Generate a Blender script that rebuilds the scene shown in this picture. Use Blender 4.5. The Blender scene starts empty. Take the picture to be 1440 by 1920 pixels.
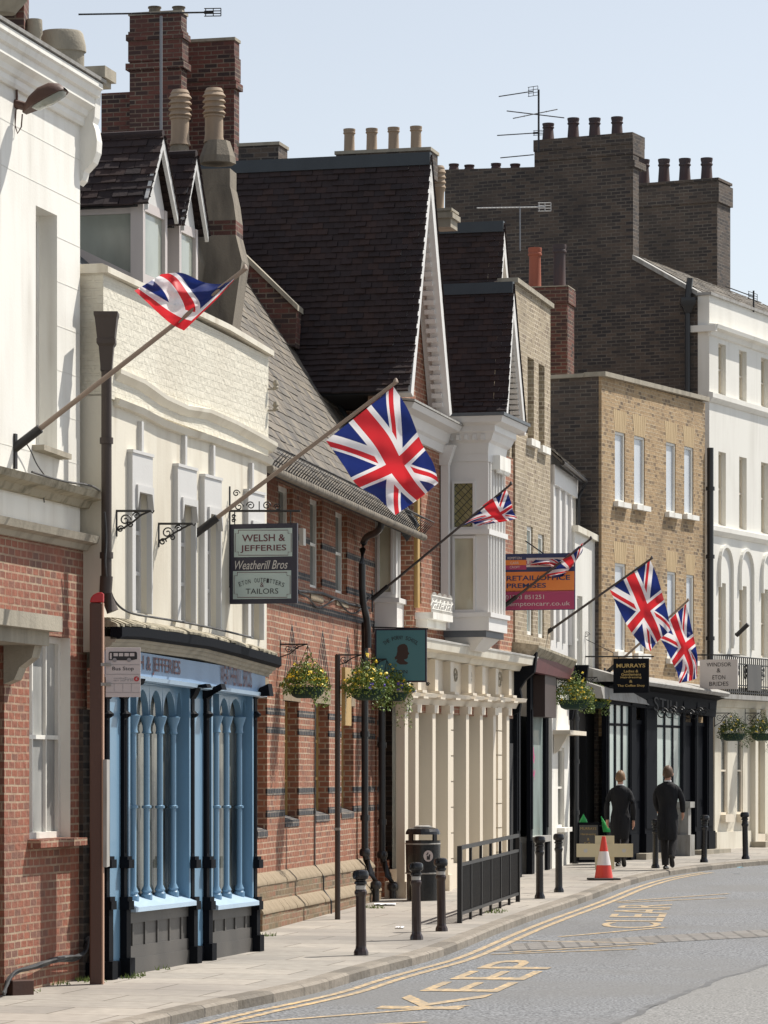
import bpy, math, random
from mathutils import Vector
R = math.radians
random.seed(7)
sc = bpy.context.scene
COL = sc.collection
# ---------------------------------------------------------------- camera, sky, sun
FPX, HY, CZ = 6500.0, 1450.0, 2.281          # focal length and horizon in photograph pixels, eye height
cam = bpy.data.cameras.new('camera'); camo = bpy.data.objects.new('camera', cam); COL.objects.link(camo)
camo.location = (0, 0, CZ); camo.rotation_euler = (R(90), 0, 0)
cam.sensor_fit = 'VERTICAL'; cam.sensor_height = 36; cam.sensor_width = 27
cam.lens = 36*FPX/1920; cam.shift_y = (HY-960)/1920; cam.clip_end = 6000; cam.clip_start = .5
sc.camera = camo
SUN_EL, SUN_AZ = 55.0, 33.0                    # azimuth measured from +X towards +Y
w = bpy.data.worlds.new('World'); sc.world = w; w.use_nodes = True
nt = w.node_tree; bg = nt.nodes['Background']
sky = nt.nodes.new('ShaderNodeTexSky'); sky.sky_type = 'NISHITA'; sky.sun_disc = False
sky.sun_elevation = R(SUN_EL); sky.sun_rotation = R(90-SUN_AZ); sky.air_density = 1.0; sky.dust_density = .6; sky.ozone_density = 1.2
hs = nt.nodes.new('ShaderNodeHueSaturation'); hs.inputs['Saturation'].default_value = .42; hs.inputs['Value'].default_value = 1.12
nt.links.new(sky.outputs[0], hs.inputs['Color']); nt.links.new(hs.outputs[0], bg.inputs[0]); bg.inputs[1].default_value = .10
sl = bpy.data.lights.new('sun', 'SUN'); so = bpy.data.objects.new('sun', sl); COL.objects.link(so)
sl.energy = 5.0; sl.angle = R(.53); sl.color = (1, .95, .87)
sd = Vector((math.cos(R(SUN_EL))*math.cos(R(SUN_AZ)), math.cos(R(SUN_EL))*math.sin(R(SUN_AZ)), math.sin(R(SUN_EL))))
so.rotation_euler = sd.to_track_quat('Z', 'Y').to_euler(); so.location = (20, 20, 40)
sc.view_settings.view_transform = 'Standard'; sc.view_settings.look = 'None'
sc.view_settings.gamma = 1; sc.view_settings.exposure = .30
# ---------------------------------------------------------------- materials
def nm(name):
    m = bpy.data.materials.new(name); m.use_nodes = True
    return m, m.node_tree, m.node_tree.nodes['Principled BSDF']
def nd(t, typ, **kw):
    n = t.nodes.new(typ)
    for k, v in kw.items(): setattr(n, k, v)
    return n
def mixc(t, fac, a, b, mode='MIX'):
    n = nd(t, 'ShaderNodeMix', data_type='RGBA', blend_type=mode)
    for i, v in ((0, fac), (6, a), (7, b)):
        if isinstance(v, bpy.types.NodeSocket): t.links.new(v, n.inputs[i])
        else: n.inputs[i].default_value = (*v, 1) if isinstance(v, tuple) else v
    return n.outputs[2]
def ramp(t, src, a, b):
    n = nd(t, 'ShaderNodeMapRange'); t.links.new(src, n.inputs[0]); n.inputs[1].default_value = a; n.inputs[2].default_value = b
    return n.outputs[0]
def noise(t, scale, co=None, detail=5, stretch=None):
    n = nd(t, 'ShaderNodeTexNoise'); n.inputs['Scale'].default_value = scale; n.inputs['Detail'].default_value = detail
    if co is None:
        co = nd(t, 'ShaderNodeTexCoord').outputs['Object']
    if stretch:
        mp = nd(t, 'ShaderNodeMapping'); mp.inputs['Scale'].default_value = stretch; t.links.new(co, mp.inputs[0]); co = mp.outputs[0]
    t.links.new(co, n.inputs[0]); return n.outputs[0]
def bump(t, b, h, dist=.01, strength=.6):
    n = nd(t, 'ShaderNodeBump'); n.inputs['Distance'].default_value = dist; n.inputs['Strength'].default_value = strength
    t.links.new(h, n.inputs['Height']); t.links.new(n.outputs[0], b.inputs['Normal'])
def plain(name, c, rough=.6, metal=0, dirt=.25, dirtc=None, sc_=3, spec=None, coat=0, streak=True, fine=.003, streaks=0, folds=0):
    m, t, b = nm(name)
    dc = dirtc or tuple(v*.45 for v in c)
    a = ramp(t, noise(t, sc_, stretch=(1, 1, .25) if streak else None, detail=8), .45, .8)
    mu = nd(t, 'ShaderNodeMath', operation='MULTIPLY'); t.links.new(a, mu.inputs[0]); mu.inputs[1].default_value = dirt
    col = mixc(t, mu.outputs[0], c, dc)
    t.links.new(col, b.inputs['Base Color']); b.inputs['Roughness'].default_value = rough; b.inputs['Metallic'].default_value = metal
    b.inputs['Coat Weight'].default_value = coat
    if streaks:
        sk = ramp(t, noise(t, 5, detail=6, stretch=(1, 1, .06)), .52, .78); bl = ramp(t, noise(t, .8, detail=4), .4, .6); k2 = nd(t, 'ShaderNodeMath', operation='MULTIPLY'); t.links.new(sk, k2.inputs[0]); t.links.new(bl, k2.inputs[1])
        k3 = nd(t, 'ShaderNodeMath', operation='MULTIPLY'); t.links.new(k2.outputs[0], k3.inputs[0]); k3.inputs[1].default_value = streaks
        t.links.new(mixc(t, k3.outputs[0], col, dc), b.inputs['Base Color'])
    if spec is not None: b.inputs['Specular IOR Level'].default_value = spec
    if folds: bump(t, b, noise(t, 9, detail=3, stretch=(1, 1, .3)), folds, 1.)
    elif fine: bump(t, b, noise(t, 40), fine, .5)
    return m
def brick(name, c1, c2, c3, mortar, bw=.225, bh=.075, ms=.010, wob=.012, dirt=.3, dirtc=(.05, .045, .04), paint=None, bstr=.8, frac=.18, dscale=.9):
    m, t, b = nm(name)
    uv = nd(t, 'ShaderNodeUVMap').outputs[0]
    nz = nd(t, 'ShaderNodeTexNoise'); nz.inputs['Scale'].default_value = 2.3; t.links.new(uv, nz.inputs[0])
    vm = nd(t, 'ShaderNodeVectorMath', operation='MULTIPLY_ADD'); t.links.new(nz.outputs['Color'], vm.inputs[0])
    vm.inputs[1].default_value = (wob, wob, 0); t.links.new(uv, vm.inputs[2])
    def bt(ca, cb, mo, smooth=.1):
        n = nd(t, 'ShaderNodeTexBrick'); t.links.new(vm.outputs[0], n.inputs[0])
        n.inputs['Color1'].default_value = (*ca, 1); n.inputs['Color2'].default_value = (*cb, 1); n.inputs['Mortar'].default_value = (*mo, 1)
        n.inputs['Scale'].default_value = 1; n.inputs['Brick Width'].default_value = bw; n.inputs['Row Height'].default_value = bh
        n.inputs['Mortar Size'].default_value = ms; n.inputs['Mortar Smooth'].default_value = smooth; n.inputs['Bias'].default_value = 0
        n.offset = .5; return n
    n1 = bt((0, 0, 0), (1, 1, 1), (.5, .5, .5))
    cr = nd(t, 'ShaderNodeValToRGB'); t.links.new(n1.outputs[0], cr.inputs[0])
    e = cr.color_ramp.elements; e[0].color = (*c3, 1); e[0].position = frac*.6; e[1].color = (*c1, 1); e[1].position = 1
    x = e.new(frac+.12); x.color = (*c2, 1); x = e.new(.62); x.color = (*[(a+b_)/2 for a, b_ in zip(c1, c2)], 1)
    fine = ramp(t, noise(t, 14, uv, 8), .3, .75); med = ramp(t, noise(t, 1.1, uv, 4), .4, .7)
    c = mixc(t, fine, mixc(t, .3, cr.outputs[0], (0.03, .025, .02)), cr.outputs[0])
    lf = ramp(t, noise(t, .8, uv, 6), .35, .65); c = mixc(t, lf, c, mixc(t, .35, c, c2))
    mf = nd(t, 'ShaderNodeMath', operation='MULTIPLY'); t.links.new(n1.outputs['Fac'], mf.inputs[0]); t.links.new(ramp(t, noise(t, 2.1, uv, 9), .25, .6), mf.inputs[1])
    c = mixc(t, mf.outputs[0], c, mixc(t, ramp(t, noise(t, 5, uv), .3, .7), tuple(v*.72 for v in mortar), mortar))
    if paint: c = mixc(t, .93, c, paint)
    dn = ramp(t, noise(t, dscale, uv, 9, (1, .55, 1)), .48, .78)
    mu = nd(t, 'ShaderNodeMath', operation='MULTIPLY'); t.links.new(dn, mu.inputs[0]); mu.inputs[1].default_value = dirt
    c = mixc(t, mu.outputs[0], c, dirtc)
    t.links.new(c, b.inputs['Base Color']); b.inputs['Roughness'].default_value = .85 if not paint else .6
    iv = nd(t, 'ShaderNodeMath', operation='MULTIPLY_ADD'); t.links.new(n1.outputs['Fac'], iv.inputs[0]); iv.inputs[1].default_value = -1
    t.links.new(fine, iv.inputs[2])
    bump(t, b, iv.outputs[0], .008, bstr)
    return m
def island(name, cs, rough=.8, patch=(.02, .02, .02), pa=.4, spec=.3, ns=2.0):
    m, t, b = nm(name)
    g = nd(t, 'ShaderNodeNewGeometry'); cr = nd(t, 'ShaderNodeValToRGB'); t.links.new(g.outputs['Random Per Island'], cr.inputs[0])
    el = cr.color_ramp.elements; el[0].color = (*cs[0], 1); el[1].color = (*cs[-1], 1)
    for i, c in enumerate(cs[1:-1]): x = el.new((i+1)/(len(cs)-1)); x.color = (*c, 1)
    f = ramp(t, noise(t, ns, detail=8), .45, .75); mu = nd(t, 'ShaderNodeMath', operation='MULTIPLY'); t.links.new(f, mu.inputs[0]); mu.inputs[1].default_value = pa
    c = mixc(t, mu.outputs[0], cr.outputs[0], patch)
    t.links.new(c, b.inputs['Base Color']); b.inputs['Roughness'].default_value = rough; b.inputs['Specular IOR Level'].default_value = spec
    bump(t, b, noise(t, 30), .006, .6)
    return m
def glass(name, c, rough=.08, var=.5):
    m, t, b = nm(name)
    f = ramp(t, noise(t, 1.6, stretch=(1, 1, .4)), .4, .65)
    t.links.new(mixc(t, f, c, tuple(v*var for v in c)), b.inputs['Base Color'])
    b.inputs['Roughness'].default_value = rough; b.inputs['Specular IOR Level'].default_value = .8
    bump(t, b, noise(t, 1.2), .01, .25); return m
M = {}
M['redbrick'] = brick('red_brick', (.33, .110, .062), (.28, .10, .062), (.20, .095, .068), (.44, .32, .22), bw=.165, wob=.014, dirt=.3)
M['school'] = brick('orange_brick', (.36, .132, .068), (.30, .11, .06), (.20, .085, .055), (.50, .375, .265), bw=.17, dirt=.45, dirtc=(.10, .06, .045))
M['band'] = brick('blue_black_brick', (.045, .045, .05), (.03, .032, .04), (.02, .02, .025), (.28, .24, .2), bw=.17)
M['plinth'] = brick('old_plinth_brick', (.30, .13, .08), (.22, .15, .08), (.13, .10, .06), (.32, .26, .18), bw=.2, dirt=.7, dirtc=(.16, .13, .07))
M['creambrick'] = brick('cream_painted_brick', (.62, .57, .42), (.60, .54, .40), (.55, .5, .36), (.52, .47, .34), paint=(.70, .66, .55), dirt=.35, dirtc=(.33, .26, .17), bstr=1, ms=.012)
M['yellow'] = brick('yellow_stock_brick', (.50, .345, .185), (.40, .265, .14), (.17, .12, .075), (.55, .43, .28), bw=.17, dirt=.85, dirtc=(.14, .10, .065), frac=.22, dscale=.7)
M['pale'] = brick('pale_stock_brick', (.44, .36, .24), (.35, .28, .19), (.24, .18, .12), (.62, .53, .40), bw=.17, dirt=.25)
M['dark'] = brick('sooty_stock_brick', (.125, .09, .068), (.085, .066, .054), (.04, .034, .034), (.17, .145, .12), dirt=.5, dirtc=(.02, .018, .018), frac=.4)
M['chim'] = brick('sooty_red_chimney_brick', (.18, .06, .042), (.12, .045, .036), (.045, .028, .026), (.24, .19, .14), dirt=.45, dirtc=(.02, .018, .016), frac=.35, ms=.009)
M['tile'] = island('clay_roof_tiles', [(.030, .021, .021), (.042, .027, .026), (.034, .025, .026), (.052, .031, .027), (.030, .022, .023)], patch=(.018, .015, .016))
M['slate'] = island('grey_brown_slates', [(.14, .125, .105), (.20, .17, .135), (.16, .142, .12), (.115, .105, .095), (.23, .195, .15)], patch=(.07, .065, .055), pa=.7, ns=3.5)
M['lead'] = plain('roof_lead', (.11, .12, .13), .55, dirt=.5)
M['darklead'] = plain('dark_ridge_lead', (.035, .042, .048), .5, dirt=.4)
M['sootstone'] = plain('sooty_chimney_stone', (.21, .18, .14), .9, dirt=.9, dirtc=(.06, .052, .045), sc_=5, fine=.012)
M['greylead'] = plain('weathered_lead_top', (.34, .33, .31), .7, dirt=.7, dirtc=(.12, .10, .07), sc_=9)
M['white'] = plain('white_stucco', (.80, .78, .72), .65, dirt=.5, dirtc=(.50, .46, .39), sc_=2.6, streaks=.95)
M['white2'] = plain('far_white_stucco', (.76, .74, .68), .65, streaks=.4, dirt=.4, dirtc=(.45, .42, .36), sc_=1.4)
M['cream'] = plain('cream_stucco', (.70, .655, .55), .65, streaks=.9, dirt=.5, dirtc=(.36, .29, .2), sc_=2.4)
M['creamshop'] = plain('cream_paint', (.70, .62, .50), .5, dirt=.25, dirtc=(.38, .3, .22), sc_=3)
M['stone'] = plain('weathered_stone', (.36, .32, .25), .85, dirt=.6, dirtc=(.10, .09, .07), sc_=5, fine=.01)
M['plinthstone'] = plain('plinth_stone', (.27, .21, .14), .85, dirt=.7, dirtc=(.17, .13, .07), sc_=6, fine=.015)
M['moss'] = plain('mossy_cornice_stone', (.34, .30, .22), .9, dirt=1., dirtc=(.07, .06, .03), sc_=7, streak=False, fine=.02)
M['greypaint'] = plain('grey_white_paint', (.58, .57, .55), .5, dirt=.2)
M['lilac'] = plain('window_frame_paint', (.52, .47, .45), .5, dirt=.2)
M['oriel'] = plain('oriel_paint', (.70, .68, .65), .45, dirt=.12)
M['blue'] = plain('blue_shop_paint', (.145, .265, .385), .35, dirt=.5, dirtc=(.10, .2, .3), coat=.2)
M['blueb'] = plain('blue_fascia_paint', (.21, .31, .45), .5, dirt=.2)
M['sill'] = plain('pale_blue_sill_paint', (.42, .55, .68), .35, dirt=.15)
M['black'] = plain('black_gloss_paint', (.007, .008, .011), .6, dirt=.15, dirtc=(.02, .02, .02), spec=.06)
M['gloss'] = plain('black_gloss_iron', (.010, .010, .012), .25, dirt=.2, dirtc=(.03, .03, .03))
M['riser'] = plain('dusty_black_boards', (.07, .066, .062), .5, dirt=.5, dirtc=(.16, .145, .13), sc_=2)
M['iron'] = plain('black_ironwork', (.018, .017, .018), .45, metal=.2, dirt=.2)
M['pipe'] = plain('black_downpipe_paint', (.016, .016, .018), .3, dirt=.3, dirtc=(.06, .055, .05))
M['brown'] = plain('brown_painted_post', (.085, .038, .025), .55, dirt=.6, dirtc=(.05, .03, .025))
M['brownlt'] = plain('sunlit_side_brown_paint', (.50, .31, .22), .6, dirt=.2)  # post brown lightened to stand for its sunlit side
M['darkpipe'] = plain('dark_brown_iron', (.05, .035, .028), .55, dirt=.3)
M['red'] = plain('red_plastic', (.45, .015, .02), .35, dirt=.15)
M['ochre'] = plain('ochre_window_wood', (.45, .29, .10), .5, dirt=.3)
M['maroon'] = plain('maroon_fascia', (.13, .03, .035), .5, dirt=.6, dirtc=(.06, .02, .02))
M['pot'] = plain('buff_clay_pot', (.36, .27, .19), .85, dirt=.8, dirtc=(.13, .10, .08))
M['potred'] = plain('red_clay_pot', (.33, .10, .06), .85, dirt=.35)
M['potdark'] = plain('sooty_clay_pot', (.055, .042, .045), .8, dirt=.6, dirtc=(.15, .06, .04), sc_=4)
M['glass'] = glass('window_glass', (.10, .11, .105))
M['shopglass'] = glass('shop_window_glass', (.20, .21, .19), .06, .12)
M['paleglass'] = glass('glass_painted_pale_reflection', (.42, .50, .47), .12, .6)  # pale greenish reflection put into the base colour
M['blind'] = glass('pane_over_white_blind', (.55, .58, .62), .25, .85)
M['netglass'] = glass('glass_over_net_curtain', (.46, .46, .44), .15, .45)
M['curtain'] = glass('glass_over_curtain', (.52, .50, .38), .15, .5)
M['dormglass'] = glass('dormer_glass', (.34, .36, .31), .12, .6)
M['interior'] = plain('dark_interior', (.012, .012, .013), .8)
M['alu'] = plain('aluminium_tube', (.22, .22, .23), .45, metal=.6)
M['pole'] = plain('weathered_pole', (.28, .21, .16), .6, dirt=.4)
M['poledark'] = plain('dark_pole', (.06, .045, .04), .5)
M['cable'] = plain('black_cable', (.03, .03, .032), .6, dirt=.6, dirtc=(.25, .24, .23))
M['signdark'] = plain('navy_sign_board', (.020, .018, .035), .4, dirt=.1)
M['signpale'] = plain('pale_sage_sign_panel', (.42, .50, .47), .5, dirt=.05)
M['claret'] = plain('claret_lettering', (.10, .02, .03), .5, dirt=0)
M['silver'] = plain('silver_lettering', (.5, .47, .44), .5, dirt=0)
M['teal'] = plain('teal_sign_panel', (.075, .22, .24), .5, dirt=.1)
M['darkbrown'] = plain('dark_brown_lettering', (.045, .025, .02), .5, dirt=0)
M['orange'] = plain('orange_board', (.75, .24, .05), .5, dirt=.05)
M['magenta'] = plain('magenta_board', (.38, .045, .13), .5, dirt=.05)
M['navy'] = plain('navy_board', (.02, .04, .12), .5, dirt=.05)
M['paper'] = plain('off_white_board', (.62, .58, .55), .5, dirt=.08)
M['gold'] = plain('gold_lettering', (.42, .29, .10), .5, dirt=0)
M['buspanel'] = plain('bus_stop_panel', (.56, .50, .49), .45, dirt=.06)
M['textdark'] = plain('dark_print', (.02, .016, .018), .5, dirt=0)
M['greyprint'] = plain('grey_print', (.28, .26, .27), .5, dirt=0)
M['linecream0'] = plain('yellow_road_paint', (.78, .50, .19), .8, dirt=.5, dirtc=(.35, .28, .19), sc_=9, streak=False)
def worn():
    m, t, b = nm('worn_yellow_road_paint'); a = ramp(t, noise(t, 13, detail=12), .50, .60)
    t.links.new(mixc(t, a, mixc(t, .45, (.17, .165, .16), (.5, .36, .19)), mixc(t, ramp(t, noise(t, 3), .3, .7), (.60, .40, .18), (.50, .385, .24))), b.inputs['Base Color']); b.inputs['Roughness'].default_value = .85; return m
M['linecream'] = worn()
M['leaf'] = island('basket_leaves', [(.06, .11, .018), (.15, .23, .04), (.33, .40, .12), (.09, .15, .025), (.22, .29, .08)], .5, pa=.1)
M['leafdark'] = island('dark_basket_leaves', [(.03, .06, .015), (.07, .11, .03), (.12, .15, .05)], .5, pa=.1)
M['grass'] = island('weeds', [(.10, .16, .03), (.17, .22, .05), (.08, .12, .02)], .6, pa=.1)
M['yflower'] = island('yellow_petals', [(.85, .60, .03), (.90, .70, .08), (.75, .45, .02)], .5, pa=0)
M['vflower'] = island('violet_petals', [(.10, .06, .38), (.2, .13, .55)], .5, pa=0)
M['basket'] = plain('green_basket_liner', (.015, .045, .03), .8, dirt=.4, fine=.02)
M['cone'] = plain('orange_red_cone', (.65, .045, .025), .4, dirt=.2)
M['conewhite'] = plain('cone_white_sleeve', (.72, .66, .64), .4, dirt=.35, sc_=9)
M['rubber'] = plain('black_rubber', (.03, .03, .03), .7)
M['board'] = plain('buff_board', (.72, .60, .38), .6, dirt=.12)
M['cloth'] = plain('black_tailcoat_cloth', (.011, .011, .013), .8, dirt=.5, dirtc=(.03, .028, .027), spec=.25, sc_=7, folds=.05)
M['trouser'] = plain('dark_trouser_cloth', (.028, .026, .027), .85, spec=.2, folds=.03)
M['shoe'] = plain('black_shoe_leather', (.012, .012, .012), .25)
M['skin'] = plain('skin', (.52, .27, .18), .5, dirt=0, fine=0)
M['hair'] = plain('brown_hair', (.09, .048, .022), .6, dirt=.5, dirtc=(.05, .03, .015), sc_=30)
M['fair'] = plain('fair_hair', (.19, .105, .045), .6, dirt=.5, dirtc=(.09, .05, .025), sc_=30)
M['collar'] = plain('white_collar', (.75, .75, .75), .6, dirt=0)
M['green'] = plain('green_cloth', (.02, .35, .07), .6, dirt=.1)
M['pink'] = plain('pink_display', (.55, .05, .20), .6, dirt=.1)
M['skyblue'] = plain('turquoise_display', (.12, .42, .55), .6, dirt=.1)
M['litter'] = plain('paper_litter', (.75, .76, .8), .6, dirt=.2)
def leaded():
    m, t, b = nm('leaded_glass'); uv = nd(t, 'ShaderNodeUVMap').outputs[0]; mp = nd(t, 'ShaderNodeMapping'); mp.inputs['Rotation'].default_value = (0, 0, R(45)); mp.inputs['Scale'].default_value = (1.15, .8, 1)
    mp.vector_type = 'TEXTURE'; mp.inputs['Scale'].default_value = (.8, 1.25, 1); t.links.new(uv, mp.inputs[0])
    bt = nd(t, 'ShaderNodeTexBrick'); bt.offset = 0; t.links.new(mp.outputs[0], bt.inputs[0]); bt.inputs['Scale'].default_value = 1; bt.inputs['Brick Width'].default_value = .08; bt.inputs['Row Height'].default_value = .08
    bt.inputs['Mortar Size'].default_value = .006; bt.inputs['Color1'].default_value = (.17, .16, .07, 1); bt.inputs['Color2'].default_value = (.24, .22, .11, 1); bt.inputs['Mortar'].default_value = (.02, .03, .03, 1)
    t.links.new(bt.outputs[0], b.inputs['Base Color']); b.inputs['Roughness'].default_value = .15; return m
M['leaded'] = leaded()
def union_jack():
    m, t, b = nm('union_flag_cloth')
    uv = nd(t, 'ShaderNodeUVMap'); sp = nd(t, 'ShaderNodeSeparateXYZ'); t.links.new(uv.outputs[0], sp.inputs[0])
    def ma(op, a, b_=0., c=0.):
        n = nd(t, 'ShaderNodeMath', operation=op)
        for i, v in enumerate((a, b_, c)):
            if isinstance(v, bpy.types.NodeSocket): t.links.new(v, n.inputs[i])
            else: n.inputs[i].default_value = v
        return n.outputs[0]
    x = ma('MULTIPLY_ADD', sp.outputs[0], 60, -30); y = ma('MULTIPLY_ADD', sp.outputs[1], 30, -15)
    r5 = 1/math.sqrt(5)
    d1 = ma('MULTIPLY', ma('SUBTRACT', x, ma('MULTIPLY', y, 2.)), r5); d2 = ma('MULTIPLY', ma('ADD', x, ma('MULTIPLY', y, 2.)), r5)
    sg = ma('SIGN', x); e1 = ma('MULTIPLY', ma('MULTIPLY', d1, sg), -1.); e2 = ma('MULTIPLY', d2, sg)
    lt = lambda a, v: ma('LESS_THAN', a, v)
    gt = lambda a, v: ma('GREATER_THAN', a, v)
    ax, ay = ma('ABSOLUTE', x), ma('ABSOLUTE', y)
    wd = ma('MAXIMUM', lt(ma('ABSOLUTE', d1), 3.), lt(ma('ABSOLUTE', d2), 3.))
    rd = ma('MAXIMUM', ma('MULTIPLY', gt(e1, 0.), lt(e1, 2.)), ma('MULTIPLY', gt(e2, 0.), lt(e2, 2.)))
    wc = ma('MAXIMUM', lt(ax, 5.), lt(ay, 5.)); rc = ma('MAXIMUM', lt(ax, 3.), lt(ay, 3.))
    red, white = (.62, .025, .035), (.82, .80, .82)
    c = mixc(t, wd, (.010, .025, .16), white); c = mixc(t, rd, c, red); c = mixc(t, wc, c, white); c = mixc(t, rc, c, red)
    t.links.new(c, b.inputs['Base Color']); b.inputs['Roughness'].default_value = .55
    tr = nd(t, 'ShaderNodeBsdfTranslucent'); t.links.new(c, tr.inputs[0])
    mx = nd(t, 'ShaderNodeMixShader'); mx.inputs[0].default_value = .38
    t.links.new(b.outputs[0], mx.inputs[1]); t.links.new(tr.outputs[0], mx.inputs[2]); t.links.new(mx.outputs[0], t.nodes['Material Output'].inputs[0])
    bump(t, b, noise(t, 5), .02, .4)
    return m
M['flag'] = union_jack()
def ground_mat(name, c1, c2, c3, slab=None, scale=60, dir_=None):
    m, t, b = nm(name); co = nd(t, 'ShaderNodeTexCoord').outputs['Object']
    a = ramp(t, noise(t, scale, co, 3), .35, .65); big = ramp(t, noise(t, .35, co, 9), .42, .62)
    c = mixc(t, a, c1, c2); mu = nd(t, 'ShaderNodeMath', operation='MULTIPLY'); t.links.new(big, mu.inputs[0]); mu.inputs[1].default_value = .75
    c = mixc(t, mu.outputs[0], c, c3); st_ = ramp(t, noise(t, .9, co, 7, (1, .22, 1)), .56, .74); c = mixc(t, st_, c, mixc(t, .28, c, (.06, .055, .05)))
    if slab:
        mp = nd(t, 'ShaderNodeMapping'); mp.inputs['Rotation'].default_value = (0, 0, R(dir_)); t.links.new(co, mp.inputs[0])
        bt = nd(t, 'ShaderNodeTexBrick'); t.links.new(mp.outputs[0], bt.inputs[0])
        bt.inputs['Scale'].default_value = 1; bt.inputs['Brick Width'].default_value = slab[0]; bt.inputs['Row Height'].default_value = slab[1]
        bt.inputs['Mortar Size'].default_value = .010; bt.inputs['Color1'].default_value = (.86, .86, .86, 1); bt.inputs['Color2'].default_value = (1.12, 1.1, 1.08, 1)
        bt.inputs['Mortar'].default_value = (.45, .42, .38, 1)
        c = mixc(t, 1., c, bt.outputs[0], 'MULTIPLY')
        bump(t, b, ramp(t, bt.outputs['Fac'], 1, 0), .008, .7)
    else: bump(t, b, noise(t, scale, co, 3), .006, .8)
    t.links.new(c, b.inputs['Base Color']); b.inputs['Roughness'].default_value = .85
    return m
M['asphalt'] = ground_mat('asphalt', (.05, .053, .057), (.27, .275, .285), (.15, .148, .145), scale=38)
M['patch'] = ground_mat('asphalt_patch', (.09, .09, .088), (.30, .295, .285), (.19, .185, .175), scale=42)
M['paving'] = ground_mat('york_paving', (.30, .275, .24), (.36, .33, .29), (.23, .21, .19), slab=(1.3, .75), scale=8, dir_=14)
M['kerb'] = brick('kerb_stone', (.30, .26, .215), (.24, .21, .17), (.16, .14, .115), (.08, .07, .06), bw=.9, bh=.4, ms=.012, dirt=.7, dirtc=(.12, .10, .075), dscale=6)
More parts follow.
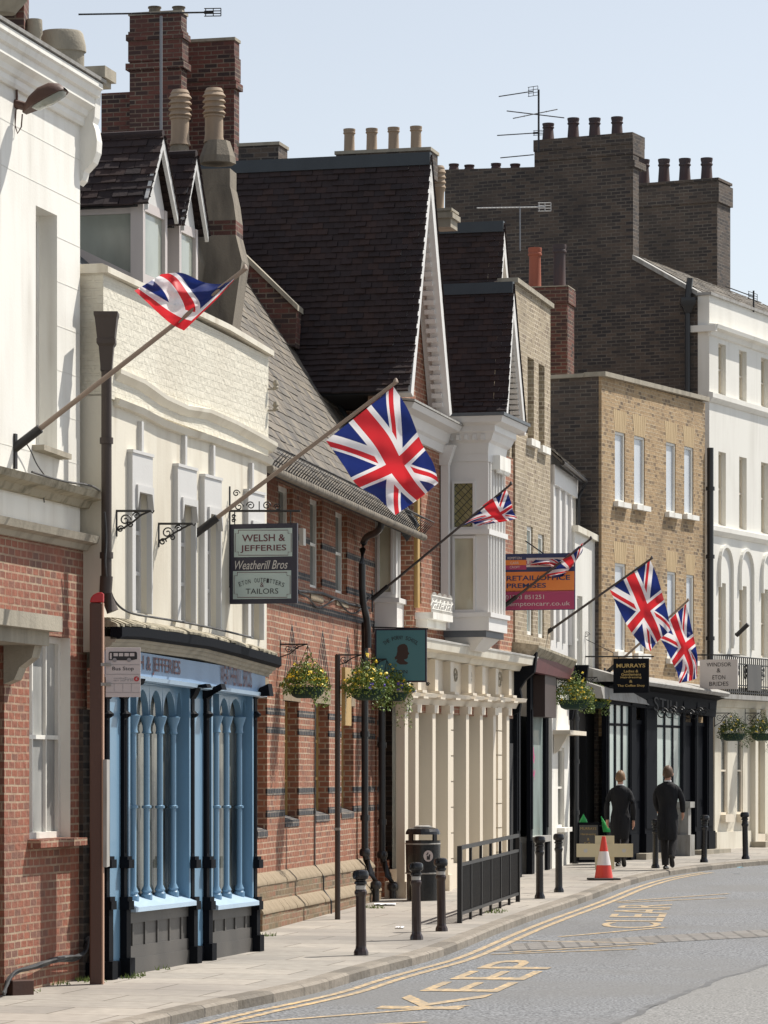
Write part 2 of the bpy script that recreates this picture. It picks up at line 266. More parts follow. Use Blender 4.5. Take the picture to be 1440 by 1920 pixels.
# ---------------------------------------------------------------- geometry kit
WORLD = {}
def wloc(o): return WORLD.get(o.name, Vector((0, 0, 0))) if o else Vector((0, 0, 0))
def tag(o, label=None, cat=None, group=None, kind=None):
    for k, v in (('label', label), ('category', cat), ('group', group), ('kind', kind)):
        if v: o[k] = v
    return o
def thing(name, loc, label, cat, group=None):
    o = bpy.data.objects.new(name, None); COL.objects.link(o); o.empty_display_size = .3
    loc = Vector(loc); o.location = loc; WORLD[o.name] = loc
    return tag(o, label, cat, group)
class MB:
    def __init__(s): s.v = []; s.f = []; s.mi = []; s.m = 0; s.uv = None
    def face(s, pts):
        i = len(s.v); s.v += [Vector(p) for p in pts]; s.f.append(list(range(i, i+len(pts)))); s.mi.append(s.m)
    def grid(s, rows, close=False):
        i = len(s.v); n = len(rows[0])
        for r in rows: s.v += [Vector(p) for p in r]
        for a in range(len(rows)-1):
            for b in range(n if close else n-1):
                c = (b+1) % n
                s.f.append([i+a*n+b, i+a*n+c, i+(a+1)*n+c, i+(a+1)*n+b]); s.mi.append(s.m)
        return i
    def hexa(s, p):   # p: 8 points, bottom ring then top ring (ccw from above)
        i = len(s.v); s.v += [Vector(q) for q in p]
        for q in ((3, 2, 1, 0), (4, 5, 6, 7), (0, 1, 5, 4), (1, 2, 6, 5), (2, 3, 7, 6), (3, 0, 4, 7)):
            s.f.append([i+k for k in q]); s.mi.append(s.m)
    def box(s, fr, s0, s1, n0, n1, z0, z1):
        P = fr.P
        s.hexa([P(s0, n0, z0), P(s0, n1, z0), P(s1, n1, z0), P(s1, n0, z0), P(s0, n0, z1), P(s0, n1, z1), P(s1, n1, z1), P(s1, n0, z1)])
    def slant(s, fr, s0, s1, n0, n1, za, zb, h):   # box whose top runs from za to zb, height h
        P = fr.P
        s.hexa([P(s0, n0, za-h), P(s0, n1, za-h), P(s1, n1, zb-h), P(s1, n0, zb-h), P(s0, n0, za), P(s0, n1, za), P(s1, n1, zb), P(s1, n0, zb)])
    def prism(s, pts, vec):
        vec = Vector(vec); a = [Vector(p) for p in pts]; b = [p+vec for p in a]; i = len(s.v); n = len(a); s.v += a+b
        s.f.append([i+k for k in range(n)][::-1]); s.mi.append(s.m); s.f.append([i+n+k for k in range(n)]); s.mi.append(s.m)
        for k in range(n):
            j = (k+1) % n; s.f.append([i+k, i+j, i+n+j, i+n+k]); s.mi.append(s.m)
    def mould(s, fr, path, prof, caps=True):       # path [(s,z)], prof [(n,dz)] closed polygon
        rows = [[fr.P(a, n, z+dz) for n, dz in prof] for a, z in path]
        i = s.grid(rows, True); n = len(prof)
        if caps:
            s.f.append([i+k for k in range(n)][::-1]); s.mi.append(s.m)
            j = i+n*(len(rows)-1); s.f.append([j+k for k in range(n)]); s.mi.append(s.m)
    def tube(s, pts, r, k=8, r2=None, caps=True):
        pts = [Vector(p) for p in pts]; rows = []; N = len(pts)
        up = Vector((0, 0, 1))
        for a in range(N):
            d = (pts[min(a+1, N-1)]-pts[max(a-1, 0)]).normalized()
            x = d.cross(up if abs(d.z) < .95 else Vector((0, 1, 0))).normalized(); y = d.cross(x)
            rr = r if r2 is None else r+(r2-r)*a/(N-1)
            if isinstance(r, (list, tuple)): rr = r[a]
            rows.append([pts[a]+rr*(math.cos(t)*x+math.sin(t)*y) for t in [2*math.pi*q/k for q in range(k)]])
        i = s.grid(rows, True)
        if caps:
            s.f.append([i+q for q in range(k)][::-1]); s.mi.append(s.m); j = i+k*(N-1); s.f.append([j+q for q in range(k)]); s.mi.append(s.m)
    def lathe(s, c, prof, k=16, sy=1):             # prof [(r,z)]
        c = Vector(c)
        rows = [[c+Vector((r*math.cos(t), sy*r*math.sin(t), z)) for t in [2*math.pi*q/k for q in range(k)]] for r, z in prof]
        i = s.grid(rows, True)
        s.f.append([i+q for q in range(k)][::-1]); s.mi.append(s.m); j = i+k*(len(prof)-1); s.f.append([j+q for q in range(k)]); s.mi.append(s.m)
    def build(s, name, mats, parent=None, smooth=False, label=None, bevel=0, uvs=None, flip=False):
        if not isinstance(mats, (list, tuple)): mats = [mats]
        n = max(1, len(s.v)); c = Vector((sum(p.x for p in s.v)/n, sum(p.y for p in s.v)/n, min(p.z for p in s.v)))
        me = bpy.data.meshes.new(name); me.from_pydata([p-c for p in s.v], [], s.f)
        for m in mats: me.materials.append(M[m] if isinstance(m, str) else m)
        me.polygons.foreach_set('material_index', s.mi)
        import bmesh
        bm = bmesh.new(); bm.from_mesh(me)
        if uvs is None: bmesh.ops.recalc_face_normals(bm, faces=bm.faces)
        bm.to_mesh(me); bm.free()
        uvl = me.uv_layers.new(name='UVMap'); Z = Vector((0, 0, 1))
        if uvs:
            for l in me.loops: uvl.data[l.index].uv = uvs[l.vertex_index]
        else:
            for p in me.polygons:
                nn = p.normal
                if abs(nn.z) > .97: t1 = Vector((0, 1, 0)); t2 = Vector((1, 0, 0))
                else: t1 = Z.cross(nn).normalized(); t2 = nn.cross(t1)
                if abs(nn.z) < .05: t2 = Z
                for li in p.loop_indices:
                    q = s.v[me.loops[li].vertex_index]; uvl.data[li].uv = (q.dot(t1), q.dot(t2))
        if smooth: me.polygons.foreach_set('use_smooth', [True]*len(me.polygons))
        me.update()
        o = bpy.data.objects.new(name, me); COL.objects.link(o)
        if parent: o.parent = parent; o.location = c-wloc(parent)
        else: o.location = c
        WORLD[o.name] = c
        if smooth and smooth != 'all':
            md = None
            me.set_sharp_from_angle(angle=R(smooth if smooth is not True else 40))
        if bevel:
            md = o.modifiers.new('bevel', 'BEVEL'); md.width = bevel; md.segments = 2; md.limit_method = 'ANGLE'
        if label: o['label'] = label
        return o
# ground: a plane that rises very gently away from the camera
GS = .0086
def gz(Y): return GS*Y
def G(px, py, dz=0.):                              # point on the ground (dz above it) under a pixel
    Y = (CZ-dz)*FPX/((py-HY)+GS*FPX); return Vector(((px-720)*Y/FPX, Y, gz(Y)+dz))
def at(px, py, Y): return Vector(((px-720)*Y/FPX, Y, CZ-(py-HY)*Y/FPX))
class Fr:                                          # a facade frame: s along the street, n out to the street, z up
    def __init__(s, A, tan=None, B=None, off=0):
        s.A = Vector((A.x, A.y)); d = Vector((tan, 1)) if B is None else Vector((B.x-A.x, B.y-A.y))
        s.t = d.normalized(); s.N = Vector((s.t.y, -s.t.x)); s.A += s.N*off
    def P(s, a, n, z): q = s.A+s.t*a+s.N*n; return Vector((q.x, q.y, z))
    def hit(s, px, py, n=0.):
        u = (px-720)/FPX; Y = (n+s.A.dot(s.N))/(u*s.N.x+s.N.y)
        return (Vector((u*Y, Y))-s.A).dot(s.t), CZ-(py-HY)*Y/FPX
    def S(s, px, n=0.): return s.hit(px, 0, n)[0]
    def hitS(s, px, py, a):
        u = (px-720)/FPX; Y = (a+s.A.dot(s.t))/(u*s.t.x+s.t.y)
        return (Vector((u*Y, Y))-s.A).dot(s.N), CZ-(py-HY)*Y/FPX
    def g(s, a, n=0.): return gz(s.P(a, n, 0).y)
class Flat(Fr):                                    # axis frame at a point
    def __init__(s, x, y, rot=0): s.A = Vector((x, y)); s.t = Vector((-math.sin(rot), math.cos(rot))); s.N = Vector((s.t.y, -s.t.x))
def wall(mb, fr, s0, s1, z0, zt, openings=(), n=0., depth=.2, back=None, zb=None):
    zt = zt if isinstance(zt, tuple) else (zt, zt)
    top = lambda a: zt[0]+(zt[1]-zt[0])*(a-s0)/(s1-s0)
    ops = [o if len(o) == 5 else (*o, depth) for o in openings]
    ss = sorted({s0, s1, *[o[0] for o in ops], *[o[1] for o in ops]}); ss = [a for a in ss if s0 <= a <= s1]
    for a, b in zip(ss, ss[1:]):
        m = (a+b)/2; cuts = sorted([(o[2], o[3]) for o in ops if o[0] < m < o[1]]); z = z0
        for c0, c1 in cuts+[(None, None)]:
            e0, e1 = (c0, c0) if c0 is not None else (top(a), top(b))
            if e0 > z: mb.face([fr.P(a, n, z), fr.P(b, n, z), fr.P(b, n, e1), fr.P(a, n, e0)])
            z = c1
    for a, b, c, d, dp in ops:
        q = n-dp
        mb.face([fr.P(a, n, c), fr.P(a, q, c), fr.P(a, q, d), fr.P(a, n, d)])
        mb.face([fr.P(b, n, c), fr.P(b, n, d), fr.P(b, q, d), fr.P(b, q, c)])
        mb.face([fr.P(a, n, d), fr.P(a, q, d), fr.P(b, q, d), fr.P(b, n, d)])
        mb.face([fr.P(a, n, c), fr.P(b, n, c), fr.P(b, q, c), fr.P(a, q, c)])
    if back:
        B = n-back
        mb.face([fr.P(s0, n, z0), fr.P(s0, n, zt[0]), fr.P(s0, B, zt[0]), fr.P(s0, B, z0)])
        mb.face([fr.P(s1, n, z0), fr.P(s1, B, z0), fr.P(s1, B, zt[1]), fr.P(s1, n, zt[1])])
        mb.face([fr.P(s0, n, zt[0]), fr.P(s1, n, zt[1]), fr.P(s1, B, zt[1]), fr.P(s0, B, zt[0])])
        mb.face([fr.P(s0, B, z0), fr.P(s0, B, zt[0]), fr.P(s1, B, zt[1]), fr.P(s1, B, z0)])
def window(fr, par, s0, s1, z0, z1, n, fm='white', gm='glass', bars=(1, 1), t=.05, sill=None, sm=None, name='window'):
    m = MB()
    m.box(fr, s0, s0+t, n-.04, n+.02, z0, z1); m.box(fr, s1-t, s1, n-.04, n+.02, z0, z1)
    m.box(fr, s0+t, s1-t, n-.04, n+.02, z0, z0+t); m.box(fr, s0+t, s1-t, n-.04, n+.02, z1-t, z1)
    for i in range(1, bars[0]+1): a = s0+(s1-s0)*i/(bars[0]+1); m.box(fr, a-.012, a+.012, n-.03, n+.012, z0+t, z1-t)
    for i in range(1, bars[1]+1): z = z0+(z1-z0)*i/(bars[1]+1); m.box(fr, s0+t, s1-t, n-.03, n+.016, z-.02, z+.02)
    o = m.build(name, fm, par)
    p = MB(); p.face([fr.P(s0+.01, n-.02, z0+.01), fr.P(s1-.01, n-.02, z0+.01), fr.P(s1-.01, n-.02, z1-.01), fr.P(s0+.01, n-.02, z1-.01)]); p.build('pane', gm, o)
    if sill:
        q = MB(); q.box(fr, s0-.04, s1+.04, n+.02, sill[0], z0-sill[1], z0-.003); q.build('sill', sm or fm, o)
    return o
def tiles(mb, O, U, V, W, L, tw=.17, ga=.1, lift=.014, jit=.006, clip=None):
    U = U.normalized(); V = V.normalized(); N = U.cross(V).normalized()
    if N.z < 0: N = -N
    i = 0; y = 0.
    while y < L-.01:
        x = -(tw/2 if i % 2 else 0)
        sag = .012*math.sin(i*.7)
        while x < W:
            a, b = max(0, x), min(W, x+tw-.004)
            if b-a > .02 and (clip is None or clip((a+b)/2, y)):
                l = lift+random.uniform(-jit, jit); l2 = l+random.uniform(-jit, jit)*.7; e = min(L, y+ga*1.25); dy = random.uniform(-.006, .006)
                p = [O+U*a+V*(y+dy)+N*l, O+U*b+V*(y+dy)+N*l2, O+U*b+V*e+N*.002, O+U*a+V*e+N*.002]
                k = len(mb.v); mb.v += p+[O+U*a+V*(y+dy)-N*.01, O+U*b+V*(y+dy)-N*.01]
                mb.f += [[k, k+1, k+2, k+3], [k+4, k+5, k+1, k]]; mb.mi += [mb.m]*2
            x += tw
        y += ga; i += 1
def text(s, O, U, V, w, h, mat, par=None, name='lettering', ext=.004, bold=0., xmin=None, shear=0.):
    """letters of string s fitted into a box w x h with lower-left corner O, running along U, up V"""
    cu = bpy.data.curves.new('t', 'FONT'); cu.body = s; cu.size = 1; cu.extrude = 0; cu.offset = bold; cu.resolution_u = 3; cu.shear = shear
    ob = bpy.data.objects.new('t', cu); COL.objects.link(ob); bpy.context.view_layer.update()
    me = bpy.data.meshes.new_from_object(ob.evaluated_get(bpy.context.evaluated_depsgraph_get())); bpy.data.objects.remove(ob); bpy.data.curves.remove(cu)
    xs = [v.co.x for v in me.vertices]; ys = [v.co.y for v in me.vertices]
    if not xs: return None
    x0, x1, y0, y1 = min(xs), max(xs), min(ys), max(ys); N = Vector(U).cross(Vector(V)).normalized()
    mb = MB(); q = [O+U*((v.co.x-x0)/(x1-x0)*w)+V*((v.co.y-y0)/(y1-y0)*h)+N*ext for v in me.vertices]
    mb.v = q; mb.f = [list(p.vertices) for p in me.polygons]; mb.mi = [0]*len(mb.f); bpy.data.meshes.remove(me)
    if mat is None: return mb
    return mb.build(name, mat, par)
def chimney(fr, par, px0, px1, pyt, pyb, s, L, mat='chim', bands=(), cap=.06, pots=(), name='chimney', capm=None, potm='pot', top2=None):
    """stack with its flank towards the camera: px0..px1 wide at distance s along the frame; L long down the street"""
    n0, zt = fr.hitS(px0, pyt, s); n1, _ = fr.hitS(px1, pyt, s); zb = fr.hitS(px1, pyb, s)[1]
    m = MB(); m.box(fr, s, s+L, n0, n1, zb, zt)
    for (py, h, p) in bands:
        z = fr.hitS(px0, py, s)[1]; m.box(fr, s-p, s+L+p, n0-p, n1+p, z-h, z)
    if cap:
        m.m = 1; m.box(fr, s-.02, s+L+.02, n0-.02, n1+.02, zt, zt+cap)
    o = m.build(name, [mat, capm or 'stone'], par)
    for (px, pt, r, kind, pm) in pots:
        n, z1 = fr.hitS(px, pt, s+L/2); c = fr.P(s+L/2, n, zt+cap-.01); h = z1-zt-cap
        q = MB()
        if kind == 'louvre':
            pr = [(r*1.0, 0), (r*.85, h*.08), (r*.9, h*.42), (r*1.0, h*.45)]
            for k in range(4):
                b = h*(.5+.11*k); pr += [(r*1.05, b), (r*1.18, b+.01), (r*.95, b+h*.09)]
            pr += [(r*.98, h*.95), (r*.8, h), (r*.5, h), (r*.4, h*.8)]
        else:
            pr = [(r*1.1, 0), (r*.92, h*.1), (r*.86, h*.75), (r*.88, h*.8), (r*1.04, h*.82), (r*1.04, h*.86), (r*.95, h*.88), (r*1.02, h*.93), (r*1.02, h), (r*.75, h), (r*.7, h*.8)]
        q.lathe(c, pr, 16); q.build('chimney_pot', pm, o, smooth=30)
    return o
# ---------------------------------------------------------------- the street plan
F1 = Fr(G(147, 1837), tan=.243)                       # white and brick house
F2 = Fr(G(209, 1836), B=G(489, 1782))                 # cream house, face of the shop pilasters
F3 = Fr(G(490, 1748), B=G(677, 1697))                 # school, foot of the plinth
F4 = Fr(G(677, 1697), B=G(984, 1643))                 # gabled houses
F5 = Fr(G(984, 1643), B=G(1070, 1620))                # black shop
F7 = Fr(G(1192, 1612), tan=.455)                      # yellow brick house
F8 = Fr(Vector((632*74.6/FPX, 74.6)), tan=.47)                       # white stucco house
# ---------------------------------------------------------------- ground, road, pavement
KB = [(400, 1902), (500, 1882), (600, 1860), (667, 1838), (733, 1820), (790, 1806), (843, 1789), (963, 1737), (1101, 1690), (1170, 1662), (1238, 1644), (1330, 1631), (1440, 1621)]
kerb = [G(a, b, -.1).xy for a, b in KB]
kerb = [Vector((-9.5, 2.)), Vector((-5.6, 15.)), Vector((-3.1, 24.5))]+kerb+[Vector((9.2, 71.)), Vector((13.5, 79.)), Vector((20., 90.)), Vector((34., 110.)), Vector((70., 150.))]
def smooth_line(p, it=2):
    for _ in range(it):
        q = [p[0]]
        for a, b in zip(p, p[1:]): q += [a*.75+b*.25, a*.25+b*.75]
        p = q+[p[-1]]
    return p
kerb = smooth_line(kerb)
def offs(line, d):                                # d > 0: towards the road
    out = []
    for i, p in enumerate(line):
        t = (line[min(i+1, len(line)-1)]-line[max(0, i-1)]).normalized(); out.append(p+Vector((t.y, -t.x))*d)
    return out
def sheet(name, l1, l2, dz, mat, kind='structure'):
    m = MB(); m.grid([[Vector((p.x, p.y, gz(p.y)+dz)) for p in l1], [Vector((p.x, p.y, gz(p.y)+dz)) for p in l2]])
    o = m.build(name, mat); o['kind'] = kind; return o
m = MB()
ys = [-60, 0, 60, 150, 160, 4000]; zf = lambda y: gz(min(y, 150))-.12
m.grid([[Vector((x, y, zf(y))) for x in (-1500, -40, 40, 1500)] for y in ys]); m.build('ground', 'asphalt')['kind'] = 'structure'
sheet('road', kerb, offs(kerb, 13), -.1, 'asphalt')
sheet('pavement', offs(kerb, -.2), offs(kerb, -9), 0, 'paving')
ok_ = offs(kerb, 13); sheet('far_pavement', ok_, offs(kerb, 18), 0, 'paving')
def _():
    pass
def kerb_obj(line, w_, name):
    m = MB(); a = line; b = offs(line, w_); u = 0; rows = []; uvs = []
    a2 = offs(line, .015)
    rows = [[Vector((p.x, p.y, gz(p.y)-.14)) for p in a2], [Vector((p.x, p.y, gz(p.y)-.02)) for p in a2], [Vector((p.x, p.y, gz(p.y)+.003)) for p in offs(line, -.02)], [Vector((p.x, p.y, gz(p.y)+.003)) for p in b]]
    L = [0]
    for p, q in zip(line, line[1:]): L.append(L[-1]+(q-p).length)
    m.grid(rows); uvs = [(l, v) for v in (.02, .12, .16, .34) for l in L]
    # break the edge into slightly uneven stones
    o = m.build(name, 'kerb', uvs=uvs); o['kind'] = 'structure'; return o
kerb_obj(kerb, -.2, 'kerb')
def yline(lo, hi, name):
    m = MB(); a = [p for p in offs(kerb, lo) if 20 < p.y < 62]; b = offs(kerb, hi); b = b[:len(offs(kerb, lo))]
    aa, bb = [], []
    for p, q in zip(offs(kerb, lo), offs(kerb, hi)):
        if 16 < p.y < 64: aa.append(p); bb.append(q)
    return sheet(name, aa, bb, -.095, 'linecream')
yline(.20, .28, 'yellow_line'); yline(.36, .44, 'yellow_line')
def gstrip(mb, p, q, wd, dz=-.0945):
    a, b = G(*p, -.1), G(*q, -.1); t = (b-a); t.z = 0; t.normalize(); nn = Vector((-t.y, t.x, 0))*wd/2
    P = [a-nn, b-nn, b+nn, a+nn]; mb.face([Vector((v.x, v.y, gz(v.y)+dz)) for v in P])
m = MB()
for p, q, wd in (((430, 1921), (877, 1886), .10), ((467, 1935), (800, 1917), .10), ((922, 1790), (1193, 1780), .09), ((959, 1764), (1225, 1769), .09), ((1050, 1757), (1248, 1739), .09),
                 ((1156, 1693), (1362, 1684), .10), ((1156, 1691), (1367, 1676), .09), ((960, 1786), (1230, 1770), .09)): gstrip(m, p, q, wd)
m.build('yellow_zigzag', 'linecream')['kind'] = 'structure'
def road_word(s, px, py, wd, ln):
    o = G(px, py, -.1); t = Vector((.26, .9655, .0083)); u = Vector((.9655, -.26, -.0022))
    tx = text(s, Vector((o.x, o.y, gz(o.y)-.094)), u, t, wd, ln, 'linecream', name='road_lettering', ext=0, bold=.0); tx['kind'] = 'structure'
def kerb_word(s, p, q, ht):                        # legend painted to be read from the road towards the kerb
    a, b = G(*p, -.1), G(*q, -.1); u = (b-a); L = u.length; u.normalize(); v = Vector((-u.y, u.x, 0)).normalized()
    tx = text(s, Vector((a.x, a.y, gz(a.y)-.094)), u, v, L, ht, 'linecream', name='road_lettering', ext=0, bold=.0); tx['kind'] = 'structure'
kerb_word('KEEP', (860, 1894), (1062, 1802), .76); kerb_word('CLEAR', (1236, 1741), (1262, 1696), .78)
m = MB(); m.face([Vector((v.x, v.y, gz(v.y)-.0955)) for v in (G(905, 1786, -.1), G(1650, 1745, -.1), G(1650, 1731, -.1), G(945, 1771, -.1))])
M['setts'] = brick('granite_setts', (.23, .215, .20), (.205, .19, .175), (.18, .165, .15), (.10, .093, .085), bw=.85, bh=.21, ms=.02, dirt=.4, dirtc=(.2, .18, .15))
m.build('sett_strip', 'setts')['kind'] = 'structure'
m = MB(); m.face([Vector((v.x, v.y, gz(v.y)-.0965)) for v in (G(1150, 1925, -.1), G(1900, 1925, -.1), G(1900, 1720, -.1), G(1500, 1790, -.1), G(1330, 1840, -.1))])
m.build('road_patch', 'patch')['kind'] = 'structure'
m = MB(); seam = smooth_line([G(1130, 1935, -.1).xy, G(1200, 1895, -.1).xy, G(1270, 1868, -.1).xy, G(1335, 1840, -.1).xy, G(1500, 1790, -.1).xy], 3); wob = [p+Vector((random.uniform(-.03, .03), random.uniform(-.06, .06))) for p in seam]
m.grid([[Vector((p.x-.03, p.y, gz(p.y)-.0945)) for p in wob], [Vector((p.x+.045, p.y, gz(p.y)-.0945)) for p in wob]]); M['tar'] = plain('old_tar_seam', (.10, .10, .10), .7, dirt=.9, dirtc=(.2, .2, .2), sc_=3, streak=False); m.build('tar_seam', 'tar')['kind'] = 'structure'
# ---------------------------------------------------------------- 1. white stucco and brick house, nearest
B1 = thing('town_house', F1.P(-2, -3, 0), 'tall house at the left edge, white stucco above red brick, deep moulded cornice', 'house', 'houses along the street')
f = F1; S = f.S
def hz(px, py, n=0.): return f.hit(px, py, n)[1]
sE, sL = S(150), -7.5
def lin(p0, p1):                                   # straight line through two pixels, as z(s) on the facade
    (a, za), (b, zb) = f.hit(*p0), f.hit(*p1); return lambda s: za+(zb-za)*(s-a)/(b-a)
zc = lin((0, 120), (147, 232)); zl1 = lin((0, 893), (150, 925)); zl2 = lin((0, 985), (160, 1022))
zflat = hz(150, 925); zt = hz(147, 232)
m = MB(); w_ = (S(67), S(107), hz(67, 834), hz(67, 385), .22)
wall(m, f, sL, sE, hz(160, 1030), (zt, zt), [w_, (S(67)-2.4, S(107)-2.4, w_[2], w_[3], .22)], back=7)
m.build('upper_wall', 'white', B1)
sB = S(163)
m = MB(); w2 = (S(55), S(132), hz(132, 1570), hz(132, 1196), .16); door = (S(55)-2.1, S(8), f.g(0)-.1, hz(8, 1208), .3)
wall(m, f, sL, sB, -.3, hz(160, 1030), [w2, door], back=7); m.build('lower_wall', 'redbrick', B1)
m = MB(); m.box(f, door[0], door[1], -.34, -.3, -.2, door[3]); m.build('door', 'black', B1)
m = MB(); m.box(f, w2[1]-.004, w2[1]+.001, -.155, -.001, w2[2], w2[3]); m.build('painted_reveal', 'white', B1)
window(f, B1, w2[0], w2[1], w2[2], w2[3], -.12, gm='netglass', bars=(2, 1), t=.06, name='sash_window')
m = MB(); m.box(f, w2[0]-.05, w2[1]+.12, 0, .13, w2[2]-.075, w2[2]-.003); m.build('brick_sill', 'redbrick', B1)
window(f, B1, w_[0], w_[1], w_[2], w_[3], -.2, bars=(1, 1), t=.06, name='upper_window')
m = MB(); m.slant(f, S(60), S(112), .0, .12, hz(60, 834), hz(60, 834)-.02, .05); m.build('broken_sill', 'stone', B1)
# stucco block joints, thin grooves set as raised-edge lines
m = MB()
for k in range(9):
    z = zt-.35-k*.42
    if z < hz(160, 1030)+.3: break
    m.box(f, sL, w_[0]-2.4, .0, .0025, z, z+.008)
    m.box(f, (w_[1] if w_[2] < z < w_[3] else sL), sE, .0, .0025, z, z+.008)
M['joint'] = plain('stucco_joint', (.71, .69, .63), .8)
m.build('block_joints', 'joint', B1)
# cornice
cp = [(n*.72, z*.56) for n, z in ((-.02, 0), (.05, 0), (.07, .05), (.07, .14), (.11, .17), (.13, .26), (.17, .30), (.21, .33), (.21, .47), (.26, .50), (.28, .60), (.31, .63), (.31, .72), (-.02, .75))]
m = MB(); m.mould(f, [(sL, zt-.02), (S(152), zt-.02)], cp); m.build('cornice', 'white', B1)
m = MB(); m.mould(f, [(sL, zt+.40), (S(155), zt+.40)], [(-.1, .0), (.24, .0), (.245, .03), (-.1, .06)]); m.build('cornice_lead', 'greylead', B1)
# end console
sc0 = S(150)
cons = [(0, .95), (.0, -.62), (.07, -.55), (.10, -.42), (.16, -.36), (.24, -.28), (.30, -.12), (.31, .05), (.28, .22), (.24, .33), (.27, .42), (.29, .75), (.29, .95)]
m = MB(); m.prism([f.P(sc0, n*.62-.02, zt+z*.62-.19) for n, z in cons], Vector((f.t.x, f.t.y, 0))*.16); m.build('console_bracket', 'white', B1)
m = MB(); m.box(f, sc0-.05, sc0+.3, .02, .27, zt+.44, zt+.55); m.box(f, sc0+.02, sc0+.26, .04, .23, zt+.38, zt+.44); m.build('capstone', 'stone', B1)
# ledges
lp = [(-.02, -.10), (.06, -.10), (.10, -.05), (.20, -.03), (.23, .02), (-.02, .05)]
m = MB(); m.mould(f, [(sL, zflat), (S(164), zflat-.02)], [(n, z*1.25) for n, z in lp]); m.build('upper_ledge', 'moss', B1)
z2 = hz(160, 1030)
m = MB(); m.mould(f, [(sL, z2+.03), (S(158), z2+.03)], [(-.02, -.05), (.05, -.05), (.08, .0), (.15, .02), (.17, .09), (-.02, .12)]); m.build('lower_ledge', 'stone', B1)
# door hood
zh = hz(8, 1190, .25)
m = MB(); m.box(f, door[0]-.3, S(8)+.28, 0, .46, zh+.06, zh+.2); m.box(f, door[0]-.2, S(8)+.2, 0, .36, zh-.07, zh+.06)
m.prism([f.P(S(8)-.02, n, zh+z) for n, z in ((0, -.07), (.30, -.07), (.27, -.18), (.15, -.27), (.1, -.38), (0, -.42))], Vector((f.t.x, f.t.y, 0))*.2); m.build('door_hood', 'stone', B1)
# chimney behind the cornice
c = at(118, 130, 36.5); m = MB(); k_ = 36.5/FPX
m.lathe(at(116, 138, 36.5)-Vector((0, 0, .1)), [(42*k_, 0), (42*k_, 56*k_), (46*k_, 58*k_), (45*k_, 70*k_), (40*k_, 92*k_), (36*k_, 97*k_), (20*k_, 97*k_)], 20, .7); ch = m.build('stone_chimney', 'stone', B1, smooth=35)
m = MB(); m.lathe(at(64, 130, 36.2), [(14*k_, 0), (13*k_, 60*k_), (16*k_, 66*k_), (15*k_, 92*k_), (10*k_, 93*k_), (9*k_, 70*k_)], 14); m.build('chimney_pot', 'stone', ch, smooth=35)
m = MB(); cf = Flat(0, 0, .0); a = at(-30, 55, 36.); b = at(45, -40, 36.); m.box(Flat(0, 36.), 0, .5, a.x, b.x, a.z-.2, b.z+.2); m.build('brick_stack', 'chim', B1)
m = MB(); a = at(-30, 22, 35.8); b = at(48, -40, 35.8); m.lathe(at(5, 26, 35.9), [(24*k_, 0), (30*k_, 8*k_), (46*k_, 26*k_), (46*k_, 46*k_)], 16); m.build('stack_cap', 'stone', B1, smooth=35)
m = MB(); m.face([f.P(sL, -.1, zt+.43), f.P(sE, -.1, zt+.43), f.P(sE, -6.9, zt+.3), f.P(sL, -6.9, zt+.3)]); m.build('roof', 'lead', B1)
# ---------------------------------------------------------------- 2. cream house with the blue shopfront
B2 = thing('town_house', F2.P(2, -3, 0), 'low cream painted brick house with a blue and black bow-topped shopfront under tiled dormers', 'house', 'houses along the street')
f = F2; NU = -.10                                  # NU: plane of the upper wall
a0, a1 = f.S(190, NU), f.S(500, NU)
print('F2', a0, a1, f.S(209), f.S(489), 'F1 vs F2 n at 190:', f.hitS(155, 600, a0))
def hz(px, py, n=NU): return f.hit(px, py, n)[1]
zcap0, zcap1 = hz(190, 512), hz(500, 668)
ops = []; hoods = []
for p0, p1, pt, pb in ((245, 275, 925, 1152), (330, 358, 948, 1170), (380, 405, 965, 1180), (462, 486, 990, 1200)):
    ops.append((f.S(p0, NU), f.S(p1, NU), hz(p1, pb), hz(p1, pt), .12)); hoods.append((p0-7, p1+7, pt-70, pb))
zs = hz(350, 1165)
m = MB(); zmid0, zmid1 = hz(212, 745), hz(500, 852)
wall(m, f, a0, a1, hz(350, 1235), (zmid0, zmid1), ops, n=NU, back=5); m.build('stucco_wall', 'cream', B2)
m = MB(); m.slant(f, a0, a1, NU-.25, NU+.02, zcap0, zcap1, min(zcap0-zmid0, zcap1-zmid1)+.0)
m.v = [Vector(p) for p in m.v]
pb_ = [(a0, zmid0-.02), (a1, zmid1-.02), (a1, zcap1), (a0, zcap0)]
m = MB(); m.prism([f.P(a, NU+.02, z) for a, z in pb_], Vector((-f.N.x, -f.N.y, 0))*.28); m.build('parapet', 'creambrick', B2)
m = MB(); m.box(f, a0+.001, a0+.24, -3, NU-.001, zmid0-2.5, zcap0-.001); m.build('end_pier', 'creambrick', B2)
m = MB(); m.mould(f, [(a0-.03, zcap0), (f.S(420, NU), hz(420, 620)), (a1+.03, zcap1)], [(NU-.3, 0), (NU+.08, 0), (NU+.08, .06), (NU+.02, .09), (NU-.3, .09)])
m.box(f, a0-.04, a0+.3, -2, NU-.3, zcap0, zcap0+.09); m.build('coping', 'cream', B2)
P1 = [(212, 700), (258, 720), (300, 750), (340, 768), (383, 775), (433, 797), (480, 822), (508, 838)]
P2 = [(212, 752), (258, 770), (300, 793), (340, 808), (383, 820), (433, 838), (480, 855), (502, 866)]
m = MB(); m.mould(f, [f.hit(*p, NU) for p in P1], [(NU-.02, -.08), (NU+.03, -.06), (NU+.08, .0), (NU+.085, .04), (NU-.02, .07)]); m.build('string_moulding', 'cream', B2)
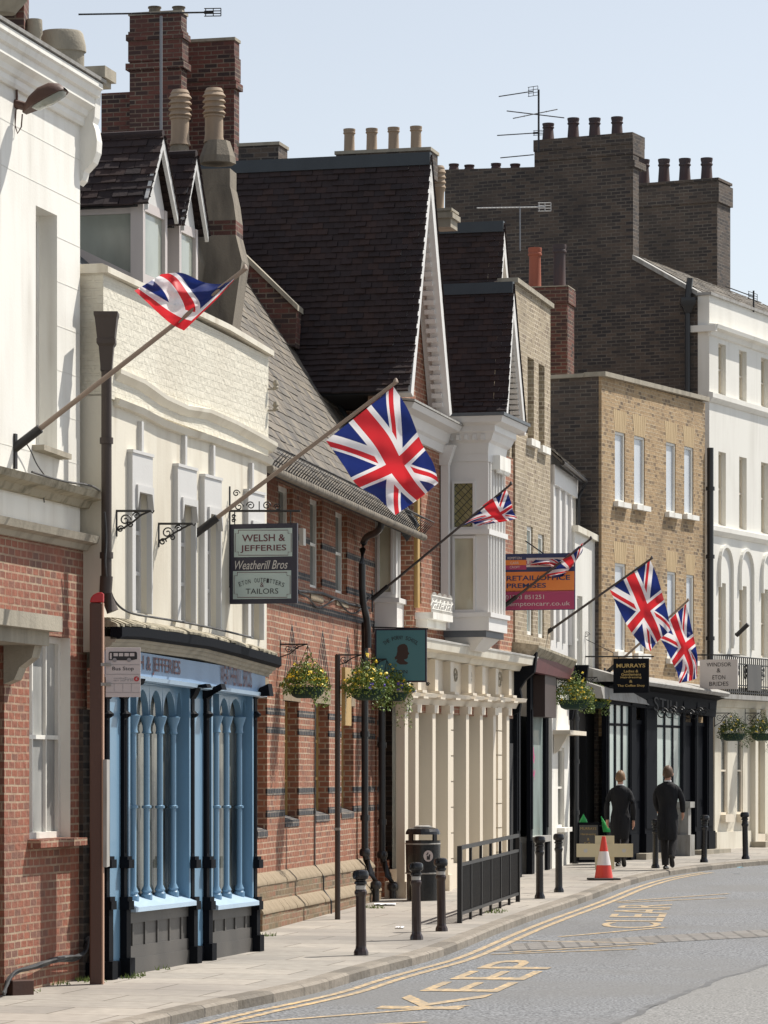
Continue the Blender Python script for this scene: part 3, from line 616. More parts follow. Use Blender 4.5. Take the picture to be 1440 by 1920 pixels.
m = MB(); m.mould(f, [f.hit(*p, NU) for p in P2], [(NU-.02, -.05), (NU+.05, -.04), (NU+.08, .02), (NU-.02, .05)]); m.build('string_moulding', 'cream', B2)
m = MB()
for p, t_, b_ in ((258, 790, 852), (340, 815, 878), (393, 835, 897), (466, 868, 918)):
    m = MB(); m.box(f, f.S(p, NU), f.S(p, NU)+.06, NU-.01, NU+.045, hz(p, b_), hz(p, t_)); m.build('wall_fin', 'greypaint', B2)
for (p0, p1, pt, pb), o_ in zip(hoods, ops):
    s0, s1 = o_[0]-.10, o_[1]+.03; zT = o_[3]+.36
    w0 = window(f, B2, o_[0], o_[1], o_[2], o_[3], NU-.08, 'greypaint', 'glass', bars=(0, 2), t=.035)
    m = MB(); m.box(f, s0, o_[0], NU, NU+.055, o_[2], zT); m.box(f, o_[1], s1, NU, NU+.055, o_[2], zT); m.box(f, o_[0], o_[1], NU, NU+.055, o_[3]+.05, zT)
    m.box(f, s0-.012, s1+.01, NU, NU+.068, zT, zT+.03)
    m.prism([f.P(o_[0], NU+.02, o_[3]+.05), f.P(o_[1], NU+.02, o_[3]+.05), f.P(o_[1], NU+.02, o_[3]-.18), f.P(o_[1]-.05, NU+.02, o_[3]-.02), f.P(o_[0]+.05, NU+.02, o_[3]-.02), f.P(o_[0], NU+.02, o_[3]-.18)], Vector((f.N.x, f.N.y, 0))*.06)
    m.build('surround', 'greypaint', w0)
# rainwater hopper and pipe
hp = f.P(f.S(196, NU+.1), NU+.12, 0); zt_ = f.hit(200, 588, NU+.1)[1]; zb_ = f.hit(200, 1085, NU+.1)[1]
m = MB(); rows = []
for r, z in ((.115, 0), (.115, -.03), (.105, -.06), (.085, -.25), (.09, -.26), (.09, -.30), (.07, -.33), (.055, -.52), (.055, -.56)):
    rows.append([Vector((hp.x+x*r*1.0, hp.y+y*r*1.0, zt_+z)) for x, y in ((-1, -1), (1, -1), (1, 1), (-1, 1))])
m.grid(rows, True); m.face(rows[0]); hop = m.build('rainwater_hopper', 'darkpipe', B2)
m = MB(); m.tube([Vector((hp.x, hp.y, zt_-.5)), Vector((hp.x, hp.y, zb_))], .05, 10); m.tube([Vector((hp.x, hp.y, zb_+.02)), Vector((hp.x-.01, hp.y, zb_-.15)), Vector((hp.x+.06, hp.y, zb_-.32))], .062, 10)
for q in (.35, .9): m.tube([Vector((hp.x, hp.y, zt_-.5-q*(zt_-zb_-.55))), Vector((hp.x, hp.y, zt_-.56-q*(zt_-zb_-.55)))], .065, 10)
m.build('downpipe', 'darkpipe', B2, smooth=40)
# insulators at the far end of the parapet
m = MB()
for py in (730, 770): m.tube([f.P(a1-.02, NU+.02, hz(500, py)), f.P(a1+.02, NU+.10, hz(500, py))], .012, 6); m.lathe(f.P(a1+.02, NU+.10, hz(500, py)), [(.02, 0), (.035, .02), (.02, .04), (.035, .06), (.02, .1)], 10)
m.build('insulators', 'stone', B2)
# shop cornice: gutter, mouldings, mossy top
gt = [(202, 1172), (270, 1177), (397, 1196), (450, 1210), (523, 1232)]
NG = .20
gp = [f.hit(a, b, NG) for a, b in gt]; gp[-1] = (f.S(528, NG), gp[-1][1]); gp[0] = (f.S(209, NG)+.3, gp[0][1])
m = MB(); m.mould(f, gp, [(NG-.12, -.115), (NG-.03, -.115), (NG, -.09), (NG, 0), (NG-.12, 0)]); m.build('gutter', 'black', B2)
m = MB(); m.mould(f, [(a, z) for a, z in gp], [(-.1, -.215), (.05, -.215), (.06, -.19), (.09, -.175), (.10, -.15), (.13, -.14), (.15, -.10), (-.1, -.08)]); m.build('cornice_mouldings', 'stone', B2)
m = MB()
a = gp[0][0]
while a < gp[-1][0]-.02:                           # crumbling mossy slabs on the shop cornice
    L = min(random.uniform(.05, .22), gp[-1][0]-a); e = random.uniform(-.006, .006)
    z = next(z0+(z1-z0)*(a-x0)/(x1-x0) for (x0, z0), (x1, z1) in zip(gp, gp[1:]) if x0-1e-6 <= a <= x1+1e-6)
    m.prism([f.P(a, n, z+h+e) for n, h in ((-.1, 0.008), (NG-.04+e, 0.008), (NG-.04+e*2, .03), (NG-.07, .045), (.04, .08), (-.1, .10))], Vector((f.t.x, f.t.y, 0))*(L-.002))
    a += L
m.build('mossy_cornice_top', 'moss', B2)
# fascia
z_f0, z_f1 = f.hit(263, 1272, .03)[1], f.hit(491, 1303, .03)[1]; fz = (f.S(200), z_f0); s_a, s_b = f.S(200)-.05, f.S(491)
zfb = lambda s: z_f0+(z_f1-z_f0)*(s-f.S(263))/(f.S(491)-f.S(263))
m = MB(); ze = lambda s: zfb(s)+.62
m.prism([f.P(s_a, -.12, zfb(s_a)), f.P(s_b, -.12, zfb(s_b)), f.P(s_b, -.12, gp[-1][1]-.2), f.P(gp[3][0], -.12, gp[3][1]-.22), f.P(gp[1][0], -.12, gp[1][1]-.22), f.P(s_a, -.12, gp[0][1]-.22)], Vector((f.N.x, f.N.y, 0))*.16); fas = m.build('fascia', 'blueb', B2)
m = MB(); m.mould(f, [(s_a, zfb(s_a)), (s_b, zfb(s_b))], [(0, -.03), (.06, -.02), (.07, .02), (0, .02)]); m.build('fascia_moulding', 'sill', fas)
U = Vector((f.t.x, f.t.y, (zfb(s_b)-zfb(s_a))/(s_b-s_a)))
def ftext(s, px0, px1, pyb, pyt, par, mat, n=.045, bold=0):
    s0, zb = f.hit(px0, pyb, n); s1 = f.S(px1, n); zt2 = f.hit(px0, pyt, n)[1]
    return text(s, f.P(s0, n, zb), U, Vector((0, 0, 1)), s1-s0, zt2-zb, mat, par, bold=bold)
ftext('WELSH & JEFFERIES', 226, 338, 1258, 1222, fas, 'claret', bold=.01); ftext('WEATHERILL BROS', 413, 472, 1282, 1247, fas, 'claret', bold=.01)
# shopfront bays
zg = lambda s: f.g(s)
def pil(px0, px1):
    s0, s1 = f.S(px0, .0), f.S(px0, 0)+.15; g = zg(s0)-.05; zt3 = zfb(s0)
    z = lambda py: f.hit(px0, py, 0)[1]
    m = MB(); m.box(f, s0+.03, s1-.03, -.1, -.01, g, zt3); m.box(f, s0-.0, s1+.0, -.1, .06, g, g+.23)
    m.box(f, s0+.015, s1-.015, -.1, .02, g+.23, z(1695)); m.box(f, s0, s1, -.1, .05, z(1706), z(1690)); m.box(f, s0+.005, s1-.005, -.1, .035, z(1690), z(1682))
    m.box(f, s0+.0, s1-.0, -.1, .05, z(1628), z(1612)); m.box(f, s0+.01, s1-.01, -.1, .03, z(1612), z(1606))
    m.box(f, s0+.055, s0+.07, -.021, -.005, z(1600), z(1350)); m.box(f, s1-.07, s1-.055, -.021, -.005, z(1600), z(1350))
    m.lathe(f.P((s0+s1)/2, -.02, z(1342)), [(.03, -.02), (.06, 0), (.065, .02), (.03, .05)], 10)
    m.prism([f.P(s0, n, z_) for n, z_ in ((-.1, z(1310)), (-.01, z(1310)), (.02, z(1302)), (.05, z(1290)), (.15, z(1282)), (.17, zt3-.02), (-.1, zt3-.02))], Vector((f.t.x, f.t.y, 0))*.15)
    return m.build('pilaster', 'black', B2)
for a, b in ((200, 212), (233, 246), (360, 373), (388, 401), (478, 490)): pil(a, b)
def zz(px, py, n=0): return f.hit(px, py, n)[1]
for (p0, p1) in ((212, 233), (373, 388)):          # blue doors set back between pilasters
    s0, s1 = f.S(p0)-.02, f.S(p1)+.03; m = MB(); m.box(f, s0, s1, -.16, -.05, zg(s0), zfb(s0)); d = m.build('side_panel', 'blue', B2)
    m = MB(); m.box(f, s0-.1, s1+.1, -.32, -.03, zg(s0)-.05, zg(s0)+.16); m.build('panel_plinth', 'black', B2)
for (p0, p1, cols) in ((246, 360, (248, 273, 298, 323)), (401, 478, (404, 423, 447))):
    s0, s1 = f.S(p0), f.S(p1); g = zg(s0); zs0 = zz(p1-5, 1690, .1); nb = -.20
    bay = MB(); bay.box(f, s0, s1, nb-.02, .05, zs0-.055, zs0-.02); bay.prism([f.P(s0, n, z) for n, z in ((nb, zs0-.02), (.05, zs0-.02), (.05, zs0-.01), (nb, zs0+.08))], Vector((f.t.x, f.t.y, 0))*(s1-s0))
    bo = bay.build('window_sill', 'sill', B2)
    m = MB(); m.box(f, s0, s1, -.3, -.06, g-.1, zs0-.055); m.box(f, s0, s1, -.1, -.03, g-.1, g+.16); m.box(f, s0, s1, -.1, -.04, g+.16, g+.28); m.box(f, s0, s1, -.1, -.04, zs0-.17, zs0-.06)
    nr = 5 if p0 == 246 else 4
    for k in range(nr): a = s0+(s1-s0)*(k+.5)/nr; m.box(f, a-.02, a+.02, -.1, -.045, g+.28, zs0-.17)
    m.build('stall_riser', 'riser', B2)
    # return board facing the camera, lintel, glass, arches, colonnettes
    m = MB(); m.box(f, s1-.03, s1+.02, nb, -.02, zs0, zfb(s1)); m.box(f, s0-.02, s0+.03, nb, -.02, zs0, zfb(s0)); m.box(f, s0, s1, nb-.05, -.03, zfb(s1)-.02, zfb(s1)+.1)
    bf = m.build('window_case', 'blue', B2)
    m = MB(); m.face([f.P(s0, nb+.01, zs0), f.P(s1, nb+.01, zs0), f.P(s1, nb+.01, zfb(s1)), f.P(s0, nb+.01, zfb(s0))]); m.build('shop_glass', 'shopglass', B2)
    zsp = zz(cols[-1], 1345, nb+.06); ztp = zfb(s1)-.03
    cs = [f.S(c, nb+.06) for c in cols]
    n1 = nb+.10
    m = MB()
    for i, a in enumerate(cs):                       # shafts with rings, capitals and bases
        c = f.P(a, nb+.07, 0); zr = zz(cols[i], 1513, nb+.07); z0 = zs0+.06
        pr = [(.06, z0-.02), (.06, z0+.03), (.045, z0+.05), (.055, z0+.07), (.031, z0+.12), (.031, zr-.02), (.05, zr-.01), (.05, zr+.01), (.031, zr+.02), (.031, zsp-.18), (.048, zsp-.17), (.04, zsp-.14), (.042, zsp-.1), (.066, zsp-.03), (.075, zsp), (.045, zsp+.01)]
        m.lathe(c, pr, 12)
    m.build('colonnettes', 'blue', bf, smooth=35)
    edges = cs+[s1-.02] if cs[-1] < s1-.15 else cs
    m = MB()
    for a, b in zip(edges, edges[1:]):
        w2_ = (b-a)/2; H = (ztp-zsp)*.88; mid = (a+b)/2; pts = []
        for k in range(9):
            q = k/8; pts.append((a+.02+(w2_-.02)*(1-math.cos(q*1.45))/(1-math.cos(1.45)), zsp+H*math.sin(q*1.45)/math.sin(1.45)))
        L_ = [(a, zsp)]+pts; out = [f.P(x, nb+.03, z) for x, z in pts]+[f.P(mid, nb+.03, ztp+.02), f.P(a, nb+.03, ztp+.02)]
        m.prism(out, Vector((f.N.x, f.N.y, 0))*.07)
        out = [f.P(2*mid-x, nb+.03, z) for x, z in pts]+[f.P(mid, nb+.03, ztp+.02), f.P(b, nb+.03, ztp+.02)]
        m.prism(out, Vector((f.N.x, f.N.y, 0))*.07)
    m.build('pointed_arches', 'blue', bf)
m = MB(); m.box(f, f.S(200)-.0, f.S(490)+.05, -5, -.24, -.2, 2.9); m.build('shop_body', 'dark', B2)
# dormers on the cream house roof
f = F2
def dormer(sA, sw, nF, pxa, pya, pxe, pye, pyb, D):
    """near eave at pixel e on plane n=nF, apex at pixel a"""
    s0, ze_ = f.hit(pxe, pye, nF); sm_, za_ = f.hit(pxa, pya, nF); hw = sw/2; s1 = s0+sw; sm_ = (s0+s1)/2; zb = f.hit(pxe, pyb, nF)[1]
    d = thing_part = MB()
    m = MB()                                       # glazed timber body
    m.box(f, s0+.10, s0+.14, nF-D, nF-.08, ze_-.13, ze_); m.box(f, s0+.08, s0+.15, nF-.22, nF-.08, zb, ze_); m.box(f, s1-.15, s1-.08, nF-.22, nF-.08, zb, ze_)
    m.box(f, s0+.15, s1-.15, nF-.16, nF-.09, ze_-.1, ze_); m.box(f, s0+.15, s1-.15, nF-.16, nF-.09, zb, zb+.12)
    m.prism([f.P(s0+.1, nF-D, ze_-.13), f.P(s0+.1, nF-D, ze_-.24), f.P(s0+.1, nF-.22, zb), f.P(s0+.1, nF-.22, zb+.12)], Vector((f.t.x, f.t.y, 0))*.04)
    b = m.build('dormer', 'lilac', B2)
    m = MB(); m.face([f.P(s0+.125, nF-D, ze_-.2), f.P(s0+.125, nF-.2, zb), f.P(s0+.125, nF-.2, ze_-.1), f.P(s0+.125, nF-D, ze_-.1)])
    m.face([f.P(s0+.15, nF-.12, zb+.1), f.P(s1-.15, nF-.12, zb+.1), f.P(s1-.15, nF-.12, ze_-.08), f.P(s0+.15, nF-.12, ze_-.08)]); m.build('pane', 'dormglass', b)
    m = MB(); m.prism([f.P(s0+.12, nF-.10, ze_), f.P(s1-.12, nF-.10, ze_), f.P(sm_, nF-.10, za_-.12)], Vector((-f.N.x, -f.N.y, 0))*.05)
    for (x0, z0, x1, z1) in ((s0-.02, ze_-.12, sm_, za_-.02), (s1+.02, ze_-.12, sm_, za_-.02)):
        m.prism([f.P(x0, nF-.03, z0), f.P(x0, nF-.03, z0+.13), f.P(x1, nF-.03, z1+.0), f.P(x1, nF-.03, z1-.15)], Vector((f.N.x, f.N.y, 0))*.04)
    m.build('bargeboard', 'greypaint', b)
    m = MB(); Z = Vector((0, 0, 1)); Nn = Vector((f.N.x, f.N.y, 0)); T = Vector((f.t.x, f.t.y, 0))
    V = (T*hw+Z*(za_-ze_)); L = V.length
    tiles(m, f.P(s0-.04, nF-D, ze_-.06), Nn, V, D+.03, L+.05, .17, .10, lift=.018, jit=.009)
    tiles(m, f.P(s1+.04, nF-D, ze_-.06), Nn, (T*-hw+Z*(za_-ze_)), D+.03, L+.05, .17, .10, lift=.018, jit=.009)
    m.tube([f.P(sm_, nF-D, za_+.0), f.P(sm_, nF+.01, za_+.0)], .045, 8); m.build('dormer_roof', 'tile', b)
    m = MB(); e = .0
    m.prism([f.P(s0, nF-.14, ze_-.07), f.P(sm_, nF-.14, za_-.02), f.P(s1, nF-.14, ze_-.07)], Nn*(.14-D)); m.build('roof_boards', 'interior', b)
dormer(0, .95, -.62, 296, 246, 277, 372, 530, 1.5)
dormer(0, .80, -.62, 362, 286, 345, 412, 540, 1.2)
m = MB(); zr0 = hz(190, 512)+.02                   # roof slope behind the parapet
m.face([f.P(a0, NU-.25, zr0-.25), f.P(a1-1.6, NU-.25, zr0-.25), f.P(a1-1.6, -2.6, zr0+1.6), f.P(a0, -2.6, zr0+1.6)])
m.face([f.P(a0, NU-.25, zr0-.25), f.P(a0, -2.6, zr0+1.6), f.P(a0, -2.6, zr0-.4)])
m.build('roof', 'lead', B2)
# mast aerial
am = f.P(a1+6.0, f.hitS(302, 300, a1+6.0)[0], 0); zz1 = f.hitS(302, 30, a1+6.0)[1]; zz0 = f.hitS(302, 300, a1+6.0)[1]
AE = thing('tv_aerial', (am.x, am.y, zz0), 'long horizontal rooftop aerial on a pale mast in front of the tall red brick chimneys', 'aerial', 'rooftop aerials')
def aerial(par, top, z0, x, y, arms, mast=.018, mm='alu', bm_='iron'):
    m = MB()
    if mast: m.tube([Vector((x, y, z0)), Vector((x, y, top))], mast, 8); m.build('mast', mm, par, smooth=40)
    for (A, B, nel, el, refl) in arms:
        m = MB(); m.tube([A, B], .012, 6); d = (B-A)
        for k in range(nel):
            c = A+d*(k+.5)/nel; m.tube([c-Vector((0, el/2, 0.02)), c+Vector((0, el/2, .02))], .006, 5)
        if refl:
            e = d.normalized(); q = Vector((e.y, -e.x, 0))
            for u in (-1, -.33, .33, 1):
                m.tube([B-e*.12+Vector((0, .0, u*refl))-e*(0), B+e*.10+Vector((0, 0, u*refl))], .007, 5)
            for u in (-.1, .0, .1): m.tube([B+e*u+Vector((0, 0, -refl)), B+e*u+Vector((0, 0, refl))], .007, 5)
        m.build('boom', bm_, par)
Y = am.y-.05
aerial(AE, zz1, zz0, am.x, am.y, [(at(147, 27, Y), at(400, 23, Y+.1), 14, .22, .05)])
# ---------------------------------------------------------------- 3. the school
f = F3; NW = -.20                                   # plane of the wall above the plinth
B3 = thing('school_building', f.P(3, -3, 0), 'orange brick school with black brick bands and a mossy slate roof, beside the blue shopfront', 'school', 'houses along the street')
def hz(px, py, n=NW): return f.hit(px, py, n)[1]
Nv = Vector((f.N.x, f.N.y, 0)); Tv = Vector((f.t.x, f.t.y, 0)); Z = Vector((0, 0, 1))
s0 = f.S(478, NW)-.5; s1 = f.S(703, NW); s2 = f.S(778, NW)
lower = [(f.S(a, NW), f.S(b, NW), hz(a, zb), hz(a, zt_), .24) for a, b, zt_, zb in ((482, 501, 1298, 1560), (534, 560, 1313, 1540), (592, 617, 1318, 1531), (640, 663, 1322, 1525))]
upper = [(f.S(a, NW), f.S(b, NW), hz(a, zb), hz(a, zt_), .16) for a, b, zt_, zb in ((522, 549, 905, 1075), (581, 604, 930, 1100), (629, 651, 955, 1110))]
EN = .40; e0 = f.hit(500, 868, EN); e1 = f.hit(783, 996, EN)
ev = lambda s: e0[1]+(e1[1]-e0[1])*(s-e0[0])/(e1[0]-e0[0])
m = MB(); wall(m, f, s0, s1, 0, (ev(s0)+.6, ev(s1)+.6), lower+upper, n=NW, back=6); m.build('brick_wall', 'school', B3)
bands = [(1333, .085), (1367, .08), (1477, .085), (1516, .085), (1005, .09), (1075, .09), (1130, .09)]
m = MB()
for py, h in bands:
    z = hz(570, py); cuts = sorted([(o[0], o[1]) for o in lower+upper if o[2]-.02 < z < o[3]+.02]); a = s0
    for c0, c1 in cuts+[(s1, s1)]:
        if c0 > a: m.box(f, a, c0, NW-.02, NW+.004, z-h, z)
        a = c1
o = m.build('dark_brick_bands', 'band', B3); o['kind'] = 'stuff'
for i, o in enumerate(lower):
    w0 = window(f, B3, o[0], o[1], o[2], o[3], NW-.17, 'ochre', 'glass', bars=(0, 2), t=.05)
    m = MB(); m.prism([f.P(o[0], n, o[2]+z) for n, z in ((NW-.24, .10), (NW+.01, .01), (NW+.01, -.075), (NW-.24, -.075))], Tv*(o[1]-o[0])); m.build('sloped_sill', 'band', w0)
    m = MB(); m.box(f, o[0]-.12, o[1]+.12, NW-.1, NW+.006, o[3], o[3]+.13)
    m.prism([f.P(o[0]-.12, NW+.006, o[3]+.13), f.P(o[1]+.12, NW+.006, o[3]+.13), f.P(o[1], NW+.006, o[3]+.19), f.P(o[0], NW+.006, o[3]+.19)], Nv*-.05); m.build('lintel', 'plinthstone', w0)
    mid = (o[0]+o[1])/2; hw = (o[1]-o[0])*.62                     # pointed relieving arch drawn in darker bricks
    m = MB()
    for sg in (-1, 1):
        for k in range(3):
            q = hw*(1-.28*k)
            m.prism([f.P(mid+sg*q, NW+.002, o[3]+.2), f.P(mid+sg*(q-.025), NW+.002, o[3]+.2), f.P(mid, NW+.002, o[3]+.95-.13*k), f.P(mid, NW+.002, o[3]+1.0-.13*k)], Nv*.004)
    o_ = m.build('pointed_arch_inlay', 'band', w0); o_['kind'] = 'stuff'
for o in upper:
    w0 = window(f, B3, o[0], o[1], o[2], o[3], NW-.10, 'white', 'glass', bars=(0, 1), t=.055)
    m = MB(); m.prism([f.P(o[0], n, o[2]+z) for n, z in ((NW-.16, .12), (NW+.02, -.10), (NW+.02, -.18), (NW-.16, -.18))], Tv*(o[1]-o[0])); m.build('sloped_sill', 'plinthstone', w0)
# thin mullion pilasters between upper openings
# plinth in two steps
g0 = f.g(0); zp1 = hz(490, 1638, NW); zp2 = hz(490, 1692, -.1)
def plinth(sa, sb, name='plinth'):
    m = MB(); m.box(f, sa, sb, NW-.05, -.10, -.3, zp1-.13); m.box(f, sa, sb, -.11, -.005, -.3, zp2-.12); p = m.build(name, 'plinth', B3)
    for zt_, n0, n1 in ((zp1, NW, -.09), (zp2, -.10, .01)):
        a = sa
        while a < sb-.01:
            L = min(random.uniform(.32, .5), sb-a); e = random.uniform(-.006, .006)
            m = MB(); m.prism([f.P(a, n, z) for n, z in ((n0-.05, zt_+.01), (n0+.0, zt_+.01), (n0+.03, zt_-.005), (n1-.015+e, zt_-.085), (n1+e, zt_-.11), (n1+e, zt_-.135), (n0-.05, zt_-.135))], Tv*(L-.006)); m.build('coping_stone', 'plinthstone', p, smooth=50)
            a += L
plinth(s0, f.S(690, NW))
# door recess and brick piers at the far end
m = MB(); q0, q1 = f.S(716, NW), f.S(733, NW)
wall(m, f, s1, s2, 0, (hz(705, 1178), hz(705, 1178)), [(q0, f.S(737, NW), f.g(s1)-.1, hz(720, 1325), .35)], n=NW+.03, back=2)
for a in (f.S(706, NW), f.S(742, NW)): m.box(f, a, a+.32, NW, -.02, f.g(a)-.1, f.g(a)+.55); m.box(f, a, a+.32, NW, -.09, f.g(a)+.55, f.g(a)+.75)
m.build('end_pier', 'school', B3)
m = MB()
for py, h in ((1350, .08), (1382, .08), (1475, .085), (1508, .085)): m.box(f, s1+.01, q0, NW, NW+.035, hz(705, py)-h, hz(705, py)); m.box(f, f.S(737, NW), s2-.05, NW, NW+.035, hz(705, py)-h, hz(705, py))
m.build('pier_bands', 'band', B3)['kind'] = 'stuff'
m = MB(); m.box(f, q0, f.S(737, NW), NW-.34, NW-.30, f.g(q0)-.1, hz(720, 1325)); d = m.build('side_door', 'creamshop', B3)
# slate roof
E0 = f.P(e0[0]-.3, EN, ev(e0[0]-.3)); E1 = f.P(e1[0], EN, ev(e1[0])); U = (E1-E0); W = U.length; U.normalize()
rn, rz = f.hitS(440, 468, e1[0]); RV = f.P(e1[0], rn, rz); V = RV-E1; L = V.length+.3; V.normalize()
m = MB(); tiles(m, E0-V*.05, U, V, W, L, .28, .16, lift=.011, jit=.005); m.build('slate_roof', 'slate', B3)
Nr = U.cross(V).normalized(); Nr = -Nr if Nr.z < 0 else Nr
m = MB(); pts = [E0, E1, E1+V*L, E0+V*L]; m.prism([p-Nr*.02 for p in pts], -Nr*.12); m.build('roof_boards', 'interior', B3)
m = MB(); back = [E0+V*L, E1+V*L, E1+V*L-Nv*4-Z*3, E0+V*L-Nv*4-Z*3]; m.prism(back, -Z*.1); m.build('back_roof', 'lead', B3)
vc = MB(); vc.prism([E1+Nr*.06+V*.1, E1+U*.30+Nr*.05+V*.1, E1+U*.30-Nr*.25, E1-Nr*.1], V*L); vc.build('verge_coping', 'darklead', B3)
m = MB(); m.tube([E0-V*.05+Nv*.06-Z*.05, E1-V*.05+Nv*.06-Z*.05+U*.05], .052, 10); m.build('gutter', 'sootstone', B3, smooth=40)
m = MB(); K = int(W/.16)
for k in range(K):                                   # wire snow guard above the gutter
    p = E0+U*(k+.5)*W/K; m.tube([p+Nv*.07-Z*.1, p+Nv*.13-Z*.02, p+Nv*.08+Nr*.22, p+V*.3+Nr*.06], .009, 4, caps=False)
for a_, b_ in ((.0, .18), (.12, .15), (.24, .08)): m.tube([E0+V*a_+Nr*b_+Nv*.03, E1+V*a_+Nr*b_+Nv*.03], .006, 4)
m.build('snow_guard', 'cable', B3)
# coped brick gable step beyond the verge
sg_ = e1[0]-1.2
pp = [f.hitS(a, b, sg_) for a, b in ((444, 470), (557, 578), (553, 650), (500, 640), (440, 560))]
m = MB(); m.prism([f.P(sg_, n, z) for n, z in pp], Tv*.35); gs = m.build('gable_step', 'chim', B3)
pp = [f.hitS(a, b, sg_-.05) for a, b in ((440, 458), (558, 572), (558, 582), (440, 470))]
m = MB(); m.prism([f.P(sg_-.05, n, z) for n, z in pp], Tv*.45); m.build('step_coping', 'stone', gs)
# stone chimneys with louvred pots
def stone_chim(s, px0, px1, ycap, ybr, potx, potw, poty, widen):
    h = lambda px, py: f.hitS(px, py, s); n0, n1 = h(px0, 0)[0], h(px1, 0)[0]; w_ = (n1-n0)
    m = MB(); m.box(f, s, s+w_, n0, n1, h(px0, 415)[1], h(px0, ycap+45)[1])
    z0 = h(px0, 415)[1]; z1 = h(px0, 385)[1]
    if widen:
        m.prism([f.P(s-.01, n, z) for n, z in ((n1-.2, h(0, 360)[1]), (n1+.005, h(0, 362)[1]), (n1+.05, h(0, 392)[1]), (n1+.08, z0), (n0-.02, z0), (n0-.02, z1))], Tv*(w_+.02))
    m.m = 1; m.box(f, s-.02, s+w_+.02, n0-.02, n1+.08, h(0, 452)[1], z0)
    m.m = 0
    m.prism([f.P(s-.03, n, z) for n, z in ((n0-.2, h(0, 452)[1]), (n1+.08, h(0, 452)[1]), (n1+.16, h(0, 500)[1]), (n1+.10, h(0, 560)[1]), (n1-.1, h(0, 760)[1]), (n0-.2, h(0, 760)[1]))], Tv*(w_+.06))
    c = f.P(s+w_/2, (n0+n1)/2, 0); zc = h(0, ycap+42)[1]; hc = h(0, ycap)[1]-zc; r = w_/2
    m.lathe(Vector((c.x, c.y, zc)), [(r*1.16, 0), (r*1.12, hc*.3), (r*.9, hc*.75), (r*.78, hc), (r*.5, hc)], 8)
    ch = m.build('stone_chimney', ['sootstone', 'chim'], B3)
    c = f.P(s+w_/2, h(potx, 0)[0], 0); zb = h(0, ycap+2)[1]; H = h(0, poty)[1]-zb; r = potw/2*c.y/FPX
    pr = [(r*1.0, 0), (r*.86, H*.1), (r*.84, H*.46), (r*.98, H*.47), (r*.98, H*.50)]
    for k in range(4): b = H*(.52+.105*k); pr += [(r*.86, b), (r*1.12, b+.012), (r*.86, b+H*.085)]
    pr += [(r*.9, H*.94), (r*.72, H), (r*.5, H), (r*.4, H*.7)]
    m = MB(); m.lathe(Vector((c.x, c.y, zb)), pr, 16); m.build('louvred_pot', 'pot', ch, smooth=30)
sch = f.S(500, NW)
stone_chim(sch+.5, 372, 431, 272, 0, 395, 40, 173, True)
stone_chim(sch+.2, 312, 352, 277, 0, 333, 40, 176, False)
# downpipes
def dpipe(fr, par, s, n, z0, z1, r=.05, mat='pipe', kick=None, name='downpipe', collars=(.3, .6, .85)):
    m = MB(); p = [fr.P(s, n, z1)]
    if kick: p += [fr.P(s, n, z0+kick[1]+.25), fr.P(s+.02, n+.02, z0+kick[1]+.12), fr.P(s, n+kick[0]*.6, z0+kick[1]-.08), fr.P(s, n+kick[0], z0+kick[1]-.2), fr.P(s, n+kick[0], z0)]
    else: p += [fr.P(s, n, z0)]
    m.tube(p, r, 10)
    for c in collars: z = z0+(z1-z0)*c; m.tube([fr.P(s, n, z-.04), fr.P(s, n, z+.04)], r*1.35, 10)
    if kick:
        for q in (kick[1]+.22, kick[1]-.25): m.lathe(fr.P(s, n+(0 if q > kick[1] else kick[0]), z0+q), [(r*1.3, -.05), (r*1.6, -.02), (r*1.6, .03), (r*1.2, .06)], 10)
    return m.build(name, mat, par, smooth=40)
sp_ = f.S(697, NW)
m = MB(); m.tube(smooth_line([f.P(f.S(a, n), n, hz(a, b, n)) for a, b, n in ((716, 972, .36), (714, 990, .34), (704, 1000, .2), (690, 1004, .02), (682, 1014, NW+.1), (679, 1035, NW+.10), (679, 1125, NW+.10), (686, 1150, NW+.14), (690, 1185, NW+.16), (690, 1215, NW+.16))], 1), .05, 10); m.build('gutter_downpipe', 'pipe', B3, smooth=40)
dpipe(f, B3, f.S(684, -.1), NW+.10, f.g(sp_), hz(690, 1172), .05, kick=(.16, .48)); dpipe(f, B3, sp_-.05, NW+.16, f.g(sp_), hz(695, 1205), .052, kick=(.16, .42))
dpipe(f, B3, f.S(744, -.05), NW+.14, f.g(s1), hz(744, 1325), .05, kick=(.22, .45))
m = MB(); m.tube([f.P(f.S(588, NW), NW+.02, hz(588, 1310)), f.P(f.S(588, NW), NW+.015, zp1+.02), f.P(f.S(590, NW), -.08, zp1-.14), f.P(f.S(590, NW), -.08, zp2+.02), f.P(f.S(590, NW), .025, zp2-.13), f.P(f.S(590, NW), .025, 0.3)], .012, 5); m.build('wall_cable', 'cable', B3)
m = MB(); pts = [f.P(f.S(p, NW), NW+.03, hz(p, q)) for p, q in ((556, 1112), (575, 1120), (590, 1142), (610, 1133), (628, 1120), (640, 1140), (655, 1152), (670, 1146), (690, 1118))]; m.tube(smooth_line(pts, 2), .012, 5)
m.tube([f.P(f.S(p, NW), NW+.02, hz(p, q)) for p, q in ((556, 1108), (600, 1112), (650, 1132), (690, 1140))], .02, 6); m.build('looped_cable', 'cable', B3)
m = MB(); m.box(f, f.S(560, NW), f.S(565, NW), NW, NW+.06, hz(560, 1022), hz(560, 990)); m.build('alarm_box', 'white', B3)
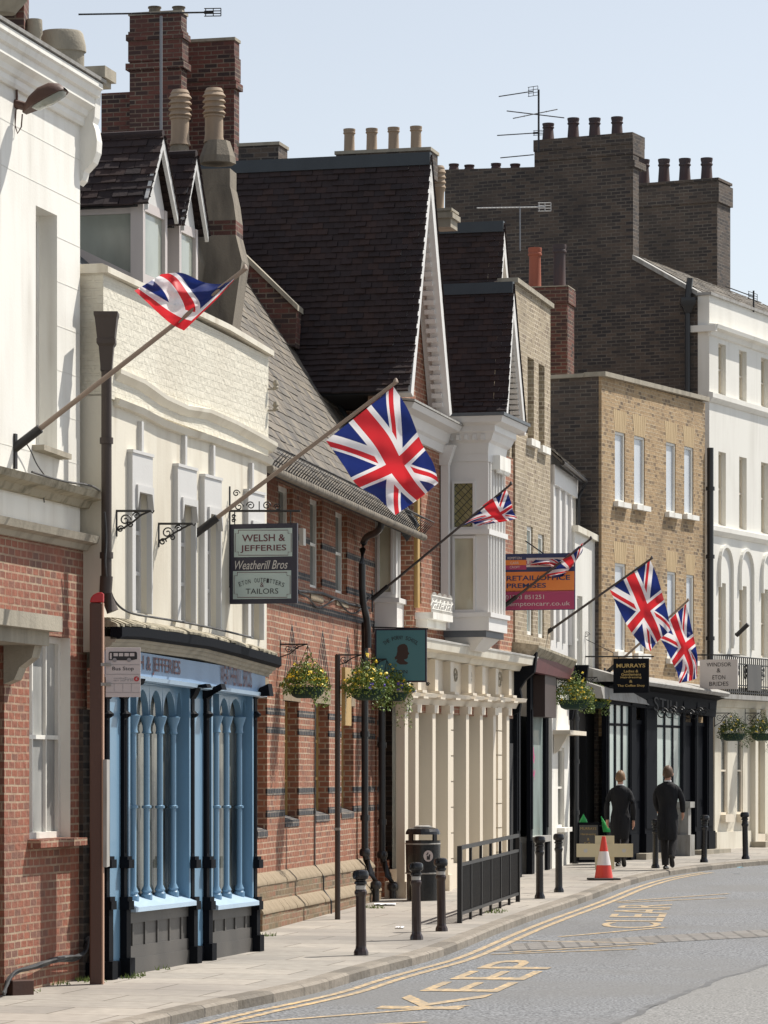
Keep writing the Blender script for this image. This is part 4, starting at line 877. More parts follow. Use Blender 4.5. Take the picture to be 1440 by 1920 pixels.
# white boarded bay tucked under the end of the eaves
b0 = s1+.02; bn = f.hitS(739, 0, b0)[0]; b1 = f.S(775, bn); zt_ = f.hitS(739, 965, b0)[1]; zm = f.hitS(739, 1125, b0)[1]; zb = f.hitS(739, 1188, b0)[1]
def bay(fr, par, b0, b1, bn, zt, zm, zb, wpx, panes, gms, mat='oriel', npan=6, nb=-.3):
    m = MB(); m.box(fr, b0, b1, nb, bn, zm, zt); m.box(fr, b0-.05, b1+.05, nb, bn+.05, zb, zm-.04); m.box(fr, b0-.09, b1+.09, nb, bn+.09, zm-.04, zm+.03)
    m.box(fr, b0-.02, b1+.02, nb, bn+.03, zt-.12, zt)
    for k in range(npan+1): a = b0+(b1-b0)*k/npan; m.box(fr, a-.02*(k > 0), a+.02*(k < npan)+.001, bn, bn+.03, zm+.03, zt-.12)
    o = m.build('bay_window', mat, par)
    for (p0, p1, y0, y1), gm in zip(panes, gms):
        n0, za = fr.hitS(p0, y0, b0); n1, zb_ = fr.hitS(p1, y1, b0)
        m = MB(); t = .035
        for x0, x1, z0, z1 in ((n0-t, n0, zb_-t, za+t), (n1, n1+t, zb_-t, za+t), (n0, n1, za, za+t), (n0, n1, zb_-t, zb_)): m.box(fr, b0-.035, b0, x0, x1, z0, z1)
        m.box(fr, b0-.045, b0, n0-.08, n1+.08, zb_-t-.05, zb_-t)
        fo = m.build('casement', mat, o); m = MB(); m.face([fr.P(b0-.008, n0, zb_), fr.P(b0-.008, n1, zb_), fr.P(b0-.008, n1, za), fr.P(b0-.008, n0, za)]); m.build('pane', gm, fo)
    return o
bay(f, B3, b0, b1, bn, zt_, zm, zb, 0, [(712, 733, 985, 1110)], ['curtain'], npan=5)
# ---------------------------------------------------------------- 4. gabled brick house with the great tiled roof
f = F4
Nv = Vector((f.N.x, f.N.y, 0)); Tv = Vector((f.t.x, f.t.y, 0))
def hz(px, py, n=0.): return f.hit(px, py, n)[1]
B4 = thing('gabled_house', f.P(f.S(800), -3, 0), 'brick house with a very steep dark tiled roof and tall white gable facing the street', 'house', 'houses along the street')
def gable(par, pl, pa, pr, D, n=.35, tw=.165, ga=.1, thick=.10, wallm='school', wz=0., zwall=None, dent=True, bell=.0, ridge=True, plain_front=False, ov=.10):
    rd = n-.01 if n > 0 else .2; wp = min(0., n-.25); sl, zl = f.hit(*pl, n); sa, za = f.hit(*pa, n); sr, zr = f.hit(*pr, n)
    Lf = f.P(sl, n, zl); A = f.P(sa, n, za); Rt = f.P(sr, n, zr)
    rf = MB(); V = A-Lf; h = V.length
    # near slope, slightly bell-cast at the eaves: two facets
    k = .22; Bm = Lf+V*k-Tv*(.0)+Z*(-.05)
    O = Lf-Nv*D; tiles(rf, O-Tv*.16, Nv, (Bm-Lf+Tv*.16), D+.02, (Bm-Lf+Tv*.16).length, tw, ga, lift=.028, jit=.012)
    tiles(rf, Bm-Nv*D, Nv, (A-Bm), D+.02, (A-Bm).length, tw, ga, lift=.026, jit=.011)
    V2 = A-Rt; tiles(rf, Rt-Nv*D, Nv, V2, D+.02, V2.length, .3, .25)
    r = rf.build('tiled_roof', 'tile', par)
    m = MB(); m.prism([p-Nv*(n-wp+.01) for p in (Lf-Tv*.13-Z*.03, Bm-Z*.04, A-Z*.05, Rt-Z*.03)], -Nv*(D-n+wp)); m.build('roof_boards', 'interior', par)
    m = MB(); m.prism([A+Tv*.09-Z*.16, A-Tv*.09-Z*.16, A-Tv*.07+Z*.03, A+Tv*.07+Z*.03], -Nv*D); m.build('ridge_flashing', 'darklead', par)
    # rakes
    m = MB()
    for P0, P1, sg in ((Lf, A, 1), (Rt, A, -1)):
        d = (P1-P0).normalized(); q = Nv.cross(d); q = q if q.z < 0 else -q
        m.prism([P0+q*.02, P1+q*.02, P1+q*.02-Z*.35, P0+q*(thick+.02)], -Nv*rd)
        m.prism([P0+q*(thick+.02), P1-Z*.4, P1-Z*.4+q*.05, P0+q*(thick+.07)], -Nv*rd*.6)
    b = m.build('raking_cornice', 'oriel', par)
    if dent:
        K = 22; d = (A-Rt).normalized(); q = Nv.cross(d); q = q if q.z < 0 else -q
        m = MB()
        for i in range(K):
            p = Rt+(A-Rt)*(.04+.80*i/K)+q*(thick+.075)-Nv*(n*.25); m.prism([p, p+d*.07, p+d*.07+q*.06, p+q*.06], -Nv*.16)
        m.build('dentils', 'oriel', b)['kind'] = 'stuff'
    m = MB(); zw = zwall if zwall is not None else min(zl, zr)-.4
    m.prism([f.P(sl+.02, wp, zw), f.P(sr-.02, wp, zw), f.P(sr-.02, wp, zr-.12), f.P(sa, wp, za-.25), f.P(sl+.02, wp, zl-.12)], -Nv*(.3)); m.build('gable_wall', wallm, par)
    return sl, sa, sr, zl, za, zr
g1 = gable(B4, (770, 735), (808, 290), (848, 775), 3.95)
zc0 = f.hit(770, 752, .3)[1]; zc1 = f.hit(860, 800, .3)[1]; sq0, sq1 = f.S(774), f.S(848)
m = MB(); wall(m, f, sq0, f.S(962), 3.2, (f.hit(758, 760)[1], f.hit(850, 815)[1]), [(f.S(780), f.S(790), hz(780, 1130), hz(780, 880), .12)], back=4); m.build('brick_wall', 'school', B4)
window(f, B4, f.S(780), f.S(790), hz(780, 1130), hz(780, 880), -.08, 'white', 'glass', bars=(0, 1))
m = MB(); m.box(f, f.S(776), f.S(780), 0, .06, hz(780, 1140), hz(780, 870)); m.build('window_shutter', 'ochre', B4)
CP = [(0, -.42), (.06, -.42), (.08, -.30), (.12, -.26), (.16, -.12), (.30, -.08), (.34, .0), (0, .04)]
m = MB(); m.mould(f, [(f.S(772, .3), f.hit(772, 752, .33)[1]), (f.S(862, .3), f.hit(862, 798, .33)[1])], CP); m.build('cornice', 'oriel', B4)
m = MB(); m.mould(f, [(f.S(770, .3), f.hit(770, 750, .33)[1]), (f.S(862, .3), f.hit(862, 798, .33)[1])], [(0, .045), (.36, .0), (.36, .03), (0, .07)]); m.build('cornice_lead', 'greylead', B4)
m = MB(); a = f.S(824); m.box(f, a, a+.12, .02, .14, hz(824, 1178), hz(824, 850)); m.prism([f.P(a-.02, n, z) for n, z in ((.0, hz(824, 872)), (.14, hz(824, 872)), (.24, hz(824, 835)), (0, hz(824, 835)))], Tv*.16); m.build('white_downpipe', 'oriel', B4)
# balconette
a0_, a1_ = f.S(778), f.S(816); zb_ = hz(778, 1148)
m = MB(); m.box(f, a0_, a1_, 0, .28, zb_-.1, zb_); m.box(f, a0_+.05, a1_-.05, 0, .18, zb_-.22, zb_-.1); bl = m.build('balconette', 'white', B4)
m = MB()
for k in range(26):
    u = k/25; a = a0_+(a1_-a0_)*u; hh = .26+.05*abs(math.sin(u*12)); m.tube([f.P(a, .26, zb_), f.P(a, .26, zb_+hh)], .012, 5)
    m.tube([f.P(a-.05, .26, zb_+.1+.05*math.sin(k*2.1)), f.P(a+.05, .26, zb_+.16+.05*math.cos(k*1.3))], .012, 5)
for z in (.05, .16, .25): m.tube([f.P(a0_, .26, zb_+z), f.P(a1_, .26, zb_+z)], .012, 5)
m.build('ornamental_rail', 'white', bl)
# tall red brick stacks rising behind the great roof
sK = f.S(808)+3.4
chimney(f, B4, 243, 340, 30, 520, sK, .30, 'chim', [(60, .5, .02), (66, .10, .05), (120, .11, .055)], .05,
        [(290, 12, .11, 'plain', 'sootstone'), (335, 12, .11, 'plain', 'sootstone')], name='tall_chimney')
chimney(f, B4, 350, 439, 80, 560, sK+1.0, .30, 'chim', [(110, .4, .02), (158, .11, .05)], .05, [], name='tall_chimney')
n0, zA = f.hitS(190, 175, sK+.2); n1, zB = f.hitS(250, 400, sK+.2)
m = MB(); m.box(f, sK+.2, sK+.5, n0, n1, zB, zA); m.build('chimney_shoulder', 'chim', B4)
# ridge chimney with four pale pots, and smaller stacks
chimney(f, B4, 630, 806, 290, 330, g1[1]+.6, .5, 'dark', [], .05, [(655, 241, .09, 'plain', 'pot'), (697, 240, .09, 'plain', 'pot'), (738, 238, .09, 'plain', 'pot'), (780, 236, .09, 'plain', 'pot')])
chimney(f, B4, 447, 522, 275, 310, g1[1]+1.2, .5, 'dark', [], .05)
chimney(f, B4, 812, 845, 396, 425, g1[2]+.3, .45, 'stone', [(400, .08, .04)], .04, [(822, 310, .10, 'louvre', 'pot')])
# ---------------------------------------------------------------- 5. smaller gable and the white oriel
B5 = thing('gabled_house', f.P(f.S(900), -3, 0), 'house with a smaller dark tiled gable above a white oriel with a leaded window', 'house', 'houses along the street')
g2 = gable(B5, (948, 800), (963, 532), (987, 812), 3.2, n=.2, dent=True, thick=.07, wallm='pale')
gable(B5, (938, 545), (945, 418), (956, 545), 3.2, n=-.6, dent=False, thick=.06, wallm='oriel')
so_ = f.S(832); on = f.hitS(912, 0, so_)[0]; se_ = f.S(944, on)
zt_ = f.hitS(912, 850, so_)[1]; zm = f.hitS(912, 1152, so_)[1]; zb = f.hitS(912, 1182, so_)[1]
ob = bay(f, B5, so_, se_, on, zt_, zm, zb, 0, [(852, 887, 907, 988), (853, 888, 1010, 1143)], ['leaded', 'curtain'] if 'leaded' in M else ['curtain', 'curtain'], npan=6)
zmid = f.hitS(912, 997, so_)[1]
m = MB(); m.box(f, so_-.06, se_+.06, -.1, on+.06, zmid-.04, zmid+.04); m.build('oriel_rail', 'oriel', ob)
z9 = zt_
OP = [(-.1, 0), (on+.03, 0), (on+.05, .16), (on+.10, .20), (on+.14, .30), (on+.17, .33), (on+.17, .42), (on+.30, .46), (on+.33, .55), (-.1, .58)]
m = MB()
for (n, d0), (n2, d1) in zip(OP[1:-2], OP[2:-1]):
    e, e2 = n-on, n2-on
    m.hexa([f.P(so_-e, -.1, z9+d0), f.P(so_-e, n, z9+d0), f.P(se_+e, n, z9+d0), f.P(se_+e, -.1, z9+d0), f.P(so_-e2, -.1, z9+d1), f.P(so_-e2, n2, z9+d1), f.P(se_+e2, n2, z9+d1), f.P(se_+e2, -.1, z9+d1)]) if d1 > d0 else None
for k in range(5): m.box(f, so_-.16, so_-.10, .1+.13*k, .16+.13*k, z9+.20, z9+.28)
m.build('oriel_cornice', 'oriel', ob)
m = MB(); m.box(f, so_-.36, se_+.36, -.1, on+.36, z9+.552, z9+.60); m.build('lead_roof', 'lead', ob)
m = MB(); m.box(f, so_+.35, se_-.1, on, on+.14, z9-.22, z9+.0)
for k in range(8): a = so_+.4+k*(se_-so_-.55)/7; m.lathe(f.P(a, on+.10, z9-.27), [(.03, 0), (.045, .06)], 8)
m.build('scalloped_pelmet', 'white', ob)
for k, (pr, h) in enumerate(((.0, .1), (-.08, .2))): pass
m = MB(); m.box(f, so_-.02, se_+.02, -.1, on+.0, zb-.10, zb); m.build('oriel_base', 'lead', ob)
m = MB(); m.hexa([f.P(so_+.25, -.1, zb-.30), f.P(so_+.25, on-.25, zb-.30), f.P(se_-.2, on-.25, zb-.30), f.P(se_-.2, -.1, zb-.30), f.P(so_+.05, -.1, zb-.10), f.P(so_+.05, on-.05, zb-.10), f.P(se_-.05, on-.05, zb-.10), f.P(se_-.05, -.1, zb-.10)]); m.build('oriel_corbel', 'oriel', ob)
# cream shopfront running under both gabled houses
CS = B5
sa_, sb_ = f.S(757, .05), f.S(971, .05); sg0 = f.S(766, .05)
zA0, zA1 = f.hit(803, 1200, .35)[1], f.hit(983, 1231, .35)[1]
zl_ = lambda s: zA0+(zA1-zA0)*(s-f.S(803, .35))/(f.S(983, .35)-f.S(803, .35))
m = MB(); m.mould(f, [(sa_-.1, zl_(sa_)), (sb_+.15, zl_(sb_))], [(-.1, -.22), (.12, -.22), (.16, -.14), (.34, -.12), (.36, .0), (-.1, .06)]); m.build('shop_cornice', 'cream', CS)
m = MB(); m.mould(f, [(sa_-.1, zl_(sa_)), (sb_+.15, zl_(sb_))], [(-.1, .062), (.37, .002), (.38, .03), (-.1, .12)]); m.build('cornice_coping', 'white', CS)
zk0, zk1 = f.hit(785, 1303, .1)[1], f.hit(955, 1312, .1)[1]
zk = lambda s: zk0+(zk1-zk0)*(s-f.S(785))/(f.S(955)-f.S(785))
m = MB(); m.mould(f, [(sa_-.05, zk(sa_)), (sb_+.06, zk(sb_))], [(-.1, -.14), (.06, -.14), (.10, -.05), (.18, -.03), (.20, .03), (-.1, .06)])
m.prism([f.P(sa_, -.1, zk(sa_)), f.P(sb_, -.1, zk(sb_)), f.P(sb_, -.1, zl_(sb_)-.2), f.P(sa_, -.1, zl_(sa_)-.2)], Nv*.12); m.build('shop_frieze', 'creamshop', CS)
pxs = [759, 779, 811, 840, 874, 900, 925, 950]
for i, px in enumerate(pxs):
    a = f.S(px, .10); L = .20; g = f.g(a)
    m = MB(); dq = -.02 if i == 0 else -.22; m.box(f, a, a+L, dq, .10, g-.1, zk(a)-.13); m.box(f, a-.03, a+L+.03, dq, .14, zk(a)-.26, zk(a)-.14); m.box(f, a-.02, a+L+.02, -.2, .13, g-.1, g+.25)
    m.box(f, a, a+L, -.05, .14, zk(a)+.06, zl_(a)-.24); m.box(f, a-.04, a+L+.04, -.1, .22, zk(a)+.035, zk(a)+.075)
    m.box(f, a-.05, a+L+.05, -.1, .24, zk(a)-.05, zk(a)-.02)
    m.build('shop_pier', 'creamshop', CS)
for px in (843, 935):
    a = f.S(px, .1); m = MB(); z = f.g(a)+.1
    while z < zk(a)-.3: m.box(f, a+.0, a+.30, -.12, .09, z, z+.38); z += .40
    m.m = 1; m.box(f, a+.02, a+.28, -.12, .075, f.g(a), zk(a)-.2); m.build('quoin_pier', ['creamshop', 'stone'], CS)
m = MB(); m.face([f.P(sg0, -.2, 0), f.P(sb_, -.2, 0), f.P(sb_, -.2, zk(sb_)), f.P(sg0, -.2, zk(sg0))]); m.build('shop_glass', 'shopglass', CS)
m = MB(); m.box(f, sg0, sb_, -.24, .0, 0, f.g(sa_)+.42); m.build('stall_riser', 'creamshop', CS)
m = MB(); m.box(f, sg0+.3, sb_+.0, -3, -.25, 0, 3.3); m.build('shop_body', 'dark', CS)
def scroll(mb, fr, s, n, z, r, dirn=1, turns=1.4, w=.008, tdir=None):
    pts = []
    for k in range(22):
        q = k/21; t = q*turns*2*math.pi; rr = r*(1-.8*q); pts.append(fr(n+dirn*rr*math.cos(t), z+rr*math.sin(t)))
    mb.tube(pts, w, 5, caps=False)
m = MB()
for px in (853, 880, 945):
    a = f.S(px, .1); scroll(m, lambda x, z: f.P(a+x, .03, z), 0, 0, (zk(a)+zl_(a))/2-.05, .16, 1, w=.014); scroll(m, lambda x, z: f.P(a+.35+x, .03, z), 0, 0, (zk(a)+zl_(a))/2-.05, .13, -1, w=.014)
m.build('frieze_scrollwork', 'stone', CS)['kind'] = 'stuff'
# ---------------------------------------------------------------- 6. tall pale brick house
B6 = thing('town_house', f.P(f.S(1000), -3, 0), 'narrow pale brick house with two very tall thin windows, right of the white oriel', 'house', 'houses along the street')
s0, s1 = f.S(966), f.S(1032); ztp = (hz(966, 530), hz(1032, 578))
ops = [(f.S(989), f.S(1001), hz(989, 822), hz(989, 668), .16), (f.S(1010), f.S(1021), hz(1010, 835), hz(1010, 681), .16),
       (f.S(988), f.S(999), hz(988, 1190), hz(988, 985), .07), (f.S(1009), f.S(1020), hz(1009, 1195), hz(1009, 1000), .07)]
m = MB(); wall(m, f, s0, s1, hz(1000, 1232), ztp, ops, back=5); m.build('brick_wall', 'pale', B6)
for o in ops[:2]:
    w0 = window(f, B6, *o[:4], -.13, 'white', 'glass', bars=(0, 1), t=.05); m = MB(); m.box(f, o[0]-.06, o[1]+.12, 0, .09, o[2]-.12, o[2]); m.build('sill', 'white', w0)
for o in ops[2:]: window(f, B6, *o[:4], -.05, 'white', 'paleglass', bars=(0, 1), t=.07)
m = MB(); m.slant(f, s0-.05, s1+.05, -.3, .06, ztp[0]+.08, ztp[1]+.08, .08); m.build('coping', 'stone', B6)
chimney(f, B6, 975, 1064, 540, 760, s1+10, .7, 'chim', [(516+26, .32, .03)], .02, [(1003, 464, .14, 'plain', 'potred'), (1049, 458, .14, 'plain', 'potdark')])
# ---------------------------------------------------------------- 7. slim white boarded house and black shop
f5 = F5; N5 = -.1
B7 = thing('town_house', f5.P(1, -3, 0), 'slim white boarded house front above a black shop with a maroon fascia', 'house', 'houses along the street')
h5 = lambda px, py, n=N5: f5.hit(px, py, n)[1]
s0, s1 = f5.S(1032, N5), f5.S(1076, N5)
m = MB(); wall(m, f5, s0, s1, 3.0, (h5(1032, 850), h5(1076, 890)), [], n=N5, back=5)
for k in range(5): a = s0+(s1-s0)*k/4.; m.box(f5, a, a+.11, N5, N5+.06, h5(1032, 1200), h5(1076, 900))
m.box(f5, s0, s1, N5, N5+.08, h5(1076, 935), h5(1076, 900)); m.build('boarded_front', 'oriel', B7)
E0 = f5.P(s0, .12, h5(1032, 862)); E1 = f5.P(s1, .12, h5(1080, 898)); U = E1-E0; V = (Vector((-f5.N.x, -f5.N.y, 0))+Z*.9)
m = MB(); tiles(m, E0, U, V, U.length, 1.0, .2, .13); m.prism([E0-Z*.02, E1-Z*.02, E1+V.normalized()-Z*.03, E0+V.normalized()-Z*.03], -Z*.05); m.build('tiled_roof', 'slate', B7)
m = MB(); m.tube([E0-Z*.06, E1-Z*.08], .05, 8); m.tube([E1-Z*.08, f5.P(s1, N5+.08, h5(1076, 935)), f5.P(s1, N5+.08, 3.2)], .045, 8)
m.build('gutter_and_pipe', 'pipe', B7, smooth=40)
# shop
sA, sB = f5.S(972), f5.S(1036); g = f5.g(sA)
m = MB(); m.box(f5, sA, f5.S(1078), -3, -.35, g, 3.3); m.build('shop_body', 'interior', B7)
for px, L in ((973, .35), (998, .28), (1027, .3)):
    a = f5.S(px); m = MB(); m.box(f5, a, a+L, -.10, -.03, g-.1, h5(px, 1262, 0)); m.box(f5, a-.02, a+L+.02, -.10, .0, g-.1, g+.6); m.box(f5, a+.08, a+L-.08, -.1, -.01, g+.8, h5(px, 1330, 0)); m.build('pilaster', 'black', B7)
a, b = f5.S(1001), f5.S(1030)
m = MB(); m.face([f5.P(a, -.09, g+.6), f5.P(b, -.09, g+.6), f5.P(b, -.09, h5(1000, 1262)), f5.P(a, -.09, h5(1000, 1262))]); m.face([f5.P(b-.01, -.3, g+.6), f5.P(b-.01, -.02, g+.6), f5.P(b-.01, -.02, h5(1000, 1270)), f5.P(b-.01, -.3, h5(1000, 1270))]); m.build('shop_glass', 'paleglass', B7)
m = MB(); m.box(f5, a, b, -.3, -.05, g-.1, g+.55); m.box(f5, a-.05, b+.05, -.3, 0.03, g+.55, g+.66); m.build('stall_riser', 'greylead', B7)
m = MB(); m.box(f5, sA+.1, f5.S(1000)-.05, -.33, -.28, g, 2.8); m.build('door', 'interior', B7)
zf_ = h5(1015, 1262, .25); zf2 = h5(1015, 1236, .25)
m = MB(); m.prism([f5.P(f5.S(1000, .25), n, z) for n, z in ((-.1, zf_), (.24, zf_), (.30, zf2), (-.1, zf2))], Vector((f5.t.x, f5.t.y, 0))*(f5.S(1072, .25)-f5.S(1000, .25))); m.build('fascia', 'maroon', B7)
m = MB(); m.mould(f5, [(sA-.25, h5(1000, 1212, .35)), (f5.S(1074, .3), h5(1074, 1240, .35))], [(-.1, -.16), (.26, -.16), (.34, -.06), (.38, 0), (.38, .04), (-.1, .10)]); m.build('shop_cornice', 'moss', B7)
m = MB()
for a in (sA-.2, f5.S(1070)-.1): m.prism([f5.P(a, n, z) for n, z in ((-.1, zf_-.75), (.04, zf_-.7), (.08, zf_-.45), (.05, zf_-.3), (.14, zf_-.16), (.30, zf_-.02), (.34, zf2+.08), (-.1, zf2+.08))], Vector((f5.t.x, f5.t.y, 0))*.18)
m.m = 1; m.box(f5, sA, f5.S(1070), -.1, .10, zf_, zf2+.1)
m.build('scroll_brackets', ['black', 'black'], B7)
m = MB(); zq = h5(1010, 1300, 0); m.box(f5, f5.S(1005), f5.S(1026), -.05, .16, zq-.42, zf_); m.build('dark_side_panel', 'darkbrown', B7)
m = MB(); z_q = h5(1010, 1450, 0)
for k in range(26):
    a_ = f5.S(1006)+random.uniform(0, .35); zq = z_q+random.uniform(-.1, .45); n_ = -.075; r_ = random.uniform(.02, .045); m.face([f5.P(a_+r_*math.cos(t), n_, zq+r_*math.sin(t)) for t in [k_*1.05 for k_ in range(6)]])
m.build('pink_window_flowers', 'pink', B7)['kind'] = 'stuff'
# white doorway beside it and its pipe
a, b = f5.S(1037), f5.S(1070); g = f5.g(a)
m = MB(); op = [(f5.S(1048), f5.S(1060), h5(1050, 1552, 0), h5(1050, 1402, 0), .1)]
wall(m, f5, a, b, 0, h5(1040, 1240, 0), op, n=-.02, back=.3); m.build('white_shop_wall', 'white', B7)
w0 = window(f5, B7, *op[0][:4], -.08, 'white', 'glass', bars=(0, 1)); m = MB(); m.box(f5, op[0][0]-.1, op[0][1]+.1, -.02, .12, op[0][2]-.08, op[0][2]); m.build('sill', 'white', w0)
m = MB(); m.box(f5, a+.1, b, -.02, .3, h5(1050, 1378, 0), h5(1050, 1370, 0)); m.prism([f5.P(a+.15, n, z+h5(1050, 1378, 0)) for n, z in ((0, 0), (.25, 0), (.2, -.1), (.08, -.3), (0, -.35))], Vector((f5.t.x, f5.t.y, 0))*.12); m.build('door_hood', 'creamshop', B7)
dpipe(f5, B7, f5.S(1073), .06, f5.g(b), h5(1073, 1300, 0), .06)
# ---------------------------------------------------------------- 8. low white stucco house
F6 = Fr(G(1072, 1619), tan=.40); f6 = F6
B8 = thing('town_house', f6.P(1, -3, 0), 'low white stucco house with narrow windows, just right of the slim boarded front', 'house', 'houses along the street')
h6 = lambda px, py, n=0.: f6.hit(px, py, n)[1]
s0, s1 = f6.S(1078), f6.S(1133)
ops = [(f6.S(a), f6.S(b), h6(a, zb), h6(a, zt_), .12) for a, b, zt_, zb in ((1082, 1092, 1117, 1280), (1103, 1111, 1127, 1285), (1119, 1126, 1130, 1288))]
m = MB(); wall(m, f6, s0, s1, h6(1078, 1320), (h6(1078, 990), h6(1133, 1020)), ops, back=4); m.build('stucco_wall', 'white2', B8)
m = MB(); m.slant(f6, s0-.03, s1, -.3, .08, h6(1078, 985), h6(1133, 1013), .12); m.build('coping', 'cream', B8)
for o in ops: window(f6, B8, *o[:4], -.08, 'white', 'glass', bars=(0, 1), t=.05)
a, b = f6.S(1080), f6.S(1168); g = f6.g(a)
m = MB(); m.hexa([f6.P(a, -.1, h6(1080, 1305)), f6.P(a, .55, h6(1080, 1310)), f6.P(b, .55, h6(1168, 1322)), f6.P(b, -.1, h6(1168, 1318)), f6.P(a, -.1, h6(1080, 1270)), f6.P(a, .5, h6(1080, 1288)), f6.P(b, .5, h6(1168, 1304)), f6.P(b, -.1, h6(1168, 1290))]); m.build('canopy', 'greylead', B8)
m = MB(); m.box(f6, a, b, -.3, -.05, h6(1080, 1375), h6(1080, 1300)); m.build('transom_band', 'riser', B8)
m = MB(); m.box(f6, a, b, -2.5, -1.2, g-.1, 3.6); m.box(f6, a+.02, a+.2, -.4, .0, g-.1, h6(1080, 1375)); m.box(f6, b-.25, b-.05, -.4, .0, g-.1, h6(1080, 1375)); m.build('open_shop_recess', 'interior', B8)
m = MB()
for px in (1092, 1104, 1125): q = f6.S(px); m.tube([f6.P(q, -.1, g-.1), f6.P(q, -.1, h6(1080, 1375))], .03, 8); m.lathe(f6.P(q, -.1, g+1.), [(.03, -.05), (.06, 0), (.03, .05)], 8); m.lathe(f6.P(q, -.1, g+1.9), [(.03, -.05), (.06, 0), (.03, .05)], 8)
m.build('shopfront_columns', 'black', B8)
# ---------------------------------------------------------------- 9. yellow brick house with black shopfront
f = F7; N7 = -.3
def hz(px, py, n=N7): return f.hit(px, py, n)[1]
Nv = Vector((f.N.x, f.N.y, 0)); Tv = Vector((f.t.x, f.t.y, 0))
B9 = thing('town_house', f.P(2, -3, 0), 'flat-topped yellow brick house with four white shuttered windows in pairs above a black shopfront', 'house', 'houses along the street')
s0, s1 = f.S(1128, N7), f.S(1322, N7)
W = [(1153, 1172, 808, 940, 948), (1189, 1209, 816, 946, 954), (1249, 1267, 828, 960, 966), (1283, 1300, 836, 964, 970), (1153, 1173, 1055, 1222, 1230), (1191, 1209, 1062, 1225, 1233), (1251, 1267, 1071, 1235, 1240), (1287, 1301, 1077, 1238, 1244)]
ops = [(f.S(a, N7), f.S(b, N7), hz(a, zb), hz(a, zt_), .05) for a, b, zt_, zb, _ in W]
m = MB(); wall(m, f, s0, s1, 3.0, (hz(1128, 705), hz(1322, 755)), ops, n=N7, back=5); m.build('brick_front', 'yellow', B9)
for i, o in enumerate(ops):
    w0 = window(f, B9, *o[:4], -.04+N7, 'white', 'blind', bars=(0, 0), t=.05)
    m = MB(); m.box(f, o[0]-.08, o[1]+.10, N7, N7+.10, o[2]-.10, o[2]); m.build('sill', 'white', w0)
    m = MB(); K = 7
    for k in range(K):
        u0, u1 = k/K, (k+1)/K; a, b = o[0], o[1]; sp = .10
        m.prism([f.P(a+(b-a)*u0+.006, N7-.01, o[3]), f.P(a+(b-a)*u1-.006, N7-.01, o[3]), f.P(a-sp+(b-a+2*sp)*u1-.006, N7-.01, o[3]+.42), f.P(a-sp+(b-a+2*sp)*u0+.006, N7-.01, o[3]+.42)], Nv*.014)
    M.setdefault('gauged', plain('rubbed_brick', (.50, .37, .21), .8, dirt=.4, dirtc=(.3, .2, .1), sc_=4)); m.build('flat_arch', 'gauged', w0)['kind'] = 'stuff'
m = MB(); m.box(f, s0-.004, s0+.2, -7, N7-.06, 0, hz(1128, 705)); m.build('side_wall', 'dark', B9)
m = MB(); m.slant(f, s0-.05, s1, N7-.35, N7+.1, hz(1128, 697), hz(1322, 745), .09); m.box(f, s0-.08, s0+.3, -7, N7-.35, hz(1128, 706), hz(1128, 699)); m.build('parapet_coping', 'stone', B9)
dpipe(f, B9, f.S(1325, N7), N7+.08, 3.4, hz(1325, 840), .07)
# black shopfront
g = f.g(0); zb_ = hz(1200, 1310, 0)
sA, sB = f.S(1140, 0), f.S(1342, 0)
m = MB(); m.box(f, sA, sB, -3, -.45, g-.2, 3.6); m.build('shop_body', 'interior', B9)
m = MB(); m.mould(f, [(sA-.1, hz(1160, 1272, .2)), (sB, hz(1340, 1300, .2))], [(-.4, -.06), (.28, -.06), (.32, .0), (.3, .03), (-.4, .22)]); m.build('lead_canopy', 'greylead', B9)
m = MB(); m.mould(f, [(sA, hz(1160, 1272, .2)-.06), (sB, hz(1340, 1300, .2)-.06)], [(-.4, -.42), (.0, -.42), (.03, -.08), (.22, -.02), (-.4, 0)]); fa = m.build('fascia', 'black', B9)
zA, zB_ = hz(1240, 1296, .02), hz(1275, 1299, .02)
U = Vector((f.t.x, f.t.y, -.06)); text('STILL', f.P(f.S(1225, .03), .045, hz(1225, 1332, .03)), U, Z, f.S(1275, .03)-f.S(1225, .03), .28, 'rubber', fa)
def pier(p0, p1, n=0., mt='black'):
    a, b = f.S(p0, 0), f.S(p1, 0); m = MB(); m.box(f, a, b, -.13, n-.03, g-.1, zb_); m.box(f, a-.03, b+.03, -.13, n+.01, g-.1, g+.5); m.box(f, a+.05, b-.05, -.12, n-.015, g+.6, zb_-.15)
    m.box(f, a-.03, b+.03, -.13, n+.03, zb_-.14, zb_); return m.build('pilaster', mt, B9)
for p in ((1140, 1146), (1184, 1196), (1212, 1235), (1281, 1288), (1306, 1312), (1329, 1340)): pier(*p)
def glz(p0, p1, nm_, k, g0_=.75, mt='paleglass'):
    a, b = f.S(p0, 0), f.S(p1, 0); m = MB(); m.face([f.P(a, -.07, g+g0_), f.P(b, -.07, g+g0_), f.P(b, -.07, zb_), f.P(a, -.07, zb_)]); m.build('shop_glass', mt, B9)
    m = MB()
    for i in range(1, k): x = a+(b-a)*i/k; m.box(f, x-.04, x+.04, -.12, -.05, g+g0_, zb_)
    m.box(f, a, b, -.12, -.055, zb_-.55, zb_-.5); m.box(f, a, b, -.4, -.05, g-.1, g+g0_); m.build('glazing_frame', 'black', B9)
glz(1146, 1184, '', 3); glz(1236, 1281, '', 3)
